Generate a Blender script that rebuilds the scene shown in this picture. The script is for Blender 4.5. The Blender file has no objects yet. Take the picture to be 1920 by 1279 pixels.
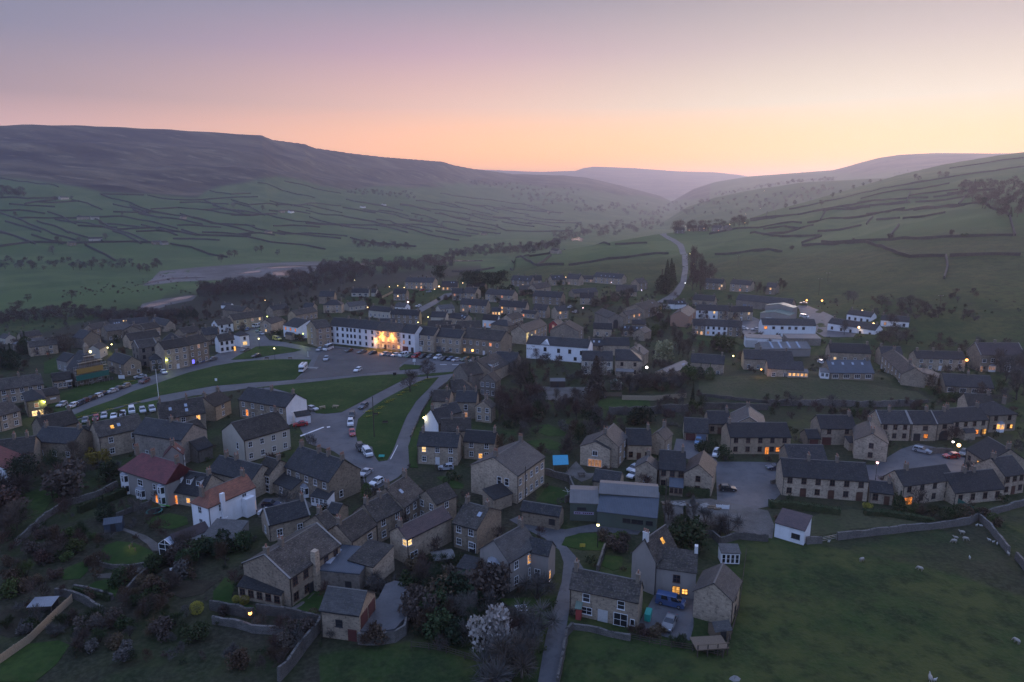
import bpy,bmesh,math,random
import numpy as np
from mathutils import Vector,Matrix,geometry,noise

# ------------------------------------------------------------------ camera, sky, sun, exposure
SC=bpy.context.scene
COL=SC.collection
PITCH=math.radians(11.9)
CAMZ=70.0
FPX=1280.0
cam_d=bpy.data.cameras.new('camera')
cam_d.sensor_width=36.0
cam_d.lens=FPX / 1920.0 * 36.0
cam_d.clip_start=1.0
cam_d.clip_end=40000.0
cam=bpy.data.objects.new('camera',cam_d)
COL.objects.link(cam)
cam.location=(0,0,CAMZ)
cam.rotation_euler=(math.pi / 2 - PITCH,0,0)
SC.camera=cam

def lin(c):
    r=[]
    for v in c[:3]:
        v=v / 255.0
        r.append(v / 12.92 if v <= 0.04045 else ((v + 0.055) / 1.055) ** 2.4)
    return tuple(r) + (1.0,)

SUN_AZ=math.radians(33.0)          # to the right of the view axis, just under the ridge
SUN_EL=math.radians(5.0)
world=bpy.data.worlds.new('World')
SC.world=world
world.use_nodes=True
wt=world.node_tree
wt.nodes.clear()
def WN(t,**k):
    n=wt.nodes.new(t)
    for a,b in k.items():
        setattr(n,a,b)
    return n
w_out=WN('ShaderNodeOutputWorld')
w_bg=WN('ShaderNodeBackground')
w_tc=WN('ShaderNodeTexCoord')
w_nm=WN('ShaderNodeVectorMath',operation='NORMALIZE')
w_sx=WN('ShaderNodeSeparateXYZ')
wt.links.new(w_tc.outputs['Generated'],w_nm.inputs[0])
wt.links.new(w_nm.outputs[0],w_sx.inputs[0])
SKY_POS=[0.0,0.05,0.12,0.19,0.255,0.5,1.0]
SKY_SUN=[(255,160,20),(255,186,48),(255,240,206),(236,220,208),(190,182,184),(152,168,210),(142,168,226)]
SKY_MID=[(255,156,56),(255,176,96),(252,202,176),(218,180,190),(162,158,176),(150,166,210),(142,168,226)]
SKY_FAR=[(222,166,146),(206,164,154),(178,156,162),(140,145,166),(126,138,163),(140,160,208),(142,168,226)]
SKY_ANTI=[(138,148,188),(150,156,194),(150,162,204),(142,164,214),(140,166,220),(140,167,224),(142,168,226)]
SKY_GAIN=[[2.6,1.75,.92,.74,.76,1.3,1.5],[3.1,2.1,1.12,.93,.90,1.3,1.5],[3.1,1.9,.95,.9,.93,1.35,1.5],[1.8,1.6,1.45,1.45,1.45,1.5,1.5]]     # offsets haze dimming near the horizon; upper and rear sky raised to fill walls
SKY_SUN,SKY_MID,SKY_FAR,SKY_ANTI=[[tuple(v * g for v in lin(c)[:3]) + (1,) for c,g in zip(r,gn)] for r,gn in zip((SKY_SUN,SKY_MID,SKY_FAR,SKY_ANTI),SKY_GAIN)]
def ramp(cols):
    r=WN('ShaderNodeValToRGB')
    el=r.color_ramp.elements
    el[0].position=SKY_POS[0]; el[0].color=cols[0]
    el[1].position=SKY_POS[-1]; el[1].color=cols[-1]
    for p,c in list(zip(SKY_POS,cols))[1:-1]:
        e=el.new(p); e.color=c
    r.color_ramp.interpolation='B_SPLINE' if False else 'LINEAR'
    wt.links.new(w_sx.outputs['Z'],r.inputs[0])
    return r
rs,rm,rf,ra=ramp(SKY_SUN),ramp(SKY_MID),ramp(SKY_FAR),ramp(SKY_ANTI)
# horizontal cosine to the sunset azimuth
w_fl=WN('ShaderNodeVectorMath',operation='MULTIPLY'); w_fl.inputs[1].default_value=(1,1,0)
w_fn=WN('ShaderNodeVectorMath',operation='NORMALIZE')
w_dt=WN('ShaderNodeVectorMath',operation='DOT_PRODUCT'); w_dt.inputs[1].default_value=(math.sin(SUN_AZ),math.cos(SUN_AZ),0)
wt.links.new(w_nm.outputs[0],w_fl.inputs[0]); wt.links.new(w_fl.outputs[0],w_fn.inputs[0]); wt.links.new(w_fn.outputs[0],w_dt.inputs[0])
w_ac=WN('ShaderNodeMath',operation='ARCCOSINE'); wt.links.new(w_dt.outputs['Value'],w_ac.inputs[0])
def mrange(a,b):
    m=WN('ShaderNodeMapRange',interpolation_type='SMOOTHSTEP')
    m.inputs['From Min'].default_value=math.radians(a); m.inputs['From Max'].default_value=math.radians(b)
    m.inputs['To Min'].default_value=1; m.inputs['To Max'].default_value=0
    wt.links.new(w_ac.outputs[0],m.inputs['Value'])
    return m
m1,m2,m3=mrange(6,46),mrange(30,80),mrange(80,140)
def wmix(f,a,b):
    m=WN('ShaderNodeMix',data_type='RGBA')
    wt.links.new(f,m.inputs[0]); wt.links.new(a,m.inputs[6]); wt.links.new(b,m.inputs[7])
    return m.outputs[2]
c0=wmix(m3.outputs[0],ra.outputs[0],rf.outputs[0])
c1=wmix(m2.outputs[0],c0,rm.outputs[0])
c2=wmix(m1.outputs[0],c1,rs.outputs[0])
wt.links.new(c2,w_bg.inputs['Color'])
w_bg.inputs['Strength'].default_value=1.0
wt.links.new(w_bg.outputs[0],w_out.inputs['Surface'])

sun_d=bpy.data.lights.new('sunset_glow','SUN')
sun_d.energy=2.0
sun_d.angle=math.radians(25.0)
sun_d.color=(1.0,0.78,0.70)
sun_o=bpy.data.objects.new('sunset_glow',sun_d)
COL.objects.link(sun_o)
sun_o.rotation_euler=Vector((-math.sin(SUN_AZ) * math.cos(SUN_EL),-math.cos(SUN_AZ) * math.cos(SUN_EL),-math.sin(SUN_EL))).to_track_quat('-Z','Y').to_euler()

vs=SC.view_settings
vs.view_transform='Standard'
vs.look='None'
vs.exposure=0.0
vs.gamma=1.0
vs.use_curve_mapping=False
SC.render.engine='CYCLES'
cy=SC.cycles
cy.use_denoising=True
cy.denoising_prefilter='NONE'
cy.denoising_input_passes='RGB_ALBEDO_NORMAL'
try:
    cy.denoiser='OPENIMAGEDENOISE'
except Exception:
    pass
cy.max_bounces=4; cy.diffuse_bounces=2; cy.glossy_bounces=2; cy.transmission_bounces=2
cy.transparent_max_bounces=8; cy.volume_bounces=1
cy.sample_clamp_indirect=4.0
cy.use_light_tree=True
cy.caustics_reflective=False; cy.caustics_refractive=False

# ------------------------------------------------------------------ terrain
SP,CP=math.sin(PITCH),math.cos(PITCH)
def ray(x,y):
    cx=(x - 960.0) / FPX; cyy=(639.5 - y) / FPX
    return Vector((cx,CP + cyy * SP,-SP + cyy * CP))
def telev(x,y):
    cx=(x - 960.0) / FPX; cyy=(639.5 - y) / FPX
    return (-SP + cyy * CP) / np.hypot(cx,CP + cyy * SP)

def fbm(x,y,seed,octv=4):
    """cheap value noise, vectorised"""
    out=np.zeros_like(x); amp=1.0; tot=0
    for o in range(octv):
        xi=np.floor(x).astype(np.int64); yi=np.floor(y).astype(np.int64)
        xf=x - xi; yf=y - yi
        xf=xf * xf * (3 - 2 * xf); yf=yf * yf * (3 - 2 * yf)
        def h(a,b):
            n=(a * 374761393 + b * 668265263 + (seed + o) * 1274126177) & 0x7fffffff
            n=((n ^ (n >> 13)) * 1103515245) & 0x7fffffff
            n=(n ^ (n >> 16)) & 0xffff
            return n / 32767.5 - 1.0
        v=(h(xi,yi) * (1 - xf) + h(xi + 1,yi) * xf) * (1 - yf) + (h(xi,yi + 1) * (1 - xf) + h(xi + 1,yi + 1) * xf) * yf
        out += v * amp; tot += amp
        amp *= 0.5; x=x * 2.03 + 17.1; y=y * 2.03 - 9.7
    return out / tot

# crest rows (pixel rows of the photograph's ridges, by column), crest distances, foot distances (metres)
RIDGES=[
    dict(rows=[(-900,262),(-300,240),(0,237),(60,234),(180,236),(330,243),(440,250),(500,254),(518,262),(578,270),(594,277),(660,287),(720,294),(832,303),(850,309),(885,316),(960,326),(1057,329),(1100,333),(1160,347),(1237,367),(1290,392),(1400,430)],
         crest=[(-900,2600),(0,2900),(500,3100),(720,3700),(960,4700),(1290,5200)],
         foot=[(-900,900),(0,900),(240,930),(480,1050),(720,1400),(960,1900),(1290,3000)],zf=-24,p=1.5,back=0.03),
    dict(rows=[(300,640),(600,560),(760,522),(860,503),(930,491),(1000,478),(1100,462),(1230,440),(1300,432),(1407,410),(1447,396),(1487,385),(1520,376),(1600,352),(1680,328),(1763,308),(1863,291),(1920,284),(2400,250),(3400,230)],
         crest=[(300,600),(760,720),(930,780),(1230,950),(1300,1010),(1407,1150),(1600,1700),(1760,1900),(1920,2000)],
         foot=[(300,560),(930,610),(1100,600),(1230,520),(1320,470),(1440,440),(1560,380),(1680,350),(1920,345),(2600,330)],zf=0,p=0.88,back=0.10),
    dict(rows=[(1240,420),(1290,388),(1340,370),(1420,354),(1493,343),(1560,338),(1700,332),(2600,320)],
         crest=[(1240,2700),(2000,2900)],foot=[(1240,2000),(2000,2000)],zf=-24,p=1.0,back=0.10),
    dict(rows=[(1180,420),(1260,378),(1300,354),(1340,341),(1400,331),(1480,325),(1557,319),(1580,313),(1603,306),(1640,296),(1680,290),(1747,287),(1850,288),(2400,280)],
         crest=[(1180,5000),(2000,5000)],foot=[(1180,3000),(2000,3100)],zf=-24,p=1.1,back=0.05),
    dict(rows=[(300,330),(800,318),(890,317),(1013,322),(1078,320),(1092,315),(1112,312),(1187,315),(1267,321),(1340,323),(1385,328),(1400,331),(2400,335)],
         crest=[(300,9000),(2400,9000)],foot=[(300,6500),(2400,6500)],zf=-15,p=1.0,back=0.0),
]
EDGE=[(-2000,330),(-200,350),(0,365),(240,380),(480,430),(600,480),(720,560),(930,640),(1100,700),(1300,760),(3000,900)]
def pts(t):
    return np.array([a for a,b in t],float),np.array([b for a,b in t],float)
def sstep(t):
    t=np.clip(t,0,1); return t * t * (3 - 2 * t)

def terrain_z(az,d):
    azc=np.clip(az,-1.25,1.25)
    xp=960 + FPX * np.tan(azc) / CP
    X=d * np.sin(az); Y=d * np.cos(az)
    edge=np.interp(xp,*pts(EDGE))
    z=-25 * sstep((d - edge) / 190.0) + 0 * d
    z=z + sstep((d - 1500) / 4000) * 8
    # river terrace, softly rolling haugh on the left
    z=z + sstep((d - edge - 60) / 150) * sstep((2200 - d) / 600) * fbm(X / 160,Y / 160,3,3) * 4.0
    for r in RIDGES:
        row=np.interp(xp,*pts(r['rows'])); cd=np.interp(xp,*pts(r['crest'])); fd=np.interp(xp,*pts(r['foot']))
        zc=CAMZ + cd * telev(xp,row)
        t=(d - fd) / (cd - fd)
        tc=np.clip(t,0,1)
        zi=r['zf'] + (zc - r['zf']) * tc ** r['p']
        zi=np.where(t > 1,zc - (d - cd) * r['back'],zi)
        rough=np.clip(tc * (1 - tc) * 4,0,1) * (t < 1)
        zi=zi + rough * (cd * 0.006) * fbm(X / (cd * 0.09),Y / (cd * 0.09),11,4)
        if r is RIDGES[0]:                # stepped limestone scars below the moor edge
            zi=zi + np.clip((tc - .45) * 4,0,1) * (t < 1) * 9 * (np.sin(tc * 34 + 1.6 * fbm(X / 500,Y / 500,41,3)) + .6 * fbm(X / 120,Y / 70,43,3)) * np.clip((1 - tc) * 6,0,1)
        zi=np.where(t < 0,-200,zi)
        zi=np.where(zc < r['zf'],-200,zi)
        z=np.maximum(z,zi)
    # village: gentle fall towards the lower left, small bumps in the paddocks
    near=sstep((600 - d) / 200)
    z=z + near * (fbm(X / 60,Y / 60,5,3) * 0.5)
    # grass bank above the retaining wall, right of the middle
    for (bx,by,sx,sy,h) in BUMPS:
        z=z + h * np.exp(-((X - bx) / sx) ** 2 - ((Y - by) / sy) ** 2)
    return z
BUMPS=[(118,252,55,13,3.5),(60,105,22,6,0.9),(85,118,26,7,0.7),(70,84,30,5,0.6),(110,100,20,8,-0.6)]

AZ=np.concatenate([np.radians(np.arange(-180,-48,4.0)),np.radians(np.arange(-48,48.01,0.15)),np.radians(np.arange(52,180.01,4.0))])
DD=np.concatenate([np.linspace(0.5,30,8),np.exp(np.linspace(math.log(34),math.log(14000),540))])
AZG,DG=np.meshgrid(AZ,DD,indexing='ij')
ZG=terrain_z(AZG,DG)
XG=DG * np.sin(AZG); YG=DG * np.cos(AZG)

_LD=np.log(DD)
def gz(x,y):
    """ground height at plan position, read from the same grid the mesh is built from"""
    d=math.hypot(x,y); a=math.atan2(x,y)
    i=int(np.searchsorted(AZ,a)) - 1; i=max(0,min(len(AZ) - 2,i))
    j=int(np.searchsorted(DD,d)) - 1; j=max(0,min(len(DD) - 2,j))
    u=(a - AZ[i]) / (AZ[i + 1] - AZ[i]); v=(d - DD[j]) / (DD[j + 1] - DD[j])
    v=min(1,max(0,v)); u=min(1,max(0,u))
    return float((ZG[i,j] * (1 - v) + ZG[i,j + 1] * v) * (1 - u) + (ZG[i + 1,j] * (1 - v) + ZG[i + 1,j + 1] * v) * u)

def at(px,py,h=0.0,dmin=40.0,dmax=12000.0):
    """where the sight line of a photo pixel meets the surface lying h metres above the ground"""
    r=ray(px,py)
    rh=math.hypot(r.x,r.y)
    d=dmin; prev=None
    while d < dmax:
        s=d / rh
        f=CAMZ + r.z * s - (gz(r.x * s,r.y * s) + h)
        if f <= 0:
            lo,hi=(prev if prev else d),d
            for _ in range(22):
                m=0.5 * (lo + hi); s=m / rh
                if CAMZ + r.z * s - (gz(r.x * s,r.y * s) + h) <= 0: hi=m
                else: lo=m
            s=hi / rh
            return Vector((r.x * s,r.y * s,CAMZ + r.z * s))
        prev=d
        d *= 1.012
    s=9000 / rh
    return Vector((r.x * s,r.y * s,gz(r.x * s,r.y * s) + h))

def gp(px,py):
    p=at(px,py); return p.x,p.y

# ------------------------------------------------------------------ material helpers
MATS={}
class NT:
    def __init__(s,name):
        s.m=bpy.data.materials.new(name); s.m.use_nodes=True
        s.t=s.m.node_tree; s.t.nodes.clear()
        s.out=s.t.nodes.new('ShaderNodeOutputMaterial')
        MATS[name]=s.m
    def n(s,typ,ins=None,**k):
        nd=s.t.nodes.new(typ)
        for a,b in k.items(): setattr(nd,a,b)
        for a,b in (ins or {}).items():
            if isinstance(b,bpy.types.NodeSocket): s.t.links.new(b,nd.inputs[a])
            else: nd.inputs[a].default_value=b
        return nd
    def mix(s,f,a,b,mode='MIX'):
        nd=s.t.nodes.new('ShaderNodeMix'); nd.data_type='RGBA'; nd.blend_type=mode
        for i,v in ((0,f),(6,a),(7,b)):
            if isinstance(v,bpy.types.NodeSocket): s.t.links.new(v,nd.inputs[i])
            elif i and not hasattr(v,'__len__'): nd.inputs[i].default_value=(v,v,v,1)
            elif i: nd.inputs[i].default_value=tuple(v)[:3] + (1,)
            else: nd.inputs[0].default_value=v
        return nd.outputs[2]
    def rng(s,v,a,b,c=0.0,d=1.0):
        return s.n('ShaderNodeMapRange',{0: v,1: a,2: b,3: c,4: d}).outputs[0]
    def noise(s,vec,scale,detail=3,rough=.6):
        return s.n('ShaderNodeTexNoise',{'Vector': vec,'Scale': scale,'Detail': detail,'Roughness': rough}).outputs[0]
    def math(s,op,a,b=0.0):
        nd=s.n('ShaderNodeMath',operation=op)
        for i,v in ((0,a),(1,b)):
            if isinstance(v,bpy.types.NodeSocket): s.t.links.new(v,nd.inputs[i])
            else: nd.inputs[i].default_value=v
        return nd.outputs[0]
    def finish(s,col,rough=.8,spec=.3,bump=None,bstr=.4,bdist=.05,metal=0.0,**extra):
        b=s.t.nodes.new('ShaderNodeBsdfPrincipled')
        def put(k,v):
            if isinstance(v,bpy.types.NodeSocket): s.t.links.new(v,b.inputs[k])
            else: b.inputs[k].default_value=(tuple(v)[:3] + (1,)) if hasattr(v,'__len__') else v
        put('Base Color',col); put('Roughness',rough); put('Specular IOR Level',spec); put('Metallic',metal)
        for k,v in extra.items(): put(k.replace('_',' '),v)
        if bump is not None:
            bn=s.n('ShaderNodeBump',{'Height': bump,'Strength': bstr,'Distance': bdist})
            s.t.links.new(bn.outputs[0],b.inputs['Normal'])
        s.t.links.new(b.outputs[0],s.out.inputs['Surface'])
        return s.m
def plain(name,col,rough=.6,spec=.3,metal=0.0,var=.12,scale=3.0):
    t=NT(name)
    o=t.n('ShaderNodeTexCoord').outputs['Object']
    nz=t.noise(o,scale,3)
    c=t.mix(t.rng(nz,.3,.7),[max(0,v * (1 - var)) for v in col],[min(1,v * (1 + var)) for v in col])
    return t.finish(c,rough,spec,metal=metal)
def emit(name,col,strength,sampled=False):
    t=NT(name)
    e=t.n('ShaderNodeEmission',{'Color': tuple(col) + (1,),'Strength': strength})
    t.t.links.new(e.outputs[0],t.out.inputs['Surface'])
    try: t.m.cycles.emission_sampling='AUTO' if sampled else 'NONE'
    except Exception: pass
    return t.m

# ------------------------------------------------------------------ object helpers
def link(name,me,mat=None,parent=None,loc=None):
    o=bpy.data.objects.new(name,me); COL.objects.link(o)
    if mat is not None and me is not None and len(me.materials) == 0:
        me.materials.append(MATS[mat] if isinstance(mat,str) else mat)
    if parent is not None: o.parent=parent
    if loc is not None: o.location=loc
    return o
def mesh(name,verts,faces,smooth=False):
    me=bpy.data.meshes.new(name)
    me.from_pydata([tuple(v) for v in verts],[],faces)
    if smooth:
        me.polygons.foreach_set('use_smooth',[True] * len(me.polygons))
    me.update()
    return me
def tag(o,label,cat,group=None,kind=None):
    if label: o['label']=label
    if cat: o['category']=cat
    if group: o['group']=group
    if kind: o['kind']=kind
    return o
def thing(name,label,cat,loc=(0,0,0),rz=0.0,group=None):
    o=bpy.data.objects.new(name,None); COL.objects.link(o)
    o.empty_display_size=0.5
    o.location=loc; o.rotation_euler=(0,0,rz)
    return tag(o,label,cat,group)
class MB:
    """collects simple solids into one mesh"""
    def __init__(s): s.v=[]; s.f=[]
    def add(s,vs,fs):
        b=len(s.v); s.v += [tuple(v) for v in vs]; s.f += [tuple(i + b for i in f) for f in fs]; return s
    def box(s,x0,x1,y0,y1,z0,z1):
        return s.add([(x0,y0,z0),(x1,y0,z0),(x1,y1,z0),(x0,y1,z0),(x0,y0,z1),(x1,y0,z1),(x1,y1,z1),(x0,y1,z1)],
                     [(0,3,2,1),(4,5,6,7),(0,1,5,4),(1,2,6,5),(2,3,7,6),(3,0,4,7)])
    def prism(s,ring,z0,z1):
        n=len(ring)
        return s.add([(p[0],p[1],z0) for p in ring] + [(p[0],p[1],z1) for p in ring],
                     [tuple(range(n - 1,-1,-1)),tuple(range(n,2 * n))] + [(i,(i + 1) % n,n + (i + 1) % n,n + i) for i in range(n)])
    def tube(s,a,b,r0,r1,n=6,caps=True):
        a=Vector(a); b=Vector(b); q=(b - a).to_track_quat('Z','Y')
        vs=[]
        for p,r in ((a,r0),(b,r1)):
            for i in range(n):
                t=2 * math.pi * i / n
                vs.append(p + q @ Vector((r * math.cos(t),r * math.sin(t),0)))
        fs=[(i,(i + 1) % n,n + (i + 1) % n,n + i) for i in range(n)]
        if caps: fs += [tuple(range(n - 1,-1,-1)),tuple(range(n,2 * n))]
        return s.add(vs,fs)
    def hull8(s,lo,hi):
        """box from two 4-corner rings (bottom, top)"""
        return s.add(list(lo) + list(hi),[(3,2,1,0),(4,5,6,7),(0,1,5,4),(1,2,6,5),(2,3,7,6),(3,0,4,7)])
    def mesh(s,name,smooth=False): return mesh(name,s.v,s.f,smooth)
    def build(s,name,mat,parent=None,smooth=False,loc=None):
        return link(name,s.mesh(name,smooth),mat,parent,loc)
# ------------------------------------------------------------------ ground sheet
MOOR=[(-900,330),(0,336),(110,352),(190,366),(280,366),(370,374),(395,358),(483,342),(520,337),(640,356),(760,352),(900,348),(1000,352),(1100,362),(1300,380)]
def build_ground():
    t=NT('grassland')
    pos=t.n('ShaderNodeNewGeometry').outputs['Position']
    at_=t.n('ShaderNodeVertexColor',layer_name='cover')
    sp=t.n('ShaderNodeSeparateColor',{0: at_.outputs[0]})
    n1=t.noise(pos,.012,4); n2=t.noise(pos,.11,4); n3=t.noise(pos,1.3,3)
    vo=t.n('ShaderNodeTexVoronoi',{'Vector': t.n('ShaderNodeMapping',{0: pos,2: (0,0,.5),3: (.006,.011,0)}).outputs[0],'Scale': 1.0})
    vr=t.n('ShaderNodeSeparateColor',{0: vo.outputs['Color']}).outputs[0]
    g=t.mix(t.rng(n1,.35,.65),(.022,.046,.012),(.040,.066,.017))
    g=t.mix(t.math('MULTIPLY',vr,.65),g,(.058,.080,.026))
    n5=t.noise(pos,.05,6,.72); n6=t.noise(pos,.3,4)
    g=t.mix(t.rng(n2,.42,.66),g,(.017,.034,.012))
    g=t.mix(t.math('MULTIPLY',t.rng(n5,.46,.58),.95),g,(.064,.074,.022))
    g=t.mix(t.math('MULTIPLY',t.rng(n6,.48,.64),.75),g,(.018,.030,.011))
    g=t.mix(t.math('MULTIPLY',t.rng(n3,.4,.75),.5),g,(.066,.076,.034))
    pas=t.mix(t.math('MULTIPLY',vr,.8),(.062,.105,.032),(.118,.145,.054))
    pas=t.mix(t.rng(t.noise(pos,.02,5),.45,.65),pas,(.058,.094,.034))
    g=t.mix(sp.outputs[2],g,pas)
    st=t.n('ShaderNodeMapping',{0: pos,3: (.35,1.0,1.0)}).outputs[0]
    q1=t.noise(st,.010,6,.7); q2=t.noise(st,.04,5,.7)
    m=t.mix(t.rng(q1,.40,.60),(.016,.011,.014),(.150,.112,.066))
    m=t.mix(t.math('MULTIPLY',t.rng(q2,.48,.62),.8),m,(.014,.011,.015))
    m=t.mix(t.math('MULTIPLY',t.rng(t.noise(st,.028,4),.58,.68),.7),m,(.22,.175,.105))
    scrub=t.mix(t.rng(n2,.35,.65),(.036,.031,.022),(.023,.026,.015))
    scrub=t.mix(t.math('MULTIPLY',t.rng(n3,.4,.7),.7),scrub,(.075,.068,.048))
    c=t.mix(sp.outputs[0],g,m)
    c=t.mix(sp.outputs[1],c,scrub)
    n4=t.noise(pos,4.0,3)
    h=t.math('ADD',t.math('MULTIPLY',n3,.8),t.math('MULTIPLY',n4,.3))
    t.finish(c,.95,.1,bump=h,bstr=.6,bdist=.35)
    na,nd=AZG.shape
    V=np.stack([XG,YG,ZG],-1).reshape(-1,3)
    idx=np.arange(na * nd).reshape(na,nd)
    q=np.stack([idx[:-1,:-1],idx[:-1,1:],idx[1:,1:],idx[1:,:-1]],-1).reshape(-1,4)
    me=bpy.data.meshes.new('ground')
    me.vertices.add(len(V)); me.vertices.foreach_set('co',V.ravel())
    me.loops.add(q.size); me.loops.foreach_set('vertex_index',q.ravel())
    me.polygons.add(len(q)); me.polygons.foreach_set('loop_start',np.arange(0,q.size,4)); me.polygons.foreach_set('loop_total',np.full(len(q),4))
    me.polygons.foreach_set('use_smooth',np.ones(len(q),bool))
    me.update(); me.validate()
    # cover mask: R heather moor, G rough scrub
    azc=np.clip(AZG,-1.25,1.25)
    xp=960 + FPX * np.tan(azc) / CP
    tan_e=(ZG - CAMZ) / np.maximum(DG,1)
    edge=np.interp(xp,*pts(EDGE))
    trow=telev(xp,np.interp(xp,*pts(MOOR)))
    n=fbm(XG / 220,YG / 220,21,4)
    moor=np.clip((tan_e - trow + n * 0.006) / 0.004,0,1) * (DG > 1200) * (xp < 1330)
    hi=np.clip((ZG - 190 + n * 40) / 40,0,1)
    moor=np.maximum(moor,hi)
    rowv=639.5 - FPX * np.tan(np.arctan(tan_e) + PITCH)
    # scrubby river corridor just below the village edge
    scr=sstep((DG - edge + 40) / 60) * sstep((edge + 420 - DG) / 120) * (xp < 900)
    fieldL=(xp < 330 - (rowv - 500) * 1.2) & (rowv < 585 - xp * 0.13)
    scr=np.where(fieldL,0,scr)
    # yards between the houses
    vil=sstep((470 - DG) / 30) * (np.abs(XG + 40) < 190) * (DG > 110) * 0.75
    vil=np.where((xp > 1400) & (rowv > 960),0,vil)
    vil=np.where((xp > 1290) & (rowv < 640),0,vil)
    scr=np.maximum(scr,vil * np.clip(.75 + fbm(XG / 9,YG / 9,31,3),0,1))
    gard=(rowv > 880) & (xp < 1010) & (DG < 240) & ~((rowv > 1190) & (xp > 540))
    scr=np.where(gard,np.maximum(scr,np.clip(.8 + .7 * fbm(XG / 7,YG / 7,33,3),0,1)),scr)
    ca=me.color_attributes.new('cover','FLOAT_COLOR','POINT')
    C=np.zeros((na * nd,4),np.float32); C[:,0]=moor.ravel(); C[:,1]=scr.ravel(); C[:,3]=1; C[:,2]=(sstep((DG - 640) / 160) * .95).ravel()
    ca.data.foreach_set('color',C.ravel())
    o=link('ground',me,'grassland')
    tag(o,'rolling green valley floor, pastures and brown moorland around the village','ground',kind='structure')
build_ground()

# ------------------------------------------------------------------ haze: the evening air of the dale
def build_haze():
    t=NT('evening_air')
    pv=t.n('ShaderNodeVolumePrincipled',{'Color': (.90,.87,1.0,1),'Density': 0.00013,'Anisotropy': 0.62,'Density Attribute': ''})
    t.t.links.new(pv.outputs[0],t.out.inputs['Volume'])
    t.m.cycles.volume_sampling='DISTANCE'
    o=MB().box(-15000,15000,-15000,15000,-60,float(ZG.max()) + 12).build('haze','evening_air')
    tag(o,'thin violet evening haze lying in the dale','haze',kind='stuff')
build_haze()
# ------------------------------------------------------------------ photo tiles: (origin x, origin y, scale)
TL=dict(A=(0,540,3.996),B=(480,540,3.996),C=(960,540,3.996),D=(1440,540,3.996),E=(0,820,3.996),F=(480,820,3.996),
          G=(960,820,3.996),H=(1440,820,3.996),I=(0,1000,4.571),J=(400,1000,4.571),K=(780,1000,4.571),L=(1040,1000,4.571),
          M=(1440,1000,4.0),N=(780,640,7.992),O=(640,500,7.992),P=(860,500,7.992),Q=(1080,500,7.992),R=(1300,520,7.992),
          S=(380,540,7.992),U=(1080,640,7.992),V=(100,580,7.992),X=(0,0,1.0),Y=(0,200,3.0),Z=(640,260,3.0),W=(1280,260,3.0))
def px(t,x,y):
    o=TL[t]; return o[0] + x / o[2],o[1] + y / o[2]

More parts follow.
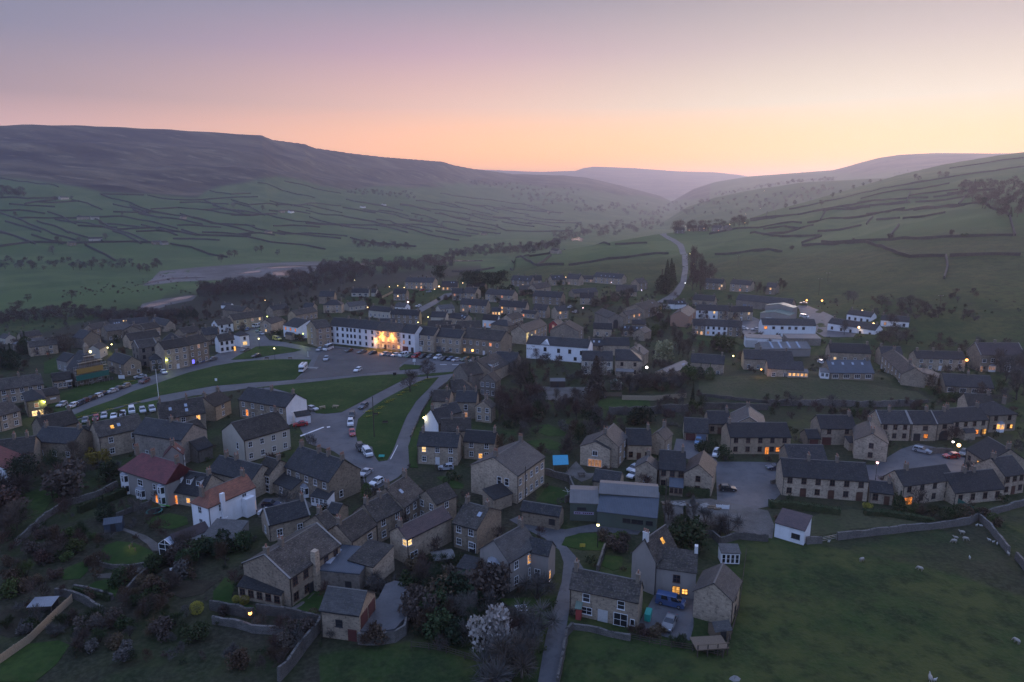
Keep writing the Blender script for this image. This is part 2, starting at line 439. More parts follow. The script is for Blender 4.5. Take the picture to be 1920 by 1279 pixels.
# ------------------------------------------------------------------ ground-cover materials
def ground_mats():
    t=NT('tarmac')
    p=t.n('ShaderNodeNewGeometry').outputs['Position']
    n1=t.noise(p,.12,5); n2=t.noise(p,3.0,3); n3=t.noise(p,25,2)
    n4=t.noise(p,.45,5,.7)
    c=t.mix(t.rng(n1,.35,.65),(.062,.064,.070),(.112,.110,.112))
    c=t.mix(t.math('MULTIPLY',t.rng(n4,.52,.62),.6),c,(.048,.048,.052))
    c=t.mix(t.math('MULTIPLY',t.rng(n2,.5,.8),.5),c,(.13,.125,.12))
    t.finish(c,.62,.45,bump=n3,bstr=.3,bdist=.01)
    t=NT('setts')
    p=t.n('ShaderNodeNewGeometry').outputs['Position']
    v=t.n('ShaderNodeTexVoronoi',{'Vector': p,'Scale': 3.2})
    n1=t.noise(p,.15,5)
    c=t.mix(t.rng(n1,.3,.7),(.085,.072,.066),(.125,.108,.098))
    c=t.mix(.35,c,v.outputs['Color'],'MULTIPLY')
    t.finish(c,.75,.4,bump=v.outputs['Distance'],bstr=.4,bdist=.03)
    t=NT('track_gravel')
    p=t.n('ShaderNodeNewGeometry').outputs['Position']
    n1=t.noise(p,.25,5); n2=t.noise(p,5.0,3)
    c=t.mix(t.rng(n1,.35,.65),(.10,.088,.075),(.17,.155,.14))
    c=t.mix(t.rng(n2,.45,.75),c,(.07,.065,.055))
    t.finish(c,.9,.2,bump=n2,bstr=.5,bdist=.05)
    t=NT('shingle')
    p=t.n('ShaderNodeNewGeometry').outputs['Position']
    n1=t.noise(p,.02,5); n2=t.noise(p,.3,4)
    c=t.mix(t.rng(n1,.35,.65),(.10,.085,.075),(.18,.16,.15))
    c=t.mix(t.rng(n2,.5,.75),c,(.075,.062,.045))
    t.finish(c,.9,.2)
    t=NT('lawn_grass')
    p=t.n('ShaderNodeNewGeometry').outputs['Position']
    n1=t.noise(p,.07,5); n2=t.noise(p,.8,4); n3=t.noise(p,9,3)
    c=t.mix(t.rng(n1,.38,.62),(.024,.052,.012),(.048,.078,.020))
    c=t.mix(t.math('MULTIPLY',t.rng(n2,.42,.68),.7),c,(.020,.040,.012))
    c=t.mix(t.math('MULTIPLY',t.rng(t.noise(p,.22,4),.55,.7),.6),c,(.066,.076,.026))
    t.finish(c,.95,.1,bump=t.math('ADD',n3,n2),bstr=.5,bdist=.12)
    t=NT('rough_grass')
    p=t.n('ShaderNodeNewGeometry').outputs['Position']
    n1=t.noise(p,.12,5); n2=t.noise(p,1.2,4)
    c=t.mix(t.rng(n1,.35,.65),(.058,.070,.030),(.090,.086,.046))
    c=t.mix(t.rng(n2,.4,.7),c,(.050,.050,.028))
    t.finish(c,.95,.1,bump=n2,bstr=.8,bdist=.5)
    t=NT('soil')
    p=t.n('ShaderNodeNewGeometry').outputs['Position']
    n1=t.noise(p,.4,5); n2=t.noise(p,3,4)
    c=t.mix(t.rng(n1,.35,.65),(.030,.026,.018),(.052,.044,.030))
    t.finish(c,.95,.1,bump=n2,bstr=.8,bdist=.2)
    t=NT('river_water')
    p=t.n('ShaderNodeNewGeometry').outputs['Position']
    n1=t.noise(p,.5,3)
    t.finish((.02,.025,.03),.08,.6,bump=n1,bstr=.15,bdist=.15)
    plain('paint_white',(.7,.7,.68),.6,var=.25,scale=6)
ground_mats()

SHEETS=[]
def sheet(name,tile,poly,mat,dz,label,cat,grid=6.0,kind='structure',skirt=.25,smoothz=False):
    """a draped piece of ground cover: polygon of photo points laid on the terrain"""
    W=[Vector(gp(*px(tile,x,y))) for x,y in poly]
    n=len(W)
    SHEETS.append(W)
    B=[]
    for i in range(n):
        a,b=W[i],W[(i + 1) % n]
        k=max(1,int((b - a).length / grid))
        for j in range(k): B.append(a.lerp(b,j / k))
    nb=len(B)
    xs=[p.x for p in W]; ys=[p.y for p in W]
    inner=[]
    def inside(x,y):
        c=False
        for i in range(n):
            a,b=W[i],W[i - 1]
            if (a.y > y) != (b.y > y) and x < (b.x - a.x) * (y - a.y) / (b.y - a.y) + a.x: c=not c
        return c
    gx=min(xs)
    g=max(grid,(max(xs) - min(xs)) / 120,(max(ys) - min(ys)) / 120)
    while gx < max(xs):
        gy=min(ys)
        while gy < max(ys):
            if inside(gx,gy): inner.append(Vector((gx,gy)))
            gy += g
        gx += g
    pts2=B + inner
    edges=[(i,(i + 1) % nb) for i in range(nb)]
    vv,ee,ff,*_=geometry.delaunay_2d_cdt(pts2,edges,[],1,1e-4)
    V=[(p.x,p.y,gz(p.x,p.y) + dz) for p in vv]
    F=[tuple(f) for f in ff]
    # orientation up
    out=[]
    for f in F:
        a,b,c=(vv[f[0]],vv[f[1]],vv[f[2]])
        out.append(f if (b - a).cross(c - a) > 0 else tuple(reversed(f)))
    if skirt:
        cnt={}
        for f in out:
            for i in range(len(f)):
                e=(f[i],f[(i + 1) % len(f)]); cnt[e]=1
        m=len(V)
        low={}
        extra=[]
        for (a,b) in list(cnt):
            if (b,a) not in cnt:
                for q in (a,b):
                    if q not in low:
                        low[q]=len(V); V.append((V[q][0],V[q][1],V[q][2] - skirt))
                extra.append((b,a,low[a],low[b]))
        out += extra
    me=mesh(name,V,out,smooth=False)
    o=link(name,me,mat)
    return tag(o,label,cat,kind=kind)

sheet('village_road','X',[(112,782),(120,775),(175,750),(240,725),(262,712),(300,700),(307,697),(355,685),(390,676),(408,663),(432,654),(450,645),(462,632),(458,620),(468,612),(484,612),(492,624),(505,638),(530,641),(560,647),(593,653),(628,649),(668,654),(705,660),(753,662),(800,667),(835,671),(870,676),(885,688),(850,702),(838,716),(812,738),(795,765),(781,790),(772,815),(766,838),(768,875),(745,896),(697,922),(682,903),(676,880),(625,846),(578,832),(562,802),(584,772),(545,745),(470,727),(440,732),(363,742),(300,756),(210,784),(142,800)],'tarmac',.05,'grey tarmac roads and parking around the village green','road',5)
sheet('market_square','B',[(290,690),(430,590),(470,500),(560,445),(700,455),(900,485),(1090,490),(1180,520),(1080,575),(1070,615),(900,635),(600,665),(420,680)],'setts',.09,'brownish stone-sett parking square in front of the floodlit pub','square',5)
sheet('village_lawn','X',[(125,784),(175,763),(213,750),(250,734),(298,718),(350,700),(400,687),(440,680),(480,676),(530,674),(584,675),(575,690),(553,712),(520,715),(480,717),(450,720),(400,724),(350,733),(300,742),(250,755),(200,769),(145,786)],'lawn_grass',.14,'long curving village lawn with the white flagpole below it','lawn',5)
sheet('village_lawn','B',[(-40,752),(200,728),(400,708),(800,662),(1000,650),(1190,645),(1150,672),(1050,718),(900,795),(750,875),(640,932),(520,945),(450,940),(412,905),(300,800),(100,745)],'lawn_grass',.14,'broad village lawn between the square and the black-roofed white-gabled house','lawn',5)
sheet('village_lawn','B',[(1370,670),(1270,682),(1130,745),(960,835),(845,912),(765,985),(745,1080),(760,1150),(870,1190),(890,1260),(920,1302),(985,1292),(1030,1210),(1080,1080),(1130,960),(1200,850),(1290,760)],'lawn_grass',.14,'tapering village lawn with daffodils and a tall wooden pole','lawn',5)
sheet('grass_island','S',[(430,1078),(560,1000),(700,935),(800,882),(1000,868),(1200,880),(1480,930),(1380,960),(1100,1000),(900,1035),(700,1068)],'lawn_grass',.14,'grass island with two street lamps beside the white house','lawn',5)
sheet('grass_island','B',[(1073,600),(1110,573),(1245,582),(1232,607),(1075,618)],'lawn_grass',.14,'small grass island at the right end of the stone-sett square','lawn',5)
sheet('grass_island','B',[(1320,640),(1500,628),(1490,640),(1380,655),(1200,668),(1160,665)],'lawn_grass',.14,'thin grass strip along the road above the bare round tree','lawn',5)
sheet('grass_verge','A',[(560,1000),(700,955),(800,925),(1000,875),(1190,838),(1180,900),(1050,950),(900,965),(740,1000),(600,1030)],'lawn_grass',.14,'grass verge with parked cars behind the lower-left stone houses','lawn',5)
sheet('grass_verge','A',[(350,905),(430,800),(540,765),(600,728),(850,692),(1030,692),(1035,712),(960,735),(830,785),(700,835),(560,900),(470,942)],'lawn_grass',.10,'grass slope below the scaffolded chapel with a row of parked cars','lawn',5)
sheet('grass_verge','B',[(1195,1035),(1250,930),(1310,805),(1335,815),(1310,900),(1290,990),(1240,1060),(1225,1160),(1200,1290),(1215,1350),(1150,1345),(1140,1190)],'lawn_grass',.14,'narrow grass verge beside the lane and the lit stone cottage','lawn',5)
sheet('front_lane','X',[(1005,1300),(1023,1197),(1038,1142),(1053,1092),(1057,1055),(1049,1032),(1022,1010),(985,992),(955,975),(972,968),(1010,985),(1060,993),(1110,983),(1180,988),(1202,996),(1195,1003),(1120,997),(1085,1000),(1062,1010),(1058,1020),(1078,1042),(1094,1066),(1087,1082),(1072,1108),(1066,1153),(1055,1220),(1038,1300)],'tarmac',.05,'narrow tarmac lane running up from the bottom edge between houses','lane',3)
sheet('close_road','X',[(1342,866),(1400,866),(1470,868),(1640,872),(1690,842),(1722,832),(1812,852),(1822,880),(1800,896),(1700,893),(1650,910),(1560,905),(1470,905),(1465,925),(1440,950),(1400,958),(1345,945),(1343,900)],'tarmac',.05,'tarmac close and parking bays among the newer stone houses','road',4)
sheet('driveway','X',[(1262,848),(1268,823),(1325,826),(1330,840),(1345,866),(1340,880),(1300,866)],'tarmac',.08,'tarmac drive in front of the double garage','driveway',3)
sheet('estate_yard','X',[(1495,573),(1515,573),(1545,585),(1580,602),(1612,618),(1600,632),(1545,632),(1528,622),(1505,595)],'tarmac',.05,'lamp-lit tarmac yard between the green sheds and white cottages','yard',6)
sheet('estate_yard','X',[(1391,603),(1398,588),(1425,600),(1430,618),(1400,632),(1392,625)],'tarmac',.05,'small tarmac yard between the stone terrace and the white workshops','yard',6)
sheet('car_park','X',[(1000,724),(1050,726),(1113,726),(1116,750),(1060,752),(1000,748)],'track_gravel',.06,'pale car park behind the hotel beside tall evergreens','car park',4)
sheet('back_road','X',[(776,582),(800,570),(820,560),(833,551),(848,549),(846,555),(830,562),(818,570),(800,580),(782,590)],'tarmac',.06,'pale lamp-lit road climbing between the upper houses','road',6)
sheet('hill_road','X',[(1228,568),(1262,547),(1276,528),(1280,505),(1279,480),(1270,460),(1250,448),(1237,440),(1243,434),(1250,441),(1262,447),(1281,458),(1289,478),(1290,505),(1287,530),(1275,552),(1243,575)],'tarmac',.12,'pale road climbing out of the village past dark trees','road',8)
sheet('builders_yard','X',[(1240,940),(1330,935),(1440,958),(1452,985),(1448,1010),(1390,1000),(1330,985),(1250,990)],'track_gravel',.06,'rubble-strewn yard behind the green workshop','yard',3)
sheet('waste_ground','X',[(1510,975),(1545,960),(1600,955),(1680,965),(1760,975),(1700,985),(1600,992),(1510,1010),(1500,1000)],'rough_grass',.05,'straw-coloured waste ground beside the white shed','ground',4)
sheet('bank_grass','X',[(1310,708),(1400,705),(1520,708),(1640,722),(1720,735),(1745,750),(1660,757),(1520,755),(1400,750),(1310,742)],'rough_grass',.05,'rough grassy bank above the long retaining wall','bank',4)
LAWNS=[
    ('G',[(185,475),(270,360),(360,380),(470,430),(440,470),(350,505)],'walled lawn with rotary dryer beside the big stone house'),
    ('E',[(740,880),(790,810),(880,780),(1000,790),(1130,850),(1170,890),(1100,940),(950,970),(820,955),(745,920)],'round garden lawn with a lit sculpture'),
    ('E',[(1080,600),(1180,590),(1280,570),(1400,600),(1410,650),(1300,690),(1180,680),(1090,640)],'curved lawn with trampoline below the dormer house'),
    ('E',[(640,1130),(720,1080),(860,1060),(900,1110),(860,1200),(760,1180)],'lowest small lawn beside the bright garden lamp'),
    ('E',[(440,1020),(520,970),(650,920),(660,1000),(600,1060),(480,1070)],'sloping lawn left of the round garden lawn'),
    ('E',[(140,440),(400,350),(640,350),(560,410),(380,480),(330,560),(200,600),(130,560)],'wide shady lawn under the dark garden trees'),
    ('I',[(0,1080),(240,950),(500,920),(600,960),(480,1130),(300,1275),(0,1275)],'dark lawn in the bottom left corner behind the plank fence'),
    ('J',[(640,665),(840,490),(1000,485),(920,650),(900,720),(740,700)],'lawn between the farmhouse and the stone garage'),
    ('K',[(700,560),(820,560),(1000,550),(1040,600),(960,660),(840,650)],'small lawn with white garden table'),
    ('G',[(370,810),(400,750),(520,720),(660,720),(700,770),(690,850),(520,845)],'green corner lawn with yellow sign by the street lamp'),
    ('L',[(400,280),(430,190),(580,200),(580,300),(500,320)],'little lawn behind the low front cottage'),
    ('U',[(310,900),(480,870),(1090,885),(1140,1030),(560,1045),(330,1000)],'rectangular lawn below the larch-lap fence'),
    ('C',[(110,1050),(270,1020),(420,1090),(390,1110),(270,1110)],'small lawn under the bare garden trees'),
    ('C',[(100,1150),(270,1130),(400,1180),(380,1220),(200,1200)],'sunken lawn left of the blue canopy'),
    ('F',[(1350,300),(1440,290),(1500,330),(1560,360),(1550,390),(1470,380)],'front garden lawn with a clipped round bush'),
    ('A',[(330,560),(420,520),(520,560),(420,640),(330,640)],'chapel-side garden lawn beside the tall yew'),
    ('J',[(0,640),(0,500),(100,380),(200,420),(150,560),(380,640),(360,690)],'garden lawn left of the farmhouse sunroom'),
]
for t_,p_,l_ in LAWNS:
    sheet('garden_lawn',t_,p_,'lawn_grass',.07,l_,'lawn',2.5)
sheet('vegetable_plot','I',[(0,680),(60,640),(300,720),(260,860),(80,900),(0,870)],'soil',.06,'dark dug vegetable plot beside the open shelter','plot',2.5)
sheet('vegetable_plot','I',[(1430,420),(1700,400),(1860,420),(1740,520),(1560,560),(1430,500)],'soil',.06,'dug vegetable beds beside the white garden seat','plot',2.5)
sheet('garden_path','E',[(1100,800),(1000,730),(900,690),(930,680),(1100,740),(1190,800),(1200,850),(1140,850)],'track_gravel',.07,'pale gravel path curving past the blue shed','path',2.5)
sheet('garden_path','E',[(720,1030),(900,1010),(1080,970),(1130,950),(1140,975),(1000,1030),(860,1055),(730,1055)],'track_gravel',.07,'pale path below the round garden lawn','path',2.5)
sheet('garden_path','J',[(600,680),(740,600),(860,480),(900,485),(760,620),(640,690)],'track_gravel',.07,'flagged path along the farmhouse wall','path',2.5)
sheet('parking_court','F',[(0,520),(60,460),(330,440),(430,510),(330,570),(180,600),(20,600)],'track_gravel',.06,'gravel parking court with three cars below the big stone gable','courtyard',3)
sheet('cottage_yard','L',[(700,810),(790,650),(860,520),(1100,540),(1190,560),(1190,800),(1160,920),(980,900)],'tarmac',.06,'dark yard between the front cottage and the gabled barn','yard',2.5)
sheet('house_terrace','G',[(400,265),(480,180),(560,270),(620,270),(590,310),(520,335)],'track_gravel',.08,'paved terrace with dining set behind the blue canopy','terrace',2.5)
# river and shingle beds
sheet('shingle_bed','Y',[(800,1010),(860,965),(900,925),(1100,905),(1350,885),(1650,875),(1918,868),(1918,905),(1760,930),(1700,965),(1500,1000),(1300,975),(1160,978),(1000,985)],'shingle',.05,'bare shingle flats along the river beyond the village','river bed',12)
sheet('shingle_bed','Y',[(760,1160),(800,1110),(900,1085),(1060,1060),(1110,1062),(1080,1090),(950,1115),(860,1145),(800,1170)],'shingle',.05,'narrow shingle bank around the near river bend','river bed',8)
RIV=[
    ([(768,1157),(800,1128),(850,1108),(930,1094),(1000,1074),(1090,1064),(1060,1078),(960,1102),(890,1120),(840,1140),(790,1158)],'bright river bend below the left edge of the village'),
    ([(1400,992),(1480,984),(1560,972),(1600,962),(1535,948),(1530,930),(1600,920),(1690,930),(1720,945),(1660,965),(1560,985),(1470,1000)],'shining braided river pool beyond the trees'),
    ([(1320,942),(1400,928),(1470,922),(1460,930),(1380,940)],'thin strip of river water on the shingle'),
    ([(780,1003),(860,982),(960,965),(1100,958),(1160,962),(960,972),(860,992)],'long thin river channel along the scrubby bank'),
    ([(1500,905),(1700,893),(1918,888),(1918,893),(1700,900),(1520,912)],'far straight reach of river below the fields'),
]
for p_,l_ in RIV:
    sheet('river','Y',p_,'river_water',.16,l_,'river',10)
RIV2=[
    ([(0,712),(60,705),(160,700),(300,696),(380,694),(300,702),(150,708),(20,720)],'narrow river reach under the far wooded bank'),
    ([(480,690),(560,686),(660,684),(800,684),(790,690),(640,692),(500,697)],'river glint between bare trees and the green field'),
    ([(1285,568),(1310,560),(1330,552),(1362,560),(1358,580),(1325,572),(1300,576)],'bright river glint down the valley by dark trees'),
]
for p_,l_ in RIV2:
    sheet('river','Z',p_,'river_water',.16,l_,'river',12)
# ------------------------------------------------------------------ building materials
def build_mats():
    def tint(t,c,amt=.30):
        r=t.n('ShaderNodeObjectInfo').outputs['Random']
        v=t.rng(r,0,1,1 - amt,1 + amt)
        hs=t.n('ShaderNodeHueSaturation',{'Color': c,'Value': v})
        return hs.outputs[0]
    def stone(name,a,b,dark,mortar,sc=1.0):
        t=NT(name)
        o=t.n('ShaderNodeTexCoord').outputs['Object']
        s=t.n('ShaderNodeSeparateXYZ',{0: o})
        u=t.math('ADD',s.outputs[0],s.outputs[1])
        wob=t.noise(o,2.2,2)
        zz=t.math('ADD',s.outputs[2],t.math('MULTIPLY',wob,.12))
        v=t.n('ShaderNodeCombineXYZ',{0: u,1: zz}).outputs[0]
        br=t.n('ShaderNodeTexBrick',{'Vector': v,'Color1': tuple(a) + (1,),'Color2': tuple(b) + (1,),'Mortar': tuple(mortar) + (1,),'Scale': 1.0 * sc,'Mortar Size': .02,'Brick Width': .52,'Row Height': .24,'Bias': -.1})
        n1=t.noise(v,2.0,4); n2=t.noise(o,.35,4); n3=t.noise(v,7,3)
        c=t.mix(t.rng(n1,.52,.72),br.outputs['Color'],dark)
        c=t.mix(t.math('MULTIPLY',t.rng(n3,.55,.75),.6),c,[min(1,x * 1.5) for x in a])
        c=t.mix(t.math('MULTIPLY',t.rng(n2,.45,.75),.45),c,[x * .6 for x in dark])
        c=tint(t,c)
        t.finish(c,.9,.2,bump=t.math('ADD',br.outputs['Fac'],t.math('MULTIPLY',n3,-.8)),bstr=-.35,bdist=.04)
    stone('wall_stone',(.440,.345,.245),(.310,.245,.178),(.125,.100,.078),(.320,.272,.210))
    stone('wall_dark_stone',(.270,.228,.184),(.200,.172,.142),(.100,.088,.078),(.220,.196,.168))
    stone('wall_warm_stone',(.460,.350,.230),(.360,.270,.182),(.180,.140,.100),(.330,.270,.205))
    stone('field_wall_shaded',(.085,.078,.068),(.060,.056,.050),(.030,.029,.028),(.020,.020,.020),1.3)  # mossy gritstone, darkened further so the walls' shade sits in the colour
    stone('drystone',(.170,.155,.138),(.125,.115,.105),(.060,.056,.052),(.045,.042,.040),1.3)
    def render_(name,col,stain,var=.5):
        t=NT(name)
        o=t.n('ShaderNodeTexCoord').outputs['Object']
        s=t.n('ShaderNodeMapping',{0: o,3: (1.2,1.2,.25)}).outputs[0]
        n1=t.noise(s,1.0,5); n2=t.noise(o,.5,3)
        c=t.mix(t.math('MULTIPLY',t.rng(n1,.5,.8),var),col,stain)
        c=t.mix(t.math('MULTIPLY',t.rng(n2,.45,.75),.3),c,stain)
        t.finish(tint(t,c,.08),.85,.2,bump=t.noise(o,22,2),bstr=.15,bdist=.01)
    render_('wall_white',(.84,.84,.84),(.62,.60,.57))
    render_('wall_cream',(.52,.47,.38),(.36,.32,.26))
    render_('wall_grey',(.31,.28,.25),(.20,.185,.17))
    render_('wall_red',(.42,.08,.07),(.28,.06,.05))
    render_('wall_green',(.100,.120,.095),(.070,.085,.070),.4)
    def brickw():
        t=NT('wall_brick')
        o=t.n('ShaderNodeTexCoord').outputs['Object']
        s=t.n('ShaderNodeSeparateXYZ',{0: o})
        v=t.n('ShaderNodeCombineXYZ',{0: t.math('ADD',s.outputs[0],s.outputs[1]),1: s.outputs[2]}).outputs[0]
        br=t.n('ShaderNodeTexBrick',{'Vector': v,'Color1': (.34,.17,.10,1),'Color2': (.27,.14,.09,1),'Mortar': (.25,.2,.16,1),'Scale': 1.0,'Mortar Size': .012,'Brick Width': .23,'Row Height': .075})
        t.finish(tint(t,br.outputs[0]),.85,.2)
    brickw()
    def roof(name,a,b,dark,lichen,bw=.34,rh=.24,lich=.5,gloss=.55,spec=.35):
        t=NT(name)
        o=t.n('ShaderNodeTexCoord').outputs['Object']
        s=t.n('ShaderNodeSeparateXYZ',{0: o})
        v=t.n('ShaderNodeCombineXYZ',{0: s.outputs[0],1: t.math('MULTIPLY',s.outputs[1],1.22)}).outputs[0]
        br=t.n('ShaderNodeTexBrick',{'Vector': v,'Color1': tuple(a) + (1,),'Color2': tuple(b) + (1,),'Mortar': tuple(dark) + (1,),'Scale': 1.0,'Mortar Size': .018,'Brick Width': bw,'Row Height': rh,'Bias': 0.0})
        n1=t.noise(o,.55,5); n2=t.noise(o,3.4,4); n3=t.noise(o,1.7,5)
        c=t.mix(t.math('MULTIPLY',t.rng(n1,.40,.64),.8),br.outputs[0],dark)
        c=t.mix(t.math('MULTIPLY',t.rng(n2,.54,.66),lich),c,lichen)
        c=t.mix(t.math('MULTIPLY',t.rng(n3,.55,.68),lich),c,(.066,.058,.030))
        rows=t.n('ShaderNodeTexNoise',{'Vector': t.n('ShaderNodeMapping',{0: v,3: (.5,3.2,1)}).outputs[0],'Scale': 1.3,'Detail': 3}).outputs[0]
        c=t.mix(t.math('MULTIPLY',t.rng(rows,.5,.7),.55),c,[x * .55 for x in dark])
        c=tint(t,c,.34)
        saw=t.math('FRACT',t.math('DIVIDE',t.math('MULTIPLY',s.outputs[1],1.22),rh))
        t.finish(c,gloss,spec,bump=t.math('ADD',t.math('MULTIPLY',br.outputs['Fac'],-1.0),t.math('MULTIPLY',n2,.6)),bstr=.5,bdist=.05)
    roof('roof_slate',(.040,.040,.042),(.028,.028,.030),(.014,.014,.016),(.110,.105,.095),.3,.24,.5,.6,.3)
    roof('roof_stone',(.090,.076,.064),(.062,.053,.046),(.030,.026,.024),(.170,.155,.130),.5,.34,.6,.8,.2)
    roof('roof_grey',(.100,.094,.088),(.078,.074,.070),(.046,.044,.043),(.18,.17,.155),.33,.28,.4,.7)
    roof('roof_red',(.165,.040,.040),(.130,.034,.036),(.080,.025,.028),(.17,.07,.06),.28,.28,.2)
    roof('roof_orange',(.270,.110,.068),(.220,.090,.058),(.120,.055,.040),(.25,.16,.11),.28,.28,.25,.8)
    roof('roof_purple',(.090,.056,.056),(.074,.048,.050),(.045,.034,.038),(.13,.10,.09),.28,.28,.2)
    def sheetroof(name,col,groove,rough=.45):
        t=NT(name)
        o=t.n('ShaderNodeTexCoord').outputs['Object']
        s=t.n('ShaderNodeSeparateXYZ',{0: o})
        w=t.math('SINE',t.math('MULTIPLY',s.outputs[0],18.0))
        n1=t.noise(o,.6,4)
        c=t.mix(t.rng(n1,.35,.7),col,[x * .75 for x in col])
        c=t.mix(t.rng(w,.7,1.0),c,groove)
        t.finish(c,rough,.4,bump=w,bstr=.3,bdist=.03)
    sheetroof('roof_green',(.150,.205,.160),(.11,.15,.12))
    sheetroof('roof_metal',(.150,.145,.140),(.11,.105,.10),.6)
    sheetroof('roof_blue',(.070,.085,.105),(.045,.052,.065))
    plain('ridge_stone',(.150,.138,.125),.8,scale=5)
    plain('coping',(.260,.245,.225),.8,scale=5)
    plain('lead',(.20,.21,.23),.4,.5)
    plain('chimney_stone',(.200,.165,.130),.9,var=.35,scale=6)
    plain('chimney_white',(.66,.65,.62),.8,scale=4)
    plain('terracotta',(.30,.155,.105),.8,scale=6)
    plain('frame_white',(.80,.80,.79),.45,.4,var=.04)
    plain('frame_brown',(.095,.045,.032),.5,.4)
    plain('frame_dark',(.030,.030,.034),.5,.4)
    plain('door_paint',(.20,.06,.05),.5,.4)
    plain('door_white',(.68,.68,.68),.45,.4,var=.05)
    plain('garage_red',(.105,.035,.032),.5,.4)
    plain('garage_blue',(.16,.19,.24),.5,.4)
    plain('shutter_grey',(.50,.49,.47),.5,.4)
    plain('gutter_black',(.020,.020,.022),.4,.5)
    plain('timber',(.170,.125,.085),.85,var=.3,scale=8)
    plain('timber_dark',(.070,.055,.045),.85,var=.3,scale=8)
    plain('timber_pale',(.36,.28,.19),.85,var=.3,scale=8)
    plain('sheet_green',(.020,.130,.105),.6,scale=2)
    plain('sheet_gold',(.34,.21,.055),.6,scale=2)
    plain('steel',(.42,.42,.42),.4,.5,.8)
    t=NT('glass_dark')
    o=t.n('ShaderNodeObjectInfo').outputs['Random']
    t.finish(t.mix(o,(.012,.014,.018),(.045,.045,.05)),.08,.6)
    t=NT('glass_roof')
    t.finish((.30,.34,.40),.06,.9)
    for nm_,c_,st_ in (('window_warm',(1.0,.47,.11),1.5),('window_yellow',(1.0,.64,.26),1.6),('window_orange',(1.0,.30,.06),1.2),('window_dim',(1.0,.50,.28),.5)):
        t=NT(nm_)
        o=t.n('ShaderNodeTexCoord').outputs['Object']; rr=t.n('ShaderNodeObjectInfo').outputs['Random']
        nz=t.noise(t.n('ShaderNodeVectorMath',{0: o,1: t.n('ShaderNodeCombineXYZ',{0: t.math('MULTIPLY',rr,30.0),2: t.math('MULTIPLY',rr,17.0)}).outputs[0]}).outputs[0],2.2,2)
        stg=t.math('MULTIPLY',t.math('MULTIPLY',t.rng(nz,.35,.65,.35,1.25),t.rng(rr,0,1,.6,1.3)),st_)
        e=t.n('ShaderNodeEmission',{'Color': c_ + (1,),'Strength': stg})
        t.t.links.new(e.outputs[0],t.out.inputs['Surface']); t.m.cycles.emission_sampling='NONE'
    emit('window_blue',(.12,.10,1.0),3.2)
build_mats()
WALLM=dict(s='wall_stone',d='wall_dark_stone',y='wall_warm_stone',w='wall_white',c='wall_cream',g='wall_grey',r='wall_red',n='wall_green',b='wall_brick',t='timber_dark')
ROOFM=dict(sl='roof_slate',st='roof_stone',gr='roof_grey',rd='roof_red',pu='roof_purple',gn='roof_green',me='roof_metal',bl='roof_blue')
ROOFM['or']='roof_orange'

# ------------------------------------------------------------------ windows and doors (shared meshes)
WM={}
def frame_mesh(w,h,style,bars):
    k=('f',w,h,style,bars)
    if k in WM: return WM[k]
    b=MB(); t=.085 if style != 'k' else .05; p=.06
    b.box(-w / 2 - t,-w / 2,-p,0,-t,h + t); b.box(w / 2,w / 2 + t,-p,0,-t,h + t)
    b.box(-w / 2,w / 2,-p,0,h,h + t); b.box(-w / 2 - .06 - t,w / 2 + .06 + t,-p - .06,0,-t - .06,-.002)
    nv,nh=bars
    for i in range(1,nv + 1):
        x=-w / 2 + w * i / (nv + 1); b.box(x - .03,x + .03,-p + .012,0,.001,h - .001)
    for i in range(1,nh + 1):
        z=h * i / (nh + 1); b.box(-w / 2 + .001,w / 2 - .001,-p + .02,0,z - .03,z + .03)
    me=b.mesh('window')
    me.materials.append(MATS[{'w': 'frame_white','b': 'frame_brown','k': 'frame_dark'}[style]])
    WM[k]=me; return me
def pane_mesh(w,h,mat):
    k=('p',w,h,mat)
    if k in WM: return WM[k]
    me=MB().box(-w / 2,w / 2,-.018,.10,0,h).mesh('pane'); me.materials.append(MATS[mat]); WM[k]=me; return me
LITS={'*': 'window_warm','!': 'window_orange','+': 'window_yellow','~': 'window_dim','#': 'window_blue'}
def window(parent,M,w=.95,h=1.25,style='w',lit=None,bars=(1,1),name='window'):
    o=link(name,frame_mesh(w,h,style,bars),None,parent); o.matrix_local=M
    link('pane',pane_mesh(w,h,lit or 'glass_dark'),None,o)
    return o
def panel(parent,M,w,h,mat,name='door'):
    k=('d',w,h,mat)
    if k not in WM:
        b=MB().box(-w / 2,w / 2,-.05,.1,0,h)
        b.box(-w / 2 - .1,-w / 2,-.08,.1,0,h + .1); b.box(w / 2,w / 2 + .1,-.08,.1,0,h + .1); b.box(-w / 2,w / 2,-.08,.1,h,h + .1)
        me=b.mesh(name); me.materials.append(MATS[mat]); WM[k]=me
    o=link(name,WM[k],None,parent); o.matrix_local=M
    return o

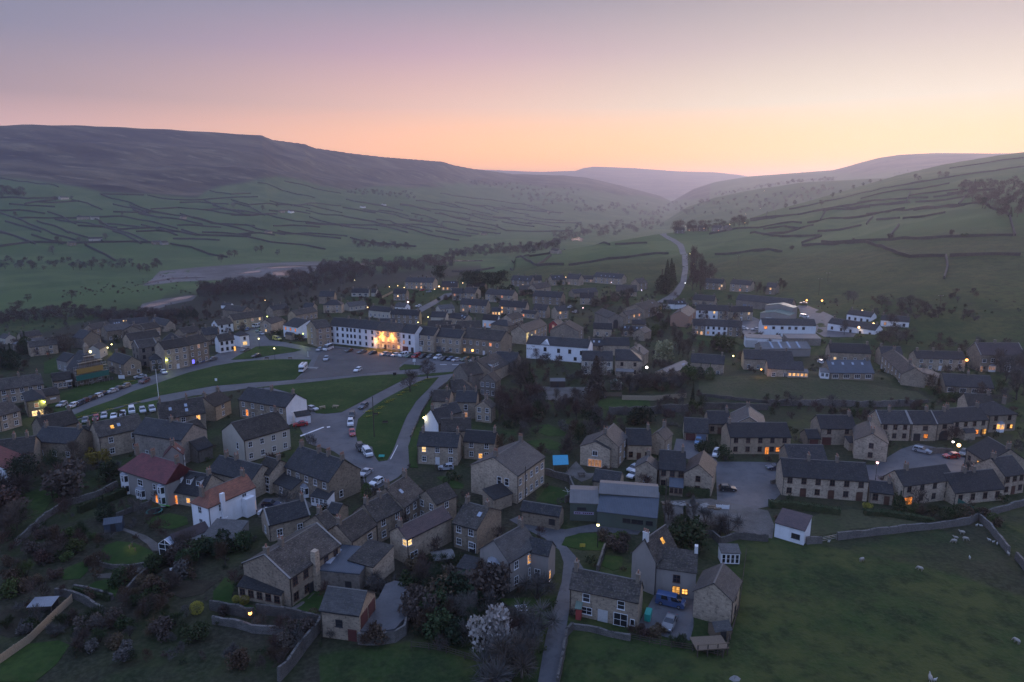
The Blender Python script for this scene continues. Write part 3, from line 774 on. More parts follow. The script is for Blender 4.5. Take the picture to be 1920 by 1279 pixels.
# ------------------------------------------------------------------ one roofed block
class Block:
    def __init__(s,T,e,h,d,flip=False):
        p1=at(*px(T,e[0],e[1]),h); p2=at(*px(T,e[2],e[3]),h)
        a=Vector((p1.x,p1.y)); b=Vector((p2.x,p2.y))
        if (b - a).length > 60:            # one end slipped past a brow: keep both ends at the nearer distance
            m=min(a.length,b.length); a=a * (m / a.length); b=b * (m / b.length); p1.z=p2.z=gz(a.x,a.y) + h
        if a.length > 900 and (b - a).length > 20:
            m=(a + b) / 2; k=10 / (b - a).length; a,b=m + (a - m) * k * 2,m + (b - m) * k * 2
        s.L=(b - a).length
        ux=(b - a) / s.L; n=Vector((-ux.y,ux.x))
        if isinstance(d,tuple):
            p3=at(*px(T,d[0],d[1]),h)
            d=abs((Vector((p3.x,p3.y)) - b).dot(n))
            d=min(max(d,2.0),16.0)
        s.d=d; s.h=h; s.ang=math.atan2(ux.y,ux.x)
        c=(a + b) / 2 + n * (d / 2)
        s.c=c
        corners=[a,b,b + n * d,a + n * d]
        zs=[gz(q.x,q.y) for q in corners]
        s.z0=min(zs)
        s.ze=(p1.z + p2.z) / 2          # eave height above sea of the scene
        s.H=s.ze - s.z0                 # real wall height
        s.Z=c.y
    def world(s): return Matrix.Translation((s.c.x,s.c.y,s.z0)) @ Matrix.Rotation(s.ang,4,'Z')

def wall_mesh(L,d,H,r,k):
    x,y=L / 2,d / 2; b=MB(); zb=-.8
    if k in 'g':
        pts_=[(-y,zb),(y,zb),(y,H),(0,H + r),(-y,H)]
    elif k == 'l':
        pts_=[(-y,zb),(y,zb),(y,H + r),(-y,H)]
    else:
        pts_=[(-y,zb),(y,zb),(y,H),(-y,H)]
    n=len(pts_)
    b.add([(-x,p[0],p[1]) for p in pts_] + [(x,p[0],p[1]) for p in pts_],
          [tuple(range(n - 1,-1,-1)),tuple(range(n,2 * n))] + [(i,(i + 1) % n,n + (i + 1) % n,n + i) for i in range(n)])
    return b.mesh('wall')
def roof_mesh(L,d,H,r,k,ov=.22,vg=.14,th=.16):
    x,y=L / 2 + vg,d / 2; b=MB(); e=.004
    sl=r / max(y,.1)
    if k == 'g':
        o=y + ov; zl=H - ov * sl + e
        prof=[(-o,zl),(0,H + r + e),(o,zl),(o,zl + th),(0,H + r + th * 1.15),(-o,zl + th)]
        n=6
        b.add([(-x,p[0],p[1]) for p in prof] + [(x,p[0],p[1]) for p in prof],
              [(0,1,4,5),(1,2,3,4),(11,10,7,6),(10,9,8,7)] + [((i + 1) % n,i,n + i,n + (i + 1) % n) for i in range(n)])
    elif k == 'l':
        sl=r / d; o0,o1=-y - ov,y + .02
        z0,z1=H - ov * sl + e,H + r + e
        b.hull8([(-x,o0,z0),(x,o0,z0),(x,o1,z1),(-x,o1,z1)],[(-x,o0,z0 + th),(x,o0,z0 + th),(x,o1,z1 + th),(-x,o1,z1 + th)])
    elif k == 'f':
        b.box(-x,x,-y - .12,y + .12,H + e,H + .22)
        b.box(-x + .25,x - .25,-y + .15,y - .15,H + .22,H + .24)
    else:                                     # hips: h both ends, i at the start end, j at the far end
        o=y + ov; xx=L / 2 + ov; zl=H - ov * sl + e
        hx=min(y,L / 2 - .05)
        xa=-L / 2 + hx if k in 'hi' else -x
        xb=L / 2 - hx if k in 'hj' else x
        ea=-xx if k in 'hi' else -x; eb=xx if k in 'hj' else x
        def ring(dz): return [(ea,-o,zl + dz),(eb,-o,zl + dz),(eb,o,zl + dz),(ea,o,zl + dz),(xa,0,H + r + e + dz),(xb,0,H + r + e + dz)]
        fs=[(0,1,5,4),(2,3,4,5),(1,2,5),(3,0,4)]
        b.add(ring(0) + ring(th),[tuple(reversed(f)) for f in fs] + [tuple(i + 6 for i in f) for f in fs] + [(i,(i + 1) % 4,6 + (i + 1) % 4,6 + i) for i in range(4)])
    return b.mesh('roof')

POT=None
def chimney(root,roof,x,y,zr,mat,near,npot=2,w=.95,t=.62,hgt=1.25,low=.9):
    global POT
    b=MB()
    b.box(x - t / 2,x + t / 2,y - w / 2,y + w / 2,zr - low,zr + hgt)
    b.box(x - t / 2 - .07,x + t / 2 + .07,y - w / 2 - .07,y + w / 2 + .07,zr + hgt,zr + hgt + .14)
    c=b.build('chimney',mat,roof)
    for i in range(npot):
        yy=y + (i - (npot - 1) / 2) * (w * .8 / max(1,npot - 1) if npot > 1 else 0)
        if near:
            if POT is None:
                POT=MB().tube((0,0,0),(0,0,.5),.15,.11,8).tube((0,0,.5),(0,0,.56),.15,.15,8).mesh('chimney_pot'); POT.materials.append(MATS['terracotta'])
            link('chimney_pot',POT,None,c,(x,yy,zr + hgt + .13))
    return c

def face_frame(B,f):
    """matrix whose -Y looks out of the wall, origin at the wall's foot in the middle; and the wall's width"""
    L,d=B.L,B.d
    if f == 'F': return Matrix.Translation((0,-d / 2,0)),L
    if f == 'B': return Matrix.Translation((0,d / 2,0)) @ Matrix.Rotation(math.pi,4,'Z'),L
    if f == 'R': return Matrix.Translation((L / 2,0,0)) @ Matrix.Rotation(math.pi / 2,4,'Z'),d
    return Matrix.Translation((-L / 2,0,0)) @ Matrix.Rotation(-math.pi / 2,4,'Z'),d

LR=random.Random(31)
def put_windows(root,B,spec,style,base=Matrix.Identity(4)):
    """F2x4d*0,3!5 : face, floors x columns, optional door, lit panes"""
    for tok in spec.split():
        f=tok[0]; body=tok[1:]
        lits={}
        cut=len(body)
        for i,ch in enumerate(body):
            if ch in LITS: cut=i; break
        tail=body[cut:]; body=body[:cut]
        cur=None; num=''
        for ch in tail + ',':
            if ch in LITS or ch == ',':
                if num: lits[int(num)]=LITS[cur]; num=''
                if ch in LITS: cur=ch
            else: num += ch
        door=body.endswith('d'); body=body.rstrip('d')
        wide=body.endswith('w'); body=body.rstrip('w')
        fl,n=[int(v) for v in body.split('x')]
        M,W=face_frame(B,f)
        fh=B.H / fl
        ww=min(1.0 if not wide else 1.9,W / n * .62); wh=min(1.35,fh * .5)
        if fl == 3: wh=min(1.5,fh * .54)
        ww=round(ww * 10) / 10; wh=round(wh * 10) / 10
        for q in range(fl):
            for i in range(n):
                u=-W / 2 + W * (i + .5) / n
                idx=q * n + i
                if door and q == 0 and i == n // 2:
                    panel(root,base @ M @ Matrix.Translation((u,0,.02)),.95,2.05,{'w': 'door_white','b': 'frame_brown','k': 'door_paint'}[style])
                    continue
                z=q * fh + min(.95,fh * .36)
                bars=(1,1) if not wide else (2,0)
                lt=lits.get(idx)
                if lt is None and B.c.y > 330 and B.c.y < 800 and LR.random() < .07: lt=LR.choice(('window_warm','window_yellow','window_orange','window_dim'))  # extra far panes made to glow at random, added beyond the listed ones
                window(root,base @ M @ Matrix.Translation((u,0,z)),ww,wh,style,lt,bars)

def add_block(root,base,B,r,k,w,rm,main,near,style,win):
    """walls and roof of one block; for an extension the roof is a sub-part of its walls"""
    wm=link('wall' if main else 'extension',wall_mesh(B.L,B.d,B.H,r,k),WALLM[w],root); wm.matrix_local=base
    rr=link('roof' if main else 'extension_roof',roof_mesh(B.L,B.d,B.H,r,k),ROOFM[rm],root if main else wm)
    if main: rr.matrix_local=base
    if k in 'ghij':
        hx=min(B.d / 2,B.L / 2 - .05)
        xa=-B.L / 2 + (hx if k in 'hi' else -.13); xb=B.L / 2 - (hx if k in 'hj' else -.13)
        b=MB(); zr=B.H + r + .15
        b.add([(xa,-.16,zr - .02),(xa,0,zr + .09),(xa,.16,zr - .02),(xb,-.16,zr - .02),(xb,0,zr + .09),(xb,.16,zr - .02)],[(0,1,4,3),(1,2,5,4),(0,2,1),(3,4,5)])
        if main: b.build('ridge_tiles','ridge_stone',rr)
        if main and near:
            for sy in (-1,1):
                yy=sy * (B.d / 2 + .24)
                MB().box(-B.L / 2 - .1,B.L / 2 + .1,yy - .06,yy + .06,B.H - .22,B.H - .11).build('gutter','gutter_black',wm)
            MB().box(-B.L / 2 + .1,-B.L / 2 + .2,-B.d / 2 - .12,-B.d / 2 - .02,0,B.H - .2).build('downpipe','gutter_black',wm)
    if win: put_windows(root,B,win,style,base)
    return wm,rr

HOUSES=[]
def H(label,T,e,h,d,r,w='s',rm='sl',win='',ch=(),k='g',nm='stone_house',cat='house',ext=(),st='w',rl=(),op=(),cop=False,cm='chimney_stone',grp=None,sign=(),dorm=(),gw=''):
    B=Block(T,e,h,d)
    W=B.world(); near=B.Z < 260
    root=thing(nm,label,cat,W.translation,B.ang,grp)
    I=Matrix.Identity(4)
    wm,rr=add_block(root,I,B,r,k,w,rm,True,near,st,win)
    if not ch and cat == 'house' and k != 'f': ch=[(-.92,2),(.92,2)] if B.L > 11 else [(.9,2)]
    for c in ch:
        t=c[0] if isinstance(c,tuple) else c
        npots=c[1] if isinstance(c,tuple) else 2
        x=t * (B.L / 2 - .36)
        chimney(root,rr,x,0,B.H + r,cm,near,npots)
    if cop:
        for sx in (-1,1):
            b=MB()
            x=sx * (B.L / 2 + .02)
            for sy in (-1,1):
                y0,y1=sy * (B.d / 2 + .25),0
                z0,z1=B.H - .25 * r / (B.d / 2) + .17,B.H + r + .2
                b.hull8([(x - .16,y0,z0),(x + .16,y0,z0),(x + .16,y1,z1),(x - .16,y1,z1)] if sy < 0 else [(x - .16,y1,z1),(x + .16,y1,z1),(x + .16,y0,z0),(x - .16,y0,z0)],
                        [(x - .16,y0,z0 + .13),(x + .16,y0,z0 + .13),(x + .16,y1,z1 + .13),(x - .16,y1,z1 + .13)] if sy < 0 else [(x - .16,y1,z1 + .13),(x + .16,y1,z1 + .13),(x + .16,y0,z0 + .13),(x - .16,y0,z0 + .13)])
            b.build('gable_coping','coping',rr)
    for f_ in gw:                                       # rendered gable facing
        sx=1 if f_ == 'R' else -1
        yy=B.d / 2 - .01
        gv=[(-yy,-.3),(yy,-.3),(yy,B.H),(0,B.H + r),(-yy,B.H)]
        xs_=(sx * (B.L / 2 - .02),sx * (B.L / 2 + .03))
        MB().add([(xs_[0],p[0],p[1]) for p in gv] + [(xs_[1],p[0],p[1]) for p in gv],[(0,1,2,3,4),(9,8,7,6,5)] + [(i,(i + 1) % 5,5 + (i + 1) % 5,5 + i) for i in range(5)]).build('gable_render','wall_white',wm)
    for q in rl:                                        # rooflights on the front slope: u along, v up the slope
        u,v=q[0],q[1]; lit=q[2] if len(q) > 2 else None
        run=B.d / 2 if k != 'l' and k != 'f' else B.d
        sl=math.atan2(r,run) if k != 'f' else 0
        yy=-B.d / 2 + run * v; zz=B.H + (r * v if k != 'f' else .1) + .2
        sw,sh=(.8,1.1) if len(q) < 5 else (q[3],q[4])
        M=Matrix.Translation(((u - .5) * B.L,yy,zz)) @ Matrix.Rotation(sl,4,'X')
        key=('rl',sw,sh,lit)
        if key not in WM:
            me=MB().box(-sw / 2,sw / 2,-sh / 2,sh / 2,-.08,.05).mesh('rooflight'); me.materials.append(MATS[lit or 'glass_roof']); WM[key]=me
        o=link('rooflight',WM[key],None,rr); o.matrix_local=M
    for q in op:                                        # openings: face, u, z, w, h, kind
        M,Wd=face_frame(B,q[0])
        m=M @ Matrix.Translation(((q[1] - .5) * Wd,0,q[2]))
        kind=q[5]
        if kind in LITS or kind in ('glass',):
            window(root,m,q[3],q[4],st,LITS.get(kind),(max(0,int(q[3] / .8) - 1),1 if q[4] > 1.0 else 0))
        elif kind == 'bay':
            bay(root,m,q[3],q[4],st,q[6] if len(q) > 6 else None)
        elif kind == 'arch':
            n=12; ring=[(-q[3] / 2,0)] + [(-q[3] / 2 * math.cos(math.pi * i / n),q[4] - q[3] / 2 + q[3] / 2 * math.sin(math.pi * i / n)) for i in range(n + 1)] + [(q[3] / 2,0)]
            N_=len(ring)
            b=MB().add([(p[0],-.03,p[1]) for p in ring] + [(p[0],.1,p[1]) for p in ring],[tuple(range(N_)),tuple(range(2 * N_ - 1,N_ - 1,-1))] + [((i + 1) % N_,i,N_ + i,N_ + (i + 1) % N_) for i in range(N_)])
            o=b.build('archway','frame_dark',root); o.matrix_local=m
        else:
            panel(root,m,q[3],q[4],kind,'garage_door' if 'garage' in kind or 'shutter' in kind else 'door')
    for q in dorm:                                      # dormers: u, v
        u,v=q[0],q[1]; run=B.d / 2
        yy=-B.d / 2 + run * v; zz=B.H + r * v
        x=(u - .5) * B.L; dw=q[2] if len(q) > 2 else 1.5; dh=1.35
        back=yy + (dh + .25) / (r / run) + .3
        b=MB().box(x - dw / 2,x + dw / 2,yy,back,zz - .3,zz + dh)
        dm=b.build('dormer','frame_white' if len(q) < 4 else q[3],rr)
        MB().hull8([(x - dw / 2 - .15,yy - .2,zz + dh + .003),(x + dw / 2 + .15,yy - .2,zz + dh + .003),(x + dw / 2 + .15,back + .6,zz + dh + .30),(x - dw / 2 - .15,back + .6,zz + dh + .30)],
                   [(x - dw / 2 - .15,yy - .2,zz + dh + .13),(x + dw / 2 + .15,yy - .2,zz + dh + .13),(x + dw / 2 + .15,back + .6,zz + dh + .43),(x - dw / 2 - .15,back + .6,zz + dh + .43)]).build('dormer_roof',ROOFM[rm],dm)
        nw=max(1,int(dw / 1.3))
        for i in range(nw):
            window(dm,Matrix.Translation((x - dw / 2 + dw * (i + .5) / nw,yy,zz + .2)),min(1.1,dw / nw * .75),.95,'w',q[4] if len(q) > 4 else None,(1,0))
    inv=W.inverted()
    for x in ext:                                       # extensions: tile, eave, h, depth, rise, kind, wall, roof, windows
        b2=Block(x[0],x[1],x[2],x[3])
        M2=inv @ b2.world()
        add_block(root,M2,b2,x[4],x[5],x[6],x[7],False,near,st,x[8] if len(x) > 8 else '')
    for q in sign:                                      # boards / lettering: face, u, z, text, size, material, board(w,h,mat) or None
        M,Wd=face_frame(B,q[0])
        m=M @ Matrix.Translation(((q[1] - .5) * Wd,-.03,q[2]))
        if len(q) > 6 and q[6]:
            bw,bh,bm=q[6]
            o=MB().box(-bw / 2,bw / 2,-.03,.02,-bh / 2,bh / 2).build('sign_board',bm,root); o.matrix_local=m
        if q[3]:
            cu=bpy.data.curves.new('lettering','FONT'); cu.body=q[3]; cu.size=q[4]; cu.align_x='CENTER'; cu.align_y='CENTER'; cu.extrude=.008
            cu.materials.append(MATS[q[5]])
            tmp=bpy.data.objects.new('lettering',cu); COL.objects.link(tmp)
            dg_=bpy.context.evaluated_depsgraph_get()
            me_=bpy.data.meshes.new_from_object(tmp.evaluated_get(dg_)); bpy.data.objects.remove(tmp)
            o=link('lettering',me_,None,root); o['kind']='stuff'
            o.matrix_local=m @ Matrix.Translation((0,-.045,0)) @ Matrix.Rotation(math.pi / 2,4,'X')
    root['_']=0
    del root['_']
    HOUSES.append((label,root,B))
    return root,B

def bay(root,m,w,hs,style,lit=None):
    """canted bay window, hs storeys of 2.5 m"""
    tot=2.5 * hs + .35
    a=[(-w / 2,0),(-w / 2 + .45,-.75),(w / 2 - .45,-.75),(w / 2,0)]
    body=MB().prism(list(reversed(a)),-.3,.75).build('bay_window','frame_white',root); body.matrix_local=m
    for s in range(hs):
        MB().prism(list(reversed(a)),2.5 * s + 2.25,2.5 * s + (2.5 + .75 if s < hs - 1 else 2.55)).build('bay_band','frame_white',body)
    ai=[(-w / 2 + .06,0),(-w / 2 + .5,-.68),(w / 2 - .5,-.68),(w / 2 - .06,0)]
    for s in range(hs):
        MB().prism(list(reversed(ai)),2.5 * s + .75,2.5 * s + 2.25).build('pane',lit or 'glass_dark',body)
        f=MB()
        for (x,y) in a + [(-.35,-.75),(.35,-.75)]:
            f.box(x - .06,x + .06,y - .02,y + .08,2.5 * s + .75,2.5 * s + 2.25)
        f.box(-w / 2 + .45,w / 2 - .45,-.74,-.68,2.5 * s + 1.72,2.5 * s + 1.8)
        f.build('glazing_bars','frame_white',body)
    top=2.5 * (hs - 1) + 2.55
    q=[(p[0] * 1.06,p[1] * 1.1) for p in a]
    MB().add([(p[0],p[1],top) for p in q] + [(-w * .2,0,top + .55),(w * .2,0,top + .55)],[(0,1,4),(1,2,5,4),(2,3,5),(3,2,1,0),(0,4,5,3)]).build('bay_roof','lead',body)
    return body
# ------------------------------------------------------------------ the houses, nearest first
# foreground
H('long stone farmhouse with a slate lean-to sunroom above the walled garden','J',(650,388,1086,98),5.5,(268,260),3.0,'s','st','F2x5 L1x1',ch=[(-.98,1),-.42],st='b',cop=True,
  ext=[('J',(210,455,580,525),2.4,2.9,1.2,'l','s','sl','F1x5')],op=[('F',.38,0,1.0,2.1,'frame_dark')])
H('flat-roofed stone outbuilding with two rooflights behind the farmhouse','J',(862,318,1250,352),3.6,(1490,140),.2,'d','bl','',k='f',nm='outbuilding',cat='outbuilding',rl=[(.2,.35,None,1.0,2.2),(.2,.68,None,1.0,2.2)],
  op=[('F',.75,0,1.0,2.0,'frame_dark'),('R',.45,0,1.3,2.2,'frame_dark')],ext=[('J',(1160,232,1370,292),3.9,(1480,140),1.2,'l','s','st')])
H('square stone garage with two brown doors above a retaining wall','J',(915,655,1250,700),4.9,(1418,515),2.2,'s','gr','',nm='garage',cat='garage',st='k',
  op=[('F',.47,2.3,1.1,1.2,'glass'),('F',.80,0,1.3,2.0,'garage_red'),('R',.27,2.1,2.3,2.2,'garage_red'),('R',.74,2.1,2.3,2.2,'garage_red')])
H('grey rendered house with a white two-storey bay in its gable','K',(795,250,1042,103),6.0,(490,168),3.0,'g','gr','F2x2',st='w',
  ext=[('K',(950,150,1135,192),5.6,(1237,122),1.8,'g','g','sl','F1x1'),('K',(350,290,492,328),2.5,3.2,.9,'l','g','sl','')],
  op=[('L',.5,.1,2.7,2,'bay'),('L',.8,.8,.6,1.2,'glass'),('L',.16,1.2,.5,1.1,'glass'),('F',.70,3.4,.95,1.7,'*'),('F',.80,0,1.0,2.2,'door_white')])
H('low stone cottage with mossy roof beside the lane in front','L',(130,465,715,590),5.0,(805,480),2.5,'s','st','',ch=[(-.97,1),(.97,1)],cop=False,
  op=[('F',.25,3.1,1.1,1.4,'glass'),('F',.76,3.1,1.1,1.4,'glass'),('F',.26,.8,1.7,1.2,'glass'),('F',.76,0,2.2,2.2,'glass'),('F',.93,.6,.6,1.0,'glass'),('F',.5,0,1.5,2.1,'shutter_grey')],
  ext=[('L',(180,640,225,648),2.2,2.0,.8,'l','r','gn','')])
H('tall grey rendered house with white chimney and lit lower windows','L',(865,245,1040,110),6.6,(600,212),3.4,'g','st','',ch=[(-.97,3)],cm='chimney_white',st='b',rl=[(.6,.5,'window_warm')],
  ext=[('L',(872,292,1215,335),5.3,6.0,2.4,'g','g','st','')])
H('gabled stone barn at the edge of the sheep field','L',(1522,585,1592,400),4.8,(1188,517),2.3,'s','gr','F2x1',nm='barn',cat='barn',st='k')
H('white summerhouse with glazed doors at the field edge','L',(1430,168,1590,172),2.3,2.4,.6,'w','gr','',k='l',nm='summerhouse',cat='summerhouse',op=[('F',.14,.25,.55,1.7,'glass'),('F',.38,.25,.55,1.7,'glass'),('F',.62,.25,.55,1.7,'glass'),('F',.86,.25,.55,1.7,'glass')])
H('long green sheet-clad workshop with dark ribbed roof and signboard','G',(640,555,1085,605),3.4,7.0,2.6,'n','bl','',nm='workshop',cat='workshop',st='k',k='l',
  op=[('F',.5,1.6,1.6,.9,'glass'),('F',.68,1.6,2.4,.9,'glass'),('F',.88,1.6,1.4,.9,'glass')],
  ext=[('G',(435,490,645,500),4.2,9.0,1.0,'g','n','me',''),('G',(655,420,1095,452),5.6,7.0,.9,'g','n','me','')])
H('low stone outhouse with slate roof left of the green workshop','G',(65,545,352,592),3.2,(430,545),1.3,'s','sl','',nm='outhouse',cat='outbuilding',op=[('F',.82,.9,1.2,1.3,'frame_dark')])
H('tall double-pile stone house with many white sash windows','X',(970,892,1021,857),7.0,(870,880),3.2,'s','gr','F2x5',ch=[(-.9,4),(.95,4)],op=[('L',.62,4.2,1.0,1.6,'glass'),('L',.78,4.2,1.0,1.6,'glass'),('L',.72,.9,1.0,1.7,'glass')],
  ext=[('F',(1780,470,1918,420),3.0,4.0,1.2,'l','s','sl','')])
H('stone house with honey gable and paired white windows behind the bay house','F',(1475,640,1655,690),5.3,(1890,565),2.6,'s','st','F2x2',ch=[(-.95,2),(.96,1)],rl=[(.8,.6)],op=[('F',.8,0,1.5,2.1,'glass')])
H('narrow stone house with a lit corner window','F',(1130,765,1462,600),5.4,5.0,1.7,'s','pu','',ch=[(-.97,2)],op=[('F',.06,4.0,.9,1.2,'+'),('L',.88,4.0,1.1,1.2,'+'),('F',.14,1.0,1.8,1.2,'glass')])
H('stone cottage with mossy roof and small white gable window','F',(715,780,900,655),4.6,(545,700),2.6,'s','st','',ch=[(-.9,2)],op=[('F',.72,2.6,1.3,1.2,'glass'),('L',.3,2.4,.8,1.2,'glass')],st='w')
H('stone cottage with old slates and a tall twin-pot stack','F',(900,632,1108,530),5.0,7.0,2.8,'s','st','F2x2',ch=[(-.95,2),(.1,1)])
H('stone house with rooflight and brown mossy roof near the junction','F',(1110,525,1262,420),5.5,(850,460),3.4,'s','st','F2x3',ch=[(-.95,2),(.9,2)],rl=[(.35,.55)],
  ext=[('F',(1350,505,1500,440),5.2,(1255,425),2.2,'g','s','st','F2x1 L2x2')])
H('large stone house with four stacks and a broad bare gable','F',(215,220,545,335),5.8,(790,240),3.8,'s','sl','F2x5',ch=[(-.95,3),(-.1,3),(.35,3),(.97,3)],
  op=[('R',.36,1.0,.9,1.5,'glass'),('F',.45,.1,2.6,1,'bay')],ext=[('F',(410,440,535,465),2.3,2.6,.9,'l','w','sl','F1x4'),('F',(112,335,265,395),2.5,3.5,1.4,'l','s','sl','F1x1')])
H('lower stone wing-house with white oriel beside the gravel court','F',(0,250,100,280),5.0,7.0,2.4,'s','st','',op=[('F',.75,2.6,1.8,1.6,'glass'),('F',.75,.5,1.3,1.6,'glass')])
H('slate-roofed house with three white dormers and lit doors','E',(1258,398,1500,442),3.0,8.0,3.6,'s','sl','',op=[('F',.18,.1,1.9,2.1,'!'),('F',.62,.9,1.0,1.1,'*')],dorm=[(.2,.42,1.3),(.5,.42,1.3),(.8,.42,1.3)])
H('white house with orange hipped roof and tall white chimney breast','X',(390,952,478,913),5.6,(352,944),2.5,'w','or','F2x2 L2x1',k='i',op=[('F',.93,.2,1.3,2.2,'*')],ch=(),
  ext=[('E',(1510,755,1750,772),2.4,6.0,1.2,'l','g','gr','F1x5'),('E',(1312,792,1565,690),2.5,3.2,1.2,'g','w','pu','')])
H('red-roofed pair of houses with white bay windows','E',(892,240,1242,348),5.7,(1388,240),3.6,'g','rd','',ch=[(-.85,3),(-.1,3),(.95,3)],k='i',
  op=[('F',.12,0,2.3,2,'bay'),('F',.45,0,2.9,1,'bay'),('F',.45,3.3,1.7,1.4,'glass'),('F',.9,0,2.1,2,'bay'),('F',.75,3.5,.8,1.2,'glass'),('F',.78,.3,1.0,2.0,'!')])
H('red-roofed house with white-edged gable behind the bay-windowed pair','E',(1368,128,1380,90),5.6,(1500,150),2.4,'g','rd','F2x1',nm='stone_house',rl=[(.3,.4)],ch=[(-.5,2)])
H('red-roofed house cut by the left edge of the picture','E',(45,238,150,128),5.5,9.0,3.0,'w','rd','',ch=[(.9,3)])
H('big stone house with cream-rendered front above the road junction','X',(457,826,543,802),6.4,(400,812),3.6,'c','st','F2x4',ch=[(.95,3)],op=[('L',.7,3.2,.9,1.8,'glass')])
H('black-roofed long house with white gable facing the green','X',(447,749,536,764),6.0,(582,750),3.0,'s','sl','F2x5 R2x2',gw='R',ch=[(.0,2),(.93,1)],op=[('F',.17,1.0,1.0,2.0,'!')],
  ext=[('B',(300,968,408,950),2.7,2.4,.9,'l','w','sl','')])
H('brown-roofed stone house with rooflights below the flagpole','X',(300,786,385,774),5.5,9.0,3.8,'s','st','F2x3*5',ch=[(-.95,2),(.3,2)],rl=[(.25,.5),(.6,.6),(.6,.3)])
H('small sandstone house with white porch beside the black-roofed house','X',(402,763,432,749),4.8,8.0,2.8,'y','st','F2x1',ch=[(-.9,1),(.9,1)])
H('dark slate building with scaffold under its eaves','X',(250,812,340,826),6.8,9.0,3.0,'d','sl','F1x2',ch=[(.1,1)])
H('stone building with mossy roof and one glowing rooflight','X',(185,820,270,802),6.2,9.0,3.0,'s','st','F2x2',ch=[(-.95,1)],rl=[(.35,.45,'window_warm'),(.5,.5)])
H('stone house in front of the parked white van by the verge','X',(82,807,147,792),5.0,8.5,3.0,'s','st','F1x2',ch=[(-.9,2),(.95,1)])
H('slate-roofed stone house with one small white window','X',(62,827,137,832),4.8,8.0,2.8,'s','sl','F1x3',ch=[(-.9,2),(.9,1)])
H('brown-roofed stone house at the far left above the red roof','X',(-6,856,62,848),5.0,8.5,3.0,'s','st','F2x2',ch=[(-.2,2),(.6,2)])
H('small gabled outhouse beside the mossy-roofed building','A',(560,1120,690,1110),4.0,6.0,2.2,'s','st','',ch=[(.4,1)],nm='outhouse',cat='outbuilding')
H('brown-roofed stone building right of the scaffolded slate house','A',(1330,1130,1545,1060),5.0,7.0,2.6,'s','st','F1x2',ch=[(-.4,2)])
H('dark stone outbuilding under the cream house gable','A',(1480,1220,1590,1180),3.6,6.0,2.0,'d','sl','',nm='outbuilding',cat='outbuilding')
H('stone cottage tucked behind the dormer house','E',(1560,250,1880,330),4.6,7.5,2.6,'s','sl','F1x2',ch=[(-.7,2),(-.2,2)])
H('dark slate cottage below the orange-roofed white house','F',(95,660,400,580),3.8,6.0,2.4,'s','sl','F1x2 L1x1',ch=[(.95,2)],cop=True)
H('small gabled cottage between the farmhouse and the mossy cottage','F',(545,700,625,655),4.4,7.0,2.4,'s','st','',ch=[(-.4,2)])
H('dark roofed outbuilding left of the twin-stack cottage','F',(530,560,610,575),3.0,4.0,1.4,'s','sl','',nm='outbuilding',cat='outbuilding')
# right of the green, climbing from the lit cottage
H('stone cottage with two glowing panes and a climber over its door','B',(1208,1180,1508,1192),5.2,7.0,2.6,'s','sl','F2x3d+3',ch=[(-.9,1),(.96,3)])
H('stone cottage with tall gable stack right of the lit cottage','B',(1555,1148,1785,1165),5.0,6.0,2.2,'s','sl','F2x2',ch=[(.95,2)],op=[('F',.55,.5,1.0,1.3,'*')])
H('house with plain white gable wall facing the lane','N',(335,1235,560,1180),4.6,(160,1130),3.3,'s','sl','',ch=[(-.95,2)],gw='L')
H('stone-roofed house behind the white gable wall','B',(1390,1075,1612,1066),4.6,7.0,2.6,'s','st','F1x3',ch=[(-.3,2),(.6,1)])
H('dark slate cottage wedged above the white gable','N',(480,1100,682,1055),4.6,6.0,2.4,'d','sl','',ch=[(-.4,2)])
H('stone house with tall twin stacks and a lit doorway','N',(590,905,900,912),5.6,7.0,2.6,'s','sl','',ch=[(-.3,2),(.95,2)],op=[('F',.5,3.0,1.0,1.6,'glass'),('F',.5,.1,1.0,2.0,'~')])
H('gabled stone house with small paired windows beside reddish bare trees','N',(1125,1000,1192,940),5.0,(870,992),2.0,'s','st','L2x2',ch=[(.3,2)])
H('low stone house with rough roof beside the lane bend','N',(235,892,490,902),4.8,7.5,2.6,'s','st','F1x2',ch=[(.6,2)])
H('stone house with hipped mossy roof above the lane bend','N',(545,765,890,745),5.0,9.0,3.2,'s','st','',ch=[(-.8,2),(.9,1)],k='j')
H('dark gabled stone house with white sash windows above the yard','N',(1190,612,1272,560),5.8,(925,606),2.6,'d','st','L2x3',ch=())
H('large dark-roofed house with ivy chimney at the road corner','N',(775,520,1010,470),6.0,9.0,3.6,'d','st','',ch=[(-.3,3),(.7,2)])
H('stone house with long white dormer of red-framed windows','N',(1130,462,1400,330),4.6,(935,295),3.8,'s','st','',ch=[(-.9,2),(.3,2)],dorm=[(.38,.2,5.5)])
H('dark slate house behind the white-dormered house','N',(1180,300,1500,320),5.0,8.0,3.2,'d','sl','',ch=[(.2,2)])
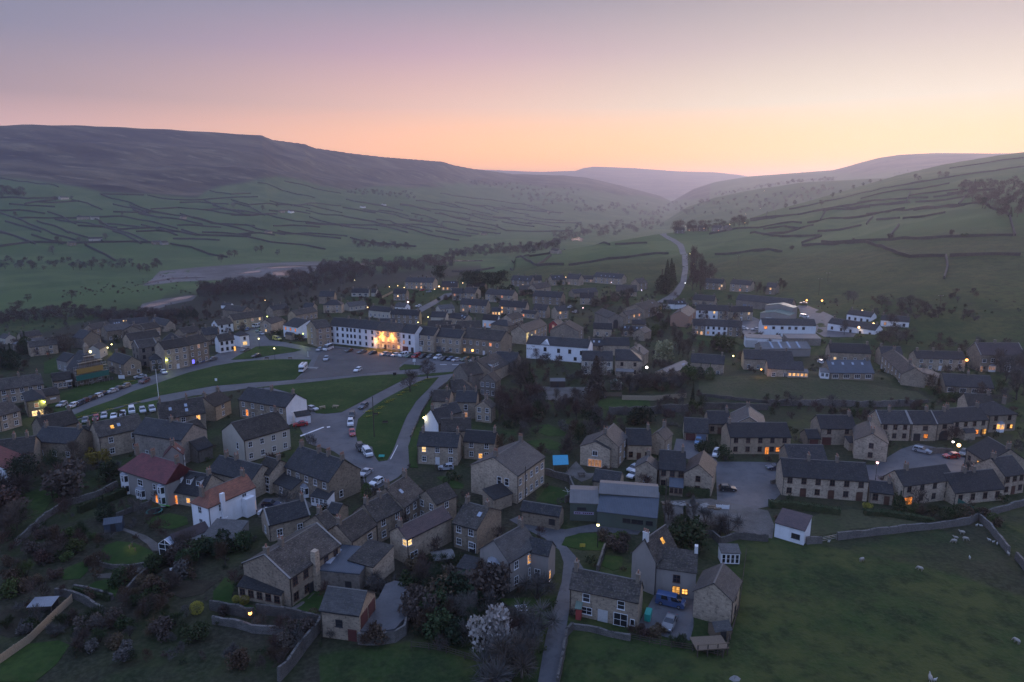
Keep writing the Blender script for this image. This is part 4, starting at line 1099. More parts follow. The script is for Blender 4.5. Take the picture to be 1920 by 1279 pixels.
# around the square
G3='houses along the square'
H('white three-storey terraced house at the left end of the square','B',(548,281,668,291),8.9,8.5,3.2,'w','sl','F3x3',ch=[(.9,3)],nm='terraced_house',st='k')
H('white terraced inn with dark balconies beside the left end house','B',(669,292,752,299),8.9,8.5,3.2,'w','sl','F3x3',ch=[(.9,2)],nm='terraced_house',st='k')
H('white terraced house with tall narrow windows next to the floodlit pub','B',(753,299,893,314),8.9,8.5,3.2,'w','sl','F3x3',ch=[(-.2,2),(.9,3)],nm='terraced_house',st='k')
PUB=H('stone pub with pale quoins floodlit orange on the square','B',(895,314,1084,331),8.9,8.5,3.2,'y','st','F3x5+1,6,8*4,7,11',ch=[(-.1,3),(.9,3)],nm='pub',cat='pub',op=[('F',.36,0,1.3,2.3,'frame_dark')])
H('white terraced shop with dark windows right of the floodlit pub','B',(1085,331,1189,343),8.9,8.5,3.0,'w','sl','',ch=[(.9,3)],nm='terraced_house',st='k',op=[('F',.2,6.4,1.0,1.5,'glass'),('F',.62,6.4,1.0,1.5,'glass'),('F',.2,3.6,1.0,1.6,'~'),('F',.62,3.6,1.0,1.6,'glass'),('F',.3,0,3.0,2.3,'garage_red'),('F',.8,0,1.2,2.2,'frame_dark')])
H('stone terraced shop with white shopfront on the square','B',(1190,344,1330,359),8.0,8.5,3.0,'s','sl','F3x2',ch=[(.9,3)],nm='terraced_house',op=[('F',.25,0,2.6,2.3,'door_white'),('F',.33,3.2,2.4,1.9,'glass')])
H('long stone terraced house with pale shop window on the square','B',(1331,360,1532,376),7.4,8.5,3.0,'s','sl','F2x4',ch=[(-.9,3),(.2,2),(.95,2)],nm='terraced_house',op=[('F',.16,0,3.0,2.5,'garage_blue')])
H('broad stone house with many sashes lit by a wall lantern','P',(40,1062,625,1115),7.2,(815,1045),3.5,'s','st','F2x6d*0!10',ch=[(-.9,3),(-.1,2),(.95,3)])
HOTEL=H('white hotel with small pediment and painted lettering','C',(108,416,570,452),6.6,9.0,2.8,'w','sl','',nm='hotel',cat='hotel',st='k',ch=[(.1,2),(.98,2)],
  op=[('F',.31,3.9,1.2,1.7,'glass'),('F',.53,3.7,1.2,1.7,'glass'),('F',.71,3.7,1.2,1.7,'glass'),('F',.9,3.5,1.4,1.7,'glass'),('F',.31,.1,2.4,1,'bay'),('F',.56,.8,1.6,1.4,'glass'),('F',.8,.8,1.2,1.4,'glass')],
  sign=[('F',.115,5.6,'THE',.85,'frame_brown'),('F',.115,4.45,'BUCK HOTEL',1.0,'frame_brown')])
# behind the square
H('long stone range with yellow-lit gable behind the hotel','P',(1015,988,1325,872),6.0,(800,960),2.8,'s','sl','F2x6',ch=[(-.9,2),(.9,2)])
H('dark gabled stone house with red brick stack behind the hotel','P',(1805,978,1872,920),5.5,(1440,900),3.6,'d','st','F2x1',ch=[(-.6,3)])
H('small red-fronted gable house with white bargeboards','P',(1482,872,1562,838),4.6,(1385,848),2.0,'r','sl','L2x1',cop=True)
H('stone semi with dark roof and steep right gable near the hotel backs','P',(1115,637,1312,657),4.8,(1470,650),3.0,'s','sl','F2x3',ch=[(.2,2)])
H('pale stone wing-house right of the steep-gabled semi','P',(1482,672,1645,655),5.0,6.0,2.4,'s','sl','F2x2',ch=[(-.2,1)])
H('dark-roofed stone semi with two lit orange windows','P',(600,590,1000,617),5.0,(1110,600),3.3,'s','sl','F2x4*0,4',ch=[(-.1,2),(.7,2)])
H('dark shed-like house with a lit orange end window','P',(935,690,1150,712),3.0,5.0,1.4,'s','sl','F1x3!0',nm='cottage')
H('long dark semi with a lit window left of the two-window semi','P',(20,562,412,588),5.0,(530,570),3.2,'s','sl','F2x4*0',ch=[(-.3,2),(.6,2)])
H('dark slate cottage with three glowing panes behind the square','P',(358,790,580,806),4.4,(655,790),2.6,'w','sl','F1x3~0,1*2')
H('stone cottage with white-framed windows on its sunless side','P',(800,797,968,747),4.8,7.0,2.4,'s','st','F2x4',ch=[(.2,1)])
H('dark low building with hipped roof behind the broad sash house','P',(478,862,745,892),3.6,7.0,2.4,'s','sl','',k='h',nm='outbuilding',cat='outbuilding')
H('stone-slated cottages with stacks behind the terrace row','P',(0,925,345,905),5.2,7.5,2.8,'s','st','',ch=[(-.6,2),(.6,2)])
H('low extension with three lit panes between the dark semis','P',(498,668,628,668),3.0,5.0,1.8,'s','sl','F1x3*0,1+2',nm='cottage')
H('stone semi with gable window in the upper rows','P',(400,412,802,437),5.2,(885,412),3.0,'s','sl','F2x4~2 R1x1',ch=[(-.3,2),(.7,2)])
H('stone semi with pale gable beside the reddish hedge','P',(1110,442,1532,467),5.2,(1615,442),3.2,'s','sl','F2x4',ch=[(-.3,2),(.7,2)])
H('small stone house with one lit pane below the pines','P',(60,397,242,402),5.0,(355,362),3.0,'s','sl','F2x2*1',ch=[(.2,1)])
H('stepped dark terrace with lit pane at the top of the village','P',(780,200,1075,222),5.0,8.0,3.4,'s','sl','F2x4+2',ch=[(-.5,2),(.2,2)],rl=[(.4,.3),(.8,.4)])
H('right end house of the stepped dark terrace','P',(1078,205,1248,200),5.4,(1300,190),3.6,'s','sl','F2x2',ch=[(.0,2)])
H('brown gabled house with white verge in front of the stepped terrace','P',(1165,335,1385,300),4.6,8.0,3.2,'s','st','F1x2',cop=False)
H('low brown roof left of the white-verged gable','P',(900,350,1165,355),3.2,8.0,3.0,'s','st','',nm='cottage')
H('long low dark roofs under the tall pines','P',(110,292,382,302),3.6,7.5,2.6,'s','sl','F1x4',ch=[(-.2,1),(.5,1)],nm='cottage')
H('dark house with small rooflights above the upper lamp','P',(1405,200,1600,190),4.6,8.0,3.2,'s','sl','F1x3',rl=[(.3,.5),(.6,.6)])
H('tall dark gable house beside the upper lamp post','P',(1610,175,1800,190),5.2,8.0,3.4,'s','sl','F1x2')
H('bungalow with one bright orange window at the field edge','Q',(20,182,252,192),2.8,6.5,2.6,'s','sl','F1x4*0',nm='bungalow')
H('long upper terrace with row of rooflights below the green field','Q',(262,155,682,182),5.0,(785,152),3.4,'s','sl','F2x5',ch=[(.0,2),(.6,2)],rl=[(.25,.35),(.4,.35),(.55,.35),(.7,.35)])
H('large stone-roofed house sloping to a white-lit wall','Q',(600,372,912,378),3.4,9.0,4.2,'s','st','F1x2',ch=[(.5,2)])
H('stone house behind the white security lamp','Q',(950,262,1075,232),5.2,8.0,3.2,'s','st','F2x2')
H('stone semi with drifting chimney smoke','Q',(60,457,267,462),5.0,(402,472),3.0,'s','sl','F2x2 R1x2',ch=[(.2,2)])
H('long roofed garage row behind the smoking semi','Q',(-30,402,330,375),3.0,7.0,2.4,'s','sl','',nm='garage_row',cat='garage')
H('big stone barn with arched dark doorway','Q',(280,692,482,772),6.0,(690,752),2.2,'d','st','',nm='barn',cat='barn',op=[('R',.5,0,2.8,5.0,'arch')])
H('stone house with lit upper end window and white rooflight','Q',(1030,652,1290,580),5.2,(850,592),3.0,'s','st','F2x2',ch=[(-.3,2),(.4,2)],op=[('F',.92,2.8,1.0,1.6,'*')],rl=[(.75,.6)])
H('narrow stone cottage with an orange-lit upper window','Q',(755,735,985,692),5.0,5.5,2.0,'s','sl','F2x3!5',ch=[(-.9,2)])
H('orange-brick gabled house beside dark shrubs','Q',(1690,752,1800,660),6.0,(1445,712),2.8,'b','gr','F2x1',ch=())
H('low slate building with white gable end and two rooflights','Q',(1480,565,1650,562),3.0,5.0,2.0,'w','sl','',rl=[(.4,.5),(.7,.5)],nm='cottage')
H('small dark house with white-trimmed gable below the hill road','Q',(1310,552,1470,560),3.4,5.0,2.0,'w','sl','',nm='cottage')
H('stone barn with plain right gable in the village centre','Q',(260,922,532,932),4.4,(620,922),2.6,'s','sl','F1x2',nm='barn',cat='barn')
H('low slate cottage with four rooflights and a white window','Q',(690,948,1052,972),3.4,5.0,1.8,'s','sl','F1x3',rl=[(.1,.6),(.28,.6),(.6,.6),(.78,.6)],nm='cottage')
H('little dark roof above the four-rooflight cottage','Q',(842,862,1040,868),3.0,5.0,2.0,'s','sl','',nm='outbuilding',cat='outbuilding')
H('small grey-roofed gable beside the pale willow','Q',(1030,1000,1130,960),4.0,6.0,1.8,'s','gr','',nm='outbuilding',cat='outbuilding')
H('dark slate house with two rooflights behind the hotel yard','Q',(225,1182,402,1192),4.2,6.0,2.6,'s','sl','',rl=[(.2,.55),(.65,.55)],ch=[(.95,2)])
H('long dark slate roof beside the two-rooflight house','Q',(412,1178,800,1188),4.6,7.5,2.8,'s','sl','',ch=[(-.9,2)])
H('long cream house behind the big bare conifer','U',(95,287,552,292),6.0,7.5,3.0,'c','sl','F2x4',ch=[(.3,1)])
H('hip-roofed stone house beside the brilliant white floodlight','U',(592,287,985,292),6.0,9.0,3.4,'s','sl','F2x2',k='j',st='b',ext=[('U',(600,455,860,462),2.6,2.5,.5,'l','s','me','')])
H('stone house with pinkish roof behind the hip-roofed house','U',(1015,205,1088,150),5.0,(830,95),2.8,'s','gr','',ch=[(-.3,1)])
H('dark slate house with white window above the ivy','C',(1338,562,1588,567),4.4,7.0,2.8,'s','sl','F1x3',ch=[(-.95,2),(.9,2)])
H('small glazed lean-to house with blue-white roof strips','C',(1180,640,1340,585),2.8,6.0,1.4,'s','me','',nm='outbuilding',cat='outbuilding',rl=[(.8,.5,None,2.5,.6)])
# right-hand industrial estate and terraces
H('stone end house of the white-fronted terrace with glowing rings of light','R',(0,724,184,728),5.0,7.5,2.8,'s','sl','F2x2',nm='terraced_house',op=[('F',.3,.8,1.3,1.2,'*'),('F',.7,.5,1.0,1.5,'*')])
H('white-rendered middle house of the terrace','R',(185,728,512,742),5.0,7.5,2.8,'w','sl','F2x4d',nm='terraced_house',st='k')
H('stone right end house of the white-fronted terrace','R',(513,742,720,755),5.0,7.5,2.8,'s','sl','F2x2',nm='terraced_house',ch=[(.9,1)])
H('white cottage above the stone and white terrace','R',(45,492,370,502),5.0,7.0,2.8,'w','sl','F2x3',nm='terraced_house',st='k')
H('narrow stone cottage between the white cottage and white-gabled house','R',(373,503,545,512),5.0,7.0,2.8,'s','sl','F2x2',nm='terraced_house')
H('stone house with bright ground-floor window and white gable','R',(560,512,890,517),5.2,(935,500),2.8,'s','sl','F2x3d+0',nm='terraced_house',gw='R')
H('long dark slate shed with pillared front','R',(640,358,1460,395),4.2,8.5,3.2,'d','sl','',nm='shed',cat='shed',op=[('F',.17,.2,2.2,2.6,'garage_blue'),('F',.28,.2,2.2,2.6,'garage_blue')])
H('tall green-roofed industrial unit','R',(1500,472,1562,430),7.0,(1035,442),1.5,'g','gn','',nm='industrial_unit',cat='shed')
H('lower green-roofed industrial unit in front of the tall one','R',(1440,592,1525,522),5.0,(955,552),1.3,'g','gn','',nm='industrial_unit',cat='shed',op=[('L',.3,0,3.0,3.4,'shutter_grey')])
H('long white workshop with row of small dark windows','R',(1040,712,1840,727),6.0,8.0,2.6,'w','sl','',nm='workshop',cat='workshop',st='b',op=[('F',.06,4.0,1.4,1.3,'!'),('F',.21,4.0,1.2,1.2,'glass'),('F',.37,4.0,1.2,1.2,'glass'),('F',.51,4.0,1.2,1.2,'glass'),('F',.63,4.0,1.2,1.2,'glass'),('F',.77,4.0,1.2,1.2,'glass')])
H('flat-roofed white workshop with roller door under a bright lamp','R',(790,907,1330,927),4.6,7.0,.4,'w','me','',k='l',nm='workshop',cat='workshop',op=[('F',.16,0,5.2,3.4,'shutter_grey'),('F',.42,.9,1.0,1.2,'glass'),('F',.52,.9,1.0,1.2,'glass')])
H('long low grey metal shed right of the roller-door workshop','R',(1410,917,1915,922),3.4,7.0,.9,'d','me','',k='l',nm='shed',cat='shed')
H('brown metal shed roof with pale rooflight stripes','R',(1040,1078,1760,1070),3.6,9.0,2.2,'g','me','',nm='shed',cat='shed',rl=[(.22,.55,None,.9,4.5),(.40,.55,None,.9,4.5),(.58,.55,None,.9,4.5),(.78,.55,None,.9,4.5)])
H('sprawling slate-roofed stone building beside the steep lane','R',(765,1228,1500,1245),4.4,9.0,3.0,'s','sl','F1x5',ch=[(-.3,1),(.8,1)],ext=[('D',(0,607,268,612),3.0,7.0,2.4,'g','s','sl','F1x3'),('D',(150,632,302,636),2.0,2.4,.8,'l','s','me','F1x5*0,1,2,3,4')])
H('stone house with bright pane at the foot of the dark slope','R',(170,82,442,92),5.0,7.0,2.8,'s','sl','F2x3',ch=[(-.6,2),(.8,2)],op=[('F',.95,3.0,1.0,1.3,'+')])
H('stone house with several dim orange panes below the slope','R',(550,107,862,112),5.0,7.0,2.8,'s','sl','F2x3~5!1',ch=[(-.9,2),(.9,2)])
H('small stone house with one orange pane beside a dark tree','R',(1085,147,1232,152),5.0,7.0,2.6,'s','sl','F2x1*1')
H('L-shaped dark slate house below the hill road trees','R',(-10,335,312,357),4.2,(402,330),3.0,'s','sl','F1x3')
H('white cottage lit by two wall lamps beside the yard','D',(590,205,772,210),3.0,6.5,2.2,'w','sl','F1x4',st='b',nm='cottage')
H('white cottage with wall lamps at the far right of the yard','D',(845,245,1058,252),3.0,6.5,2.2,'w','sl','F1x3',st='b',nm='cottage')
H('long low white cottage row lit by two bright lamps','D',(448,275,805,305),3.0,7.0,2.4,'w','sl','F1x5',st='b',nm='cottage')
H('dark slate house with one lit window behind the blue-slate bungalow','D',(468,482,772,492),4.4,8.0,3.2,'s','sl','F1x4+0',ch=[(-.95,2),(.95,2)])
H('bungalow with big blue slate roof and four rooflights','D',(468,632,795,642),2.7,9.0,3.8,'s','bl','F1x4w',nm='bungalow',rl=[(.12,.7),(.35,.7),(.58,.7),(.8,.7)],ext=[('D',(395,630,460,636),2.4,3.5,.8,'l','w','me','F1x2')])
H('stone row running uphill beside the bungalow','D',(848,517,1005,628),5.0,8.0,2.6,'s','st','F2x6',ch=[(-.9,2),(.6,3)],nm='terraced_house')
H('low stone gable with two lit slots at ground level','D',(1272,682,1290,640),3.4,(1008,642),1.5,'s','gr','',op=[('L',.35,.1,1.4,.4,'*'),('L',.68,.1,1.3,.4,'*')])
H('row of stone cottages with white windows and front shrubs','D',(1115,527,1482,537),5.0,7.0,2.5,'s','sl','F2x5d',ch=[(-.9,2),(-.2,2),(.9,2)],nm='terraced_house')
H('dark roofed house behind the uphill stone row','D',(850,495,1010,500),5.0,7.0,2.6,'s','sl','',ch=[(-.9,2)])
H('large purple-roofed house with white bay windows at right edge','D',(1595,500,1925,505),7.0,9.5,4.0,'s','pu','',ch=[(-.95,3),(-.1,3)],cop=True,op=[('F',.1,3.9,1.4,1.3,'glass'),('F',.3,3.9,1.6,1.6,'glass'),('F',.06,.1,1.1,2.2,'~'),('F',.3,.1,2.8,1,'bay','window_dim'),('F',.66,.1,2.8,1,'bay'),('F',.66,3.9,1.6,1.6,'glass')])
H('dark slate bungalow with wide white windows near the right edge','D',(1330,728,1692,757),2.8,9.0,3.4,'s','sl','F1x4w',nm='bungalow',ch=[(.1,2)])
# mews houses
H('mews house with blank slate roof left of the lit mews house','D',(845,1016,1068,1020),5.2,7.5,2.8,'s','sl','F2x3',st='b',ch=[(-.1,2)],cop=True)
H('mews house with porch and one lit ground-floor window','D',(1080,1020,1268,1020),5.2,7.5,2.8,'s','sl','',st='b',ch=[(.7,2)],cop=True,op=[('F',.55,3.3,1.3,1.2,'glass'),('F',.6,.9,1.2,1.2,'!'),('F',.25,0,1.8,2.2,'frame_dark')])
H('archway bay of the mews row','D',(1270,1016,1384,1012),5.2,7.0,2.6,'s','sl','',st='b',op=[('F',.5,0,2.8,3.0,'arch'),('F',.5,3.6,1.2,1.2,'glass')])
H('mews house with gabled porch right of the archway','D',(1386,1002,1650,986),5.2,7.5,2.8,'s','sl','F2x4',st='b',op=[('F',.72,.9,1.0,1.3,'!'),('F',.93,.7,1.2,1.6,'*')],ext=[('D',(1478,1085,1558,1080),2.4,2.0,.8,'g','s','sl','')])
H('corner mews house with glowing bay window','D',(1660,957,1866,942),5.4,8.5,2.8,'s','sl','F2x2',st='b',k='h',op=[('F',.45,.3,2.4,1,'bay','window_warm'),('F',.85,1.0,.9,1.2,'*')])
H('stone roofed house behind the corner mews house','D',(1500,885,1700,895),5.4,8.0,3.0,'s','st','',st='b')
H('mews house with red garage door left of the gable house','D',(395,1052,660,1054),5.0,7.0,2.8,'s','sl','F2x2',st='b',op=[('F',.2,0,2.4,2.2,'garage_red')])
H('gable-fronted stone house in the middle of the mews','D',(900,1170,868,1065),5.2,(655,1142),2.3,'s','gr','L2x1',st='b',ext=[('D',(610,1160,665,1160),2.4,3.0,.8,'l','s','sl','')])
H('small link garage with maroon door in the mews','D',(300,1127,392,1127),2.6,5.0,1.8,'s','sl','',nm='garage',cat='garage',op=[('F',.5,0,2.3,2.1,'garage_red')])
H('double garage with red and blue doors','C',(1292,1078,1470,1088),2.6,7.0,3.2,'s','sl','',nm='garage',cat='garage',op=[('F',.27,0,2.5,2.1,'garage_red'),('F',.73,0,2.5,2.1,'garage_blue')])
H('low stone house with one lit window right of the double garage','C',(1475,1017,1640,1022),3.2,7.5,2.8,'s','sl','F1x3d*2',st='b')
H('stone house with pale coping gable above the brown-windowed house','C',(1900,1050,1880,960),5.2,(1650,1035),2.8,'s','gr','',st='b',cop=True,ch=[(.8,2)])
H('brown-windowed stone house with lit doorway facing the close','C',(1635,1117,2090,1118),5.0,8.0,2.8,'y','sl','F2x5',st='b',ch=[(-.95,1)],op=[('F',.62,0,1.0,2.1,'!'),('F',.80,.8,1.1,1.2,'!')])
H('dark low roof behind the long brown-windowed terrace','H',(155,160,440,165),3.0,7.0,2.6,'s','sl','',nm='garage_row',cat='garage')
H('long two-storey stone terrace with brown doors and windows','H',(115,287,755,332),5.0,7.5,3.0,'s','sl','F2x6',st='b',ch=[(-.35,2),(.35,2)],op=[('F',.25,0,1.2,2.1,'frame_brown'),('F',.58,0,1.2,2.1,'frame_brown'),('F',.91,0,1.2,2.1,'frame_brown')])
H('low stone link house right of the long terrace','H',(765,407,938,427),2.8,5.0,1.8,'s','sl','F1x2d',st='b',nm='cottage')
H('stone house with glowing patio doors behind clipped shrubs','H',(1015,362,1395,317),5.0,(850,292),2.6,'s','sl','F2x4',st='k',ch=[(-.6,2)],op=[('F',.12,.2,2.4,1.8,'!')])
H('single-storey stone house with big slate roof beside the green fence','H',(1400,417,1770,382),3.0,7.5,3.2,'s','sl','F1x4',st='b',ch=[(-.2,2),(.2,1)])
H('big stone house with one glowing upper window at right edge','H',(1488,88,1642,185),5.6,10.0,3.4,'s','sl','',st='b',op=[('F',.72,3.0,2.6,1.5,'*'),('F',.2,3.2,1.0,1.2,'glass'),('F',.15,0,1.6,2.4,'arch')],ch=[(.9,2)])
H('stone house with brown door at the right edge below the glowing house','H',(1775,292,1930,270),5.0,8.0,3.0,'s','sl','F2x3d',st='b',ch=[(-.9,2)])
H('white shed with sloping roof and one dark window','H',(55,640,275,702),3.2,5.0,1.3,'w','pu','',k='l',nm='shed',cat='shed',st='k',op=[('F',.72,1.0,1.6,1.0,'glass')])
# middle, below the long retaining wall
H('stone house with patio doors and pale roof beside the blue canopy','C',(797,1190,862,1110),6.0,(632,1112),3.0,'s','gr','F2x2',ch=[(-.9,2)],ext=[('C',(735,1212,775,1135),5.2,(490,1222),1.7,'g','s','gr','')])
H('warm stone cottage with pale green door','C',(862,1172,1046,1177),4.4,7.5,3.2,'y','sl','F1x3d',st='b')
H('gabled stone cottage right of the pale green door','C',(1145,1142,1202,1092),4.6,(1062,1092),2.0,'s','gr','F1x1')
H('small hip-roofed stone house beside the green workshop','G',(1088,242,1102,190),4.4,(922,232),1.8,'s','gr','L1x1')
H('stone house with hipped front wing and brown windows','G',(1105,237,1300,252),5.0,9.0,3.2,'s','sl','F2x3',st='b',ext=[('G',(1500,297,1532,190),5.0,(1282,292),2.6,'g','s','sl','L2x1'),('G',(1180,370,1280,380),2.2,3.0,1.0,'l','s','bl','F1x3')])
H('dark slate outbuilding behind the green workshop','G',(605,322,800,352),2.8,(885,292),1.8,'s','sl','',nm='outbuilding',cat='outbuilding')
# left side of the green
H('scaffolded stone chapel with steep slate roof','V',(200,880,330,915),6.2,(850,862),6.0,'d','sl','R1x3',nm='chapel',cat='chapel')
H('small slate-roofed hall left of the chapel','V',(45,752,205,790),4.4,6.5,2.4,'g','sl','F1x2',nm='hall',cat='hall')
H('stone cottage with white windows right of the chapel','V',(812,757,1055,830),5.0,(1280,772),2.6,'s','sl','F2x2',op=[('R',.5,3.1,.9,1.2,'glass'),('R',.25,.8,.9,1.2,'glass'),('R',.8,.8,.9,1.2,'glass')],ch=[(-.9,2)])
H('hip-roofed stone corner house with white porch','V',(1452,765,1630,745),4.6,(1290,738),1.8,'s','sl','F2x2',k='h')
H('tall three-storey stone mill with slate roof and dark openings','V',(1275,588,1560,547),8.4,9.0,2.6,'d','st','F3x2 L3x2',st='k',nm='mill',cat='mill',cop=True)
H('three-storey stone house lit by a green-yellow lamp','A',(1230,462,1408,432),9.0,8.5,2.8,'s','st','F3x3d',ch=[(-.95,2),(.2,1)])
H('three-storey stone house with blue-lit window beside the white cottage','A',(1410,431,1560,397),9.0,8.5,2.8,'s','st','F3x3~7#0',ch=[(-.5,2),(.9,2)])
H('white L-shaped cottage with one glowing shop window','S',(245,802,475,767),5.5,(80,792),2.4,'w','st','F2x3',st='k',ch=[(.8,2)],ext=[('S',(558,722,690,702),5.4,6.0,1.8,'h','w','sl','')],op=[('F',.98,.1,.9,2.0,'*')])
H('stone terrace lit yellow-green at its right end','S',(465,487,905,422),5.5,7.5,2.8,'s','st','F2x4+7',ch=[(.2,2),(.6,2)],nm='terraced_house')
H('low white cottage left of the yellow-lit terrace','S',(228,562,455,527),4.6,6.5,2.4,'w','st','F2x2',st='k',ch=[(.1,1)])
H('stone gable house by a green-yellow lamp and silver car','S',(1025,542,1200,482),5.0,(870,532),2.2,'s','sl','L2x1')
H('white house with three orange upstairs windows','S',(1205,557,1425,597),6.0,(1570,502),2.8,'w','sl','F2x3!3,4,5',st='k',ch=[(.95,2)],ext=[('S',(1235,690,1335,705),2.6,2.0,.9,'g','s','sl','')])
H('tall stone corner house with stacked white windows by the square','S',(1702,613,1925,583),8.8,(1515,572),3.0,'s','st','F3x2 L3x1',ch=[(-.9,3)])
H('low stone row with white windows behind the orange-windowed house','S',(1400,412,1720,352),4.0,7.0,2.4,'s','st','F1x5',ch=[(-.3,2)],nm='terraced_house')
H('stone gable house below the smoking chimney','S',(1500,292,1642,297),4.2,(1795,277),2.4,'s','sl','')
H('dark slate house behind the white L-shaped cottage','S',(-20,705,215,692),5.0,8.0,2.8,'s','sl','F1x2',ch=[(.6,2)])
H('long low roof beneath the field-edge lamp','S',(300,347,590,332),4.0,7.5,2.4,'s','st','',ch=[(.5,2)])
H('tiny white cabin at the field corner','S',(272,262,415,260),2.6,5.0,1.8,'w','sl','F1x1',ch=[(-.5,1)],nm='cabin')
H('slate-roofed row with pots right of the field-edge lamp','S',(1055,335,1300,300),4.2,7.0,2.4,'s','sl','',ch=[(-.6,2),(.3,2)])
H('grey-roofed outbuilding beside the stone gable house','S',(1010,505,1140,515),3.4,6.0,1.8,'s','sl','',nm='outbuilding',cat='outbuilding')
H('white-gabled dark house among trees behind the square','X',(598,556,626,556),5.0,7.0,3.2,'s','sl','',ch=[(.4,2)])
H('square stone house with hipped roof behind the white terrace','X',(606,572,640,572),5.0,7.5,2.6,'s','sl','F2x2',k='h')
H('stone house with paired roofs beside the dark hedge','A',(165,372,315,352),4.6,8.0,2.8,'s','st','F1x3',ch=[(-.8,2)],ext=[('A',(220,400,330,390),3.0,4.0,1.0,'l','s','st','')])
H('small house with pale green doors at the far left','A',(-10,372,40,380),4.0,6.0,2.2,'c','sl','F1x2',nm='cottage')
H('long stone cottage with one tiny orange pane beside the yew','A',(222,447,430,422),4.2,6.5,2.2,'s','st','F2x2',ch=[(.9,2)],op=[('F',.6,.3,.6,.6,'!')])
H('blue-grey metal roofed shed behind the yews','A',(95,428,220,422),3.0,6.0,1.0,'d','bl','',k='l',nm='shed',cat='shed')
H('brown-roofed stone house among the back lanes beyond the chapel','V',(595,302,880,255),5.0,8.5,3.2,'s','st','F2x2',ch=[(-.9,1)])
H('dark gabled house directly behind the chapel','V',(290,420,450,440),5.0,8.0,3.0,'d','sl','',ch=[(.7,2)])
H('long dark slate range with two glowing rooflights','V',(850,248,1430,195),4.0,9.5,3.4,'d','sl','',rl=[(.12,.35),(.18,.38),(.24,.4),(.36,.62,'window_yellow'),(.42,.64,'window_yellow')])
H('stone row with grey roof behind the lamp-lit cottage','V',(800,332,1160,284),4.6,7.5,2.6,'s','gr','F1x4')
H('pale stone gable beyond the mill','V',(1340,315,1372,285),4.8,(1150,262),2.6,'s','st','')
H('stone cottage with two white dormer-high windows beyond the mill','V',(1385,307,1602,262),4.4,6.5,2.4,'s','st','F1x3')
H('pale-gabled house with orange lamp beyond the mill','V',(1450,214,1680,218),4.4,(1800,192),2.4,'s','sl','',ch=[(-.9,2)])
H('brown mossy roofs huddled above the mill','V',(1150,472,1600,402),4.0,8.0,2.8,'s','st','',ch=[(.2,2)])
H('dark domed-roof outbuilding behind the green-lamp house','V',(1640,470,1900,450),4.4,7.0,2.8,'s','sl','',k='h',nm='outbuilding',cat='outbuilding')
H('stone house with grey roof behind the three-storey pair','A',(1380,345,1505,322),5.0,7.5,2.4,'s','st','F1x3',ch=[(.8,2)])
H('dark slate house above the white L-shaped cottage','A',(1530,355,1640,340),5.0,7.5,3.0,'s','sl','',ch=[(-.4,2)])
H('little cream cottage glowing under a yellow lamp','V',(690,600,800,545),4.2,5.0,1.8,'c','sl','',op=[('F',.6,1.4,.7,.9,'glass')],nm='cottage')
H('low stone school building with white sign above its door','V',(-10,1078,268,1042),3.4,6.5,2.2,'s','st','F1x4',nm='school',cat='school',op=[('F',.86,0,1.1,2.1,'frame_dark')],sign=[('F',.86,2.9,'',.3,'frame_dark',(2.2,.8,'frame_white'))])
H('long stone house with three white upper windows at the far left','A',(-10,768,325,718),5.4,9.0,2.8,'s','st','F2x5',ch=[(.0,2),(.9,2)])
H('hip-roofed corner shop with lime-lit wall','A',(195,852,342,830),5.4,(60,802),2.0,'s','sl','',k='h',op=[('F',.5,3.0,1.1,1.4,'~'),('F',.5,.3,3.0,1.6,'+')],nm='shop',cat='shop')
H('small lean building with white board beside the corner shop','A',(330,812,446,792),3.0,6.0,1.8,'s','st','',nm='outbuilding',cat='outbuilding',sign=[('F',.55,1.7,'',.3,'frame_dark',(1.8,.6,'frame_white'))])
H('gabled stone house left of the corner shop','A',(-10,962,150,917),5.0,8.0,2.8,'s','st','F2x2',ch=[(.9,2)])
# uphill cluster left of the back road
H('cream bungalow with slate roof and pale end wall','O',(410,652,722,682),4.2,6.5,2.2,'c','sl','F1x5',nm='bungalow',ext=[('O',(405,690,540,700),2.6,4.0,.4,'l','c','me','')])
H('stone house with right gable and blue-green garden sheet','O',(735,707,1162,732),5.4,(1260,722),2.6,'s','sl','F2x5')
H('small cottage washed pink by a street lamp','O',(800,600,950,612),3.0,6.0,2.2,'w','gr','F1x2 R1x1',nm='cottage')
H('stone house with cross gable beside the back road','O',(775,402,962,407),5.0,(1190,392),3.0,'s','sl','F2x3 R1x1')
H('pale green bungalow with wide white windows','O',(150,387,407,392),3.0,(470,382),2.8,'c','sl','F1x3w',nm='bungalow')
H('small pale gabled annexe right of the wide-windowed bungalow','O',(445,385,515,390),3.0,(560,380),2.6,'c','sl','',nm='bungalow')
H('long stone terrace with two glowing windows under the river trees','O',(950,232,1372,242),5.4,(1470,212),3.0,'s','sl','F2x6*2,3~9',ch=[(-.8,1),(-.2,1),(.4,1),(.9,1)])
H('dark roofed clubhouse with lit veranda beside the bright lamp','O',(1500,302,1742,302),3.0,9.0,3.8,'s','sl','F1x4*0,1',rl=[(.6,.7),(.75,.7)],nm='bungalow')
H('dark house with large white window at the top of the back road','O',(1655,402,1822,402),5.0,8.0,3.0,'s','sl','F2x2')
H('small house glowing yellow under a lamp behind the terrace','O',(1340,752,1560,762),4.0,6.5,2.6,'c','sl','',op=[('L',.4,.5,1.2,1.6,'+')],nm='cottage')
H('dark slate cottage with two rooflights behind the terrace','O',(1610,762,1850,792),4.0,6.5,2.2,'s','sl','F1x3',rl=[(.7,.6),(.9,.4)],nm='cottage')
H('low grey bungalow with white gable beside the back road','O',(1480,642,1700,622),3.0,6.5,2.0,'c','gr','F1x3',nm='bungalow')
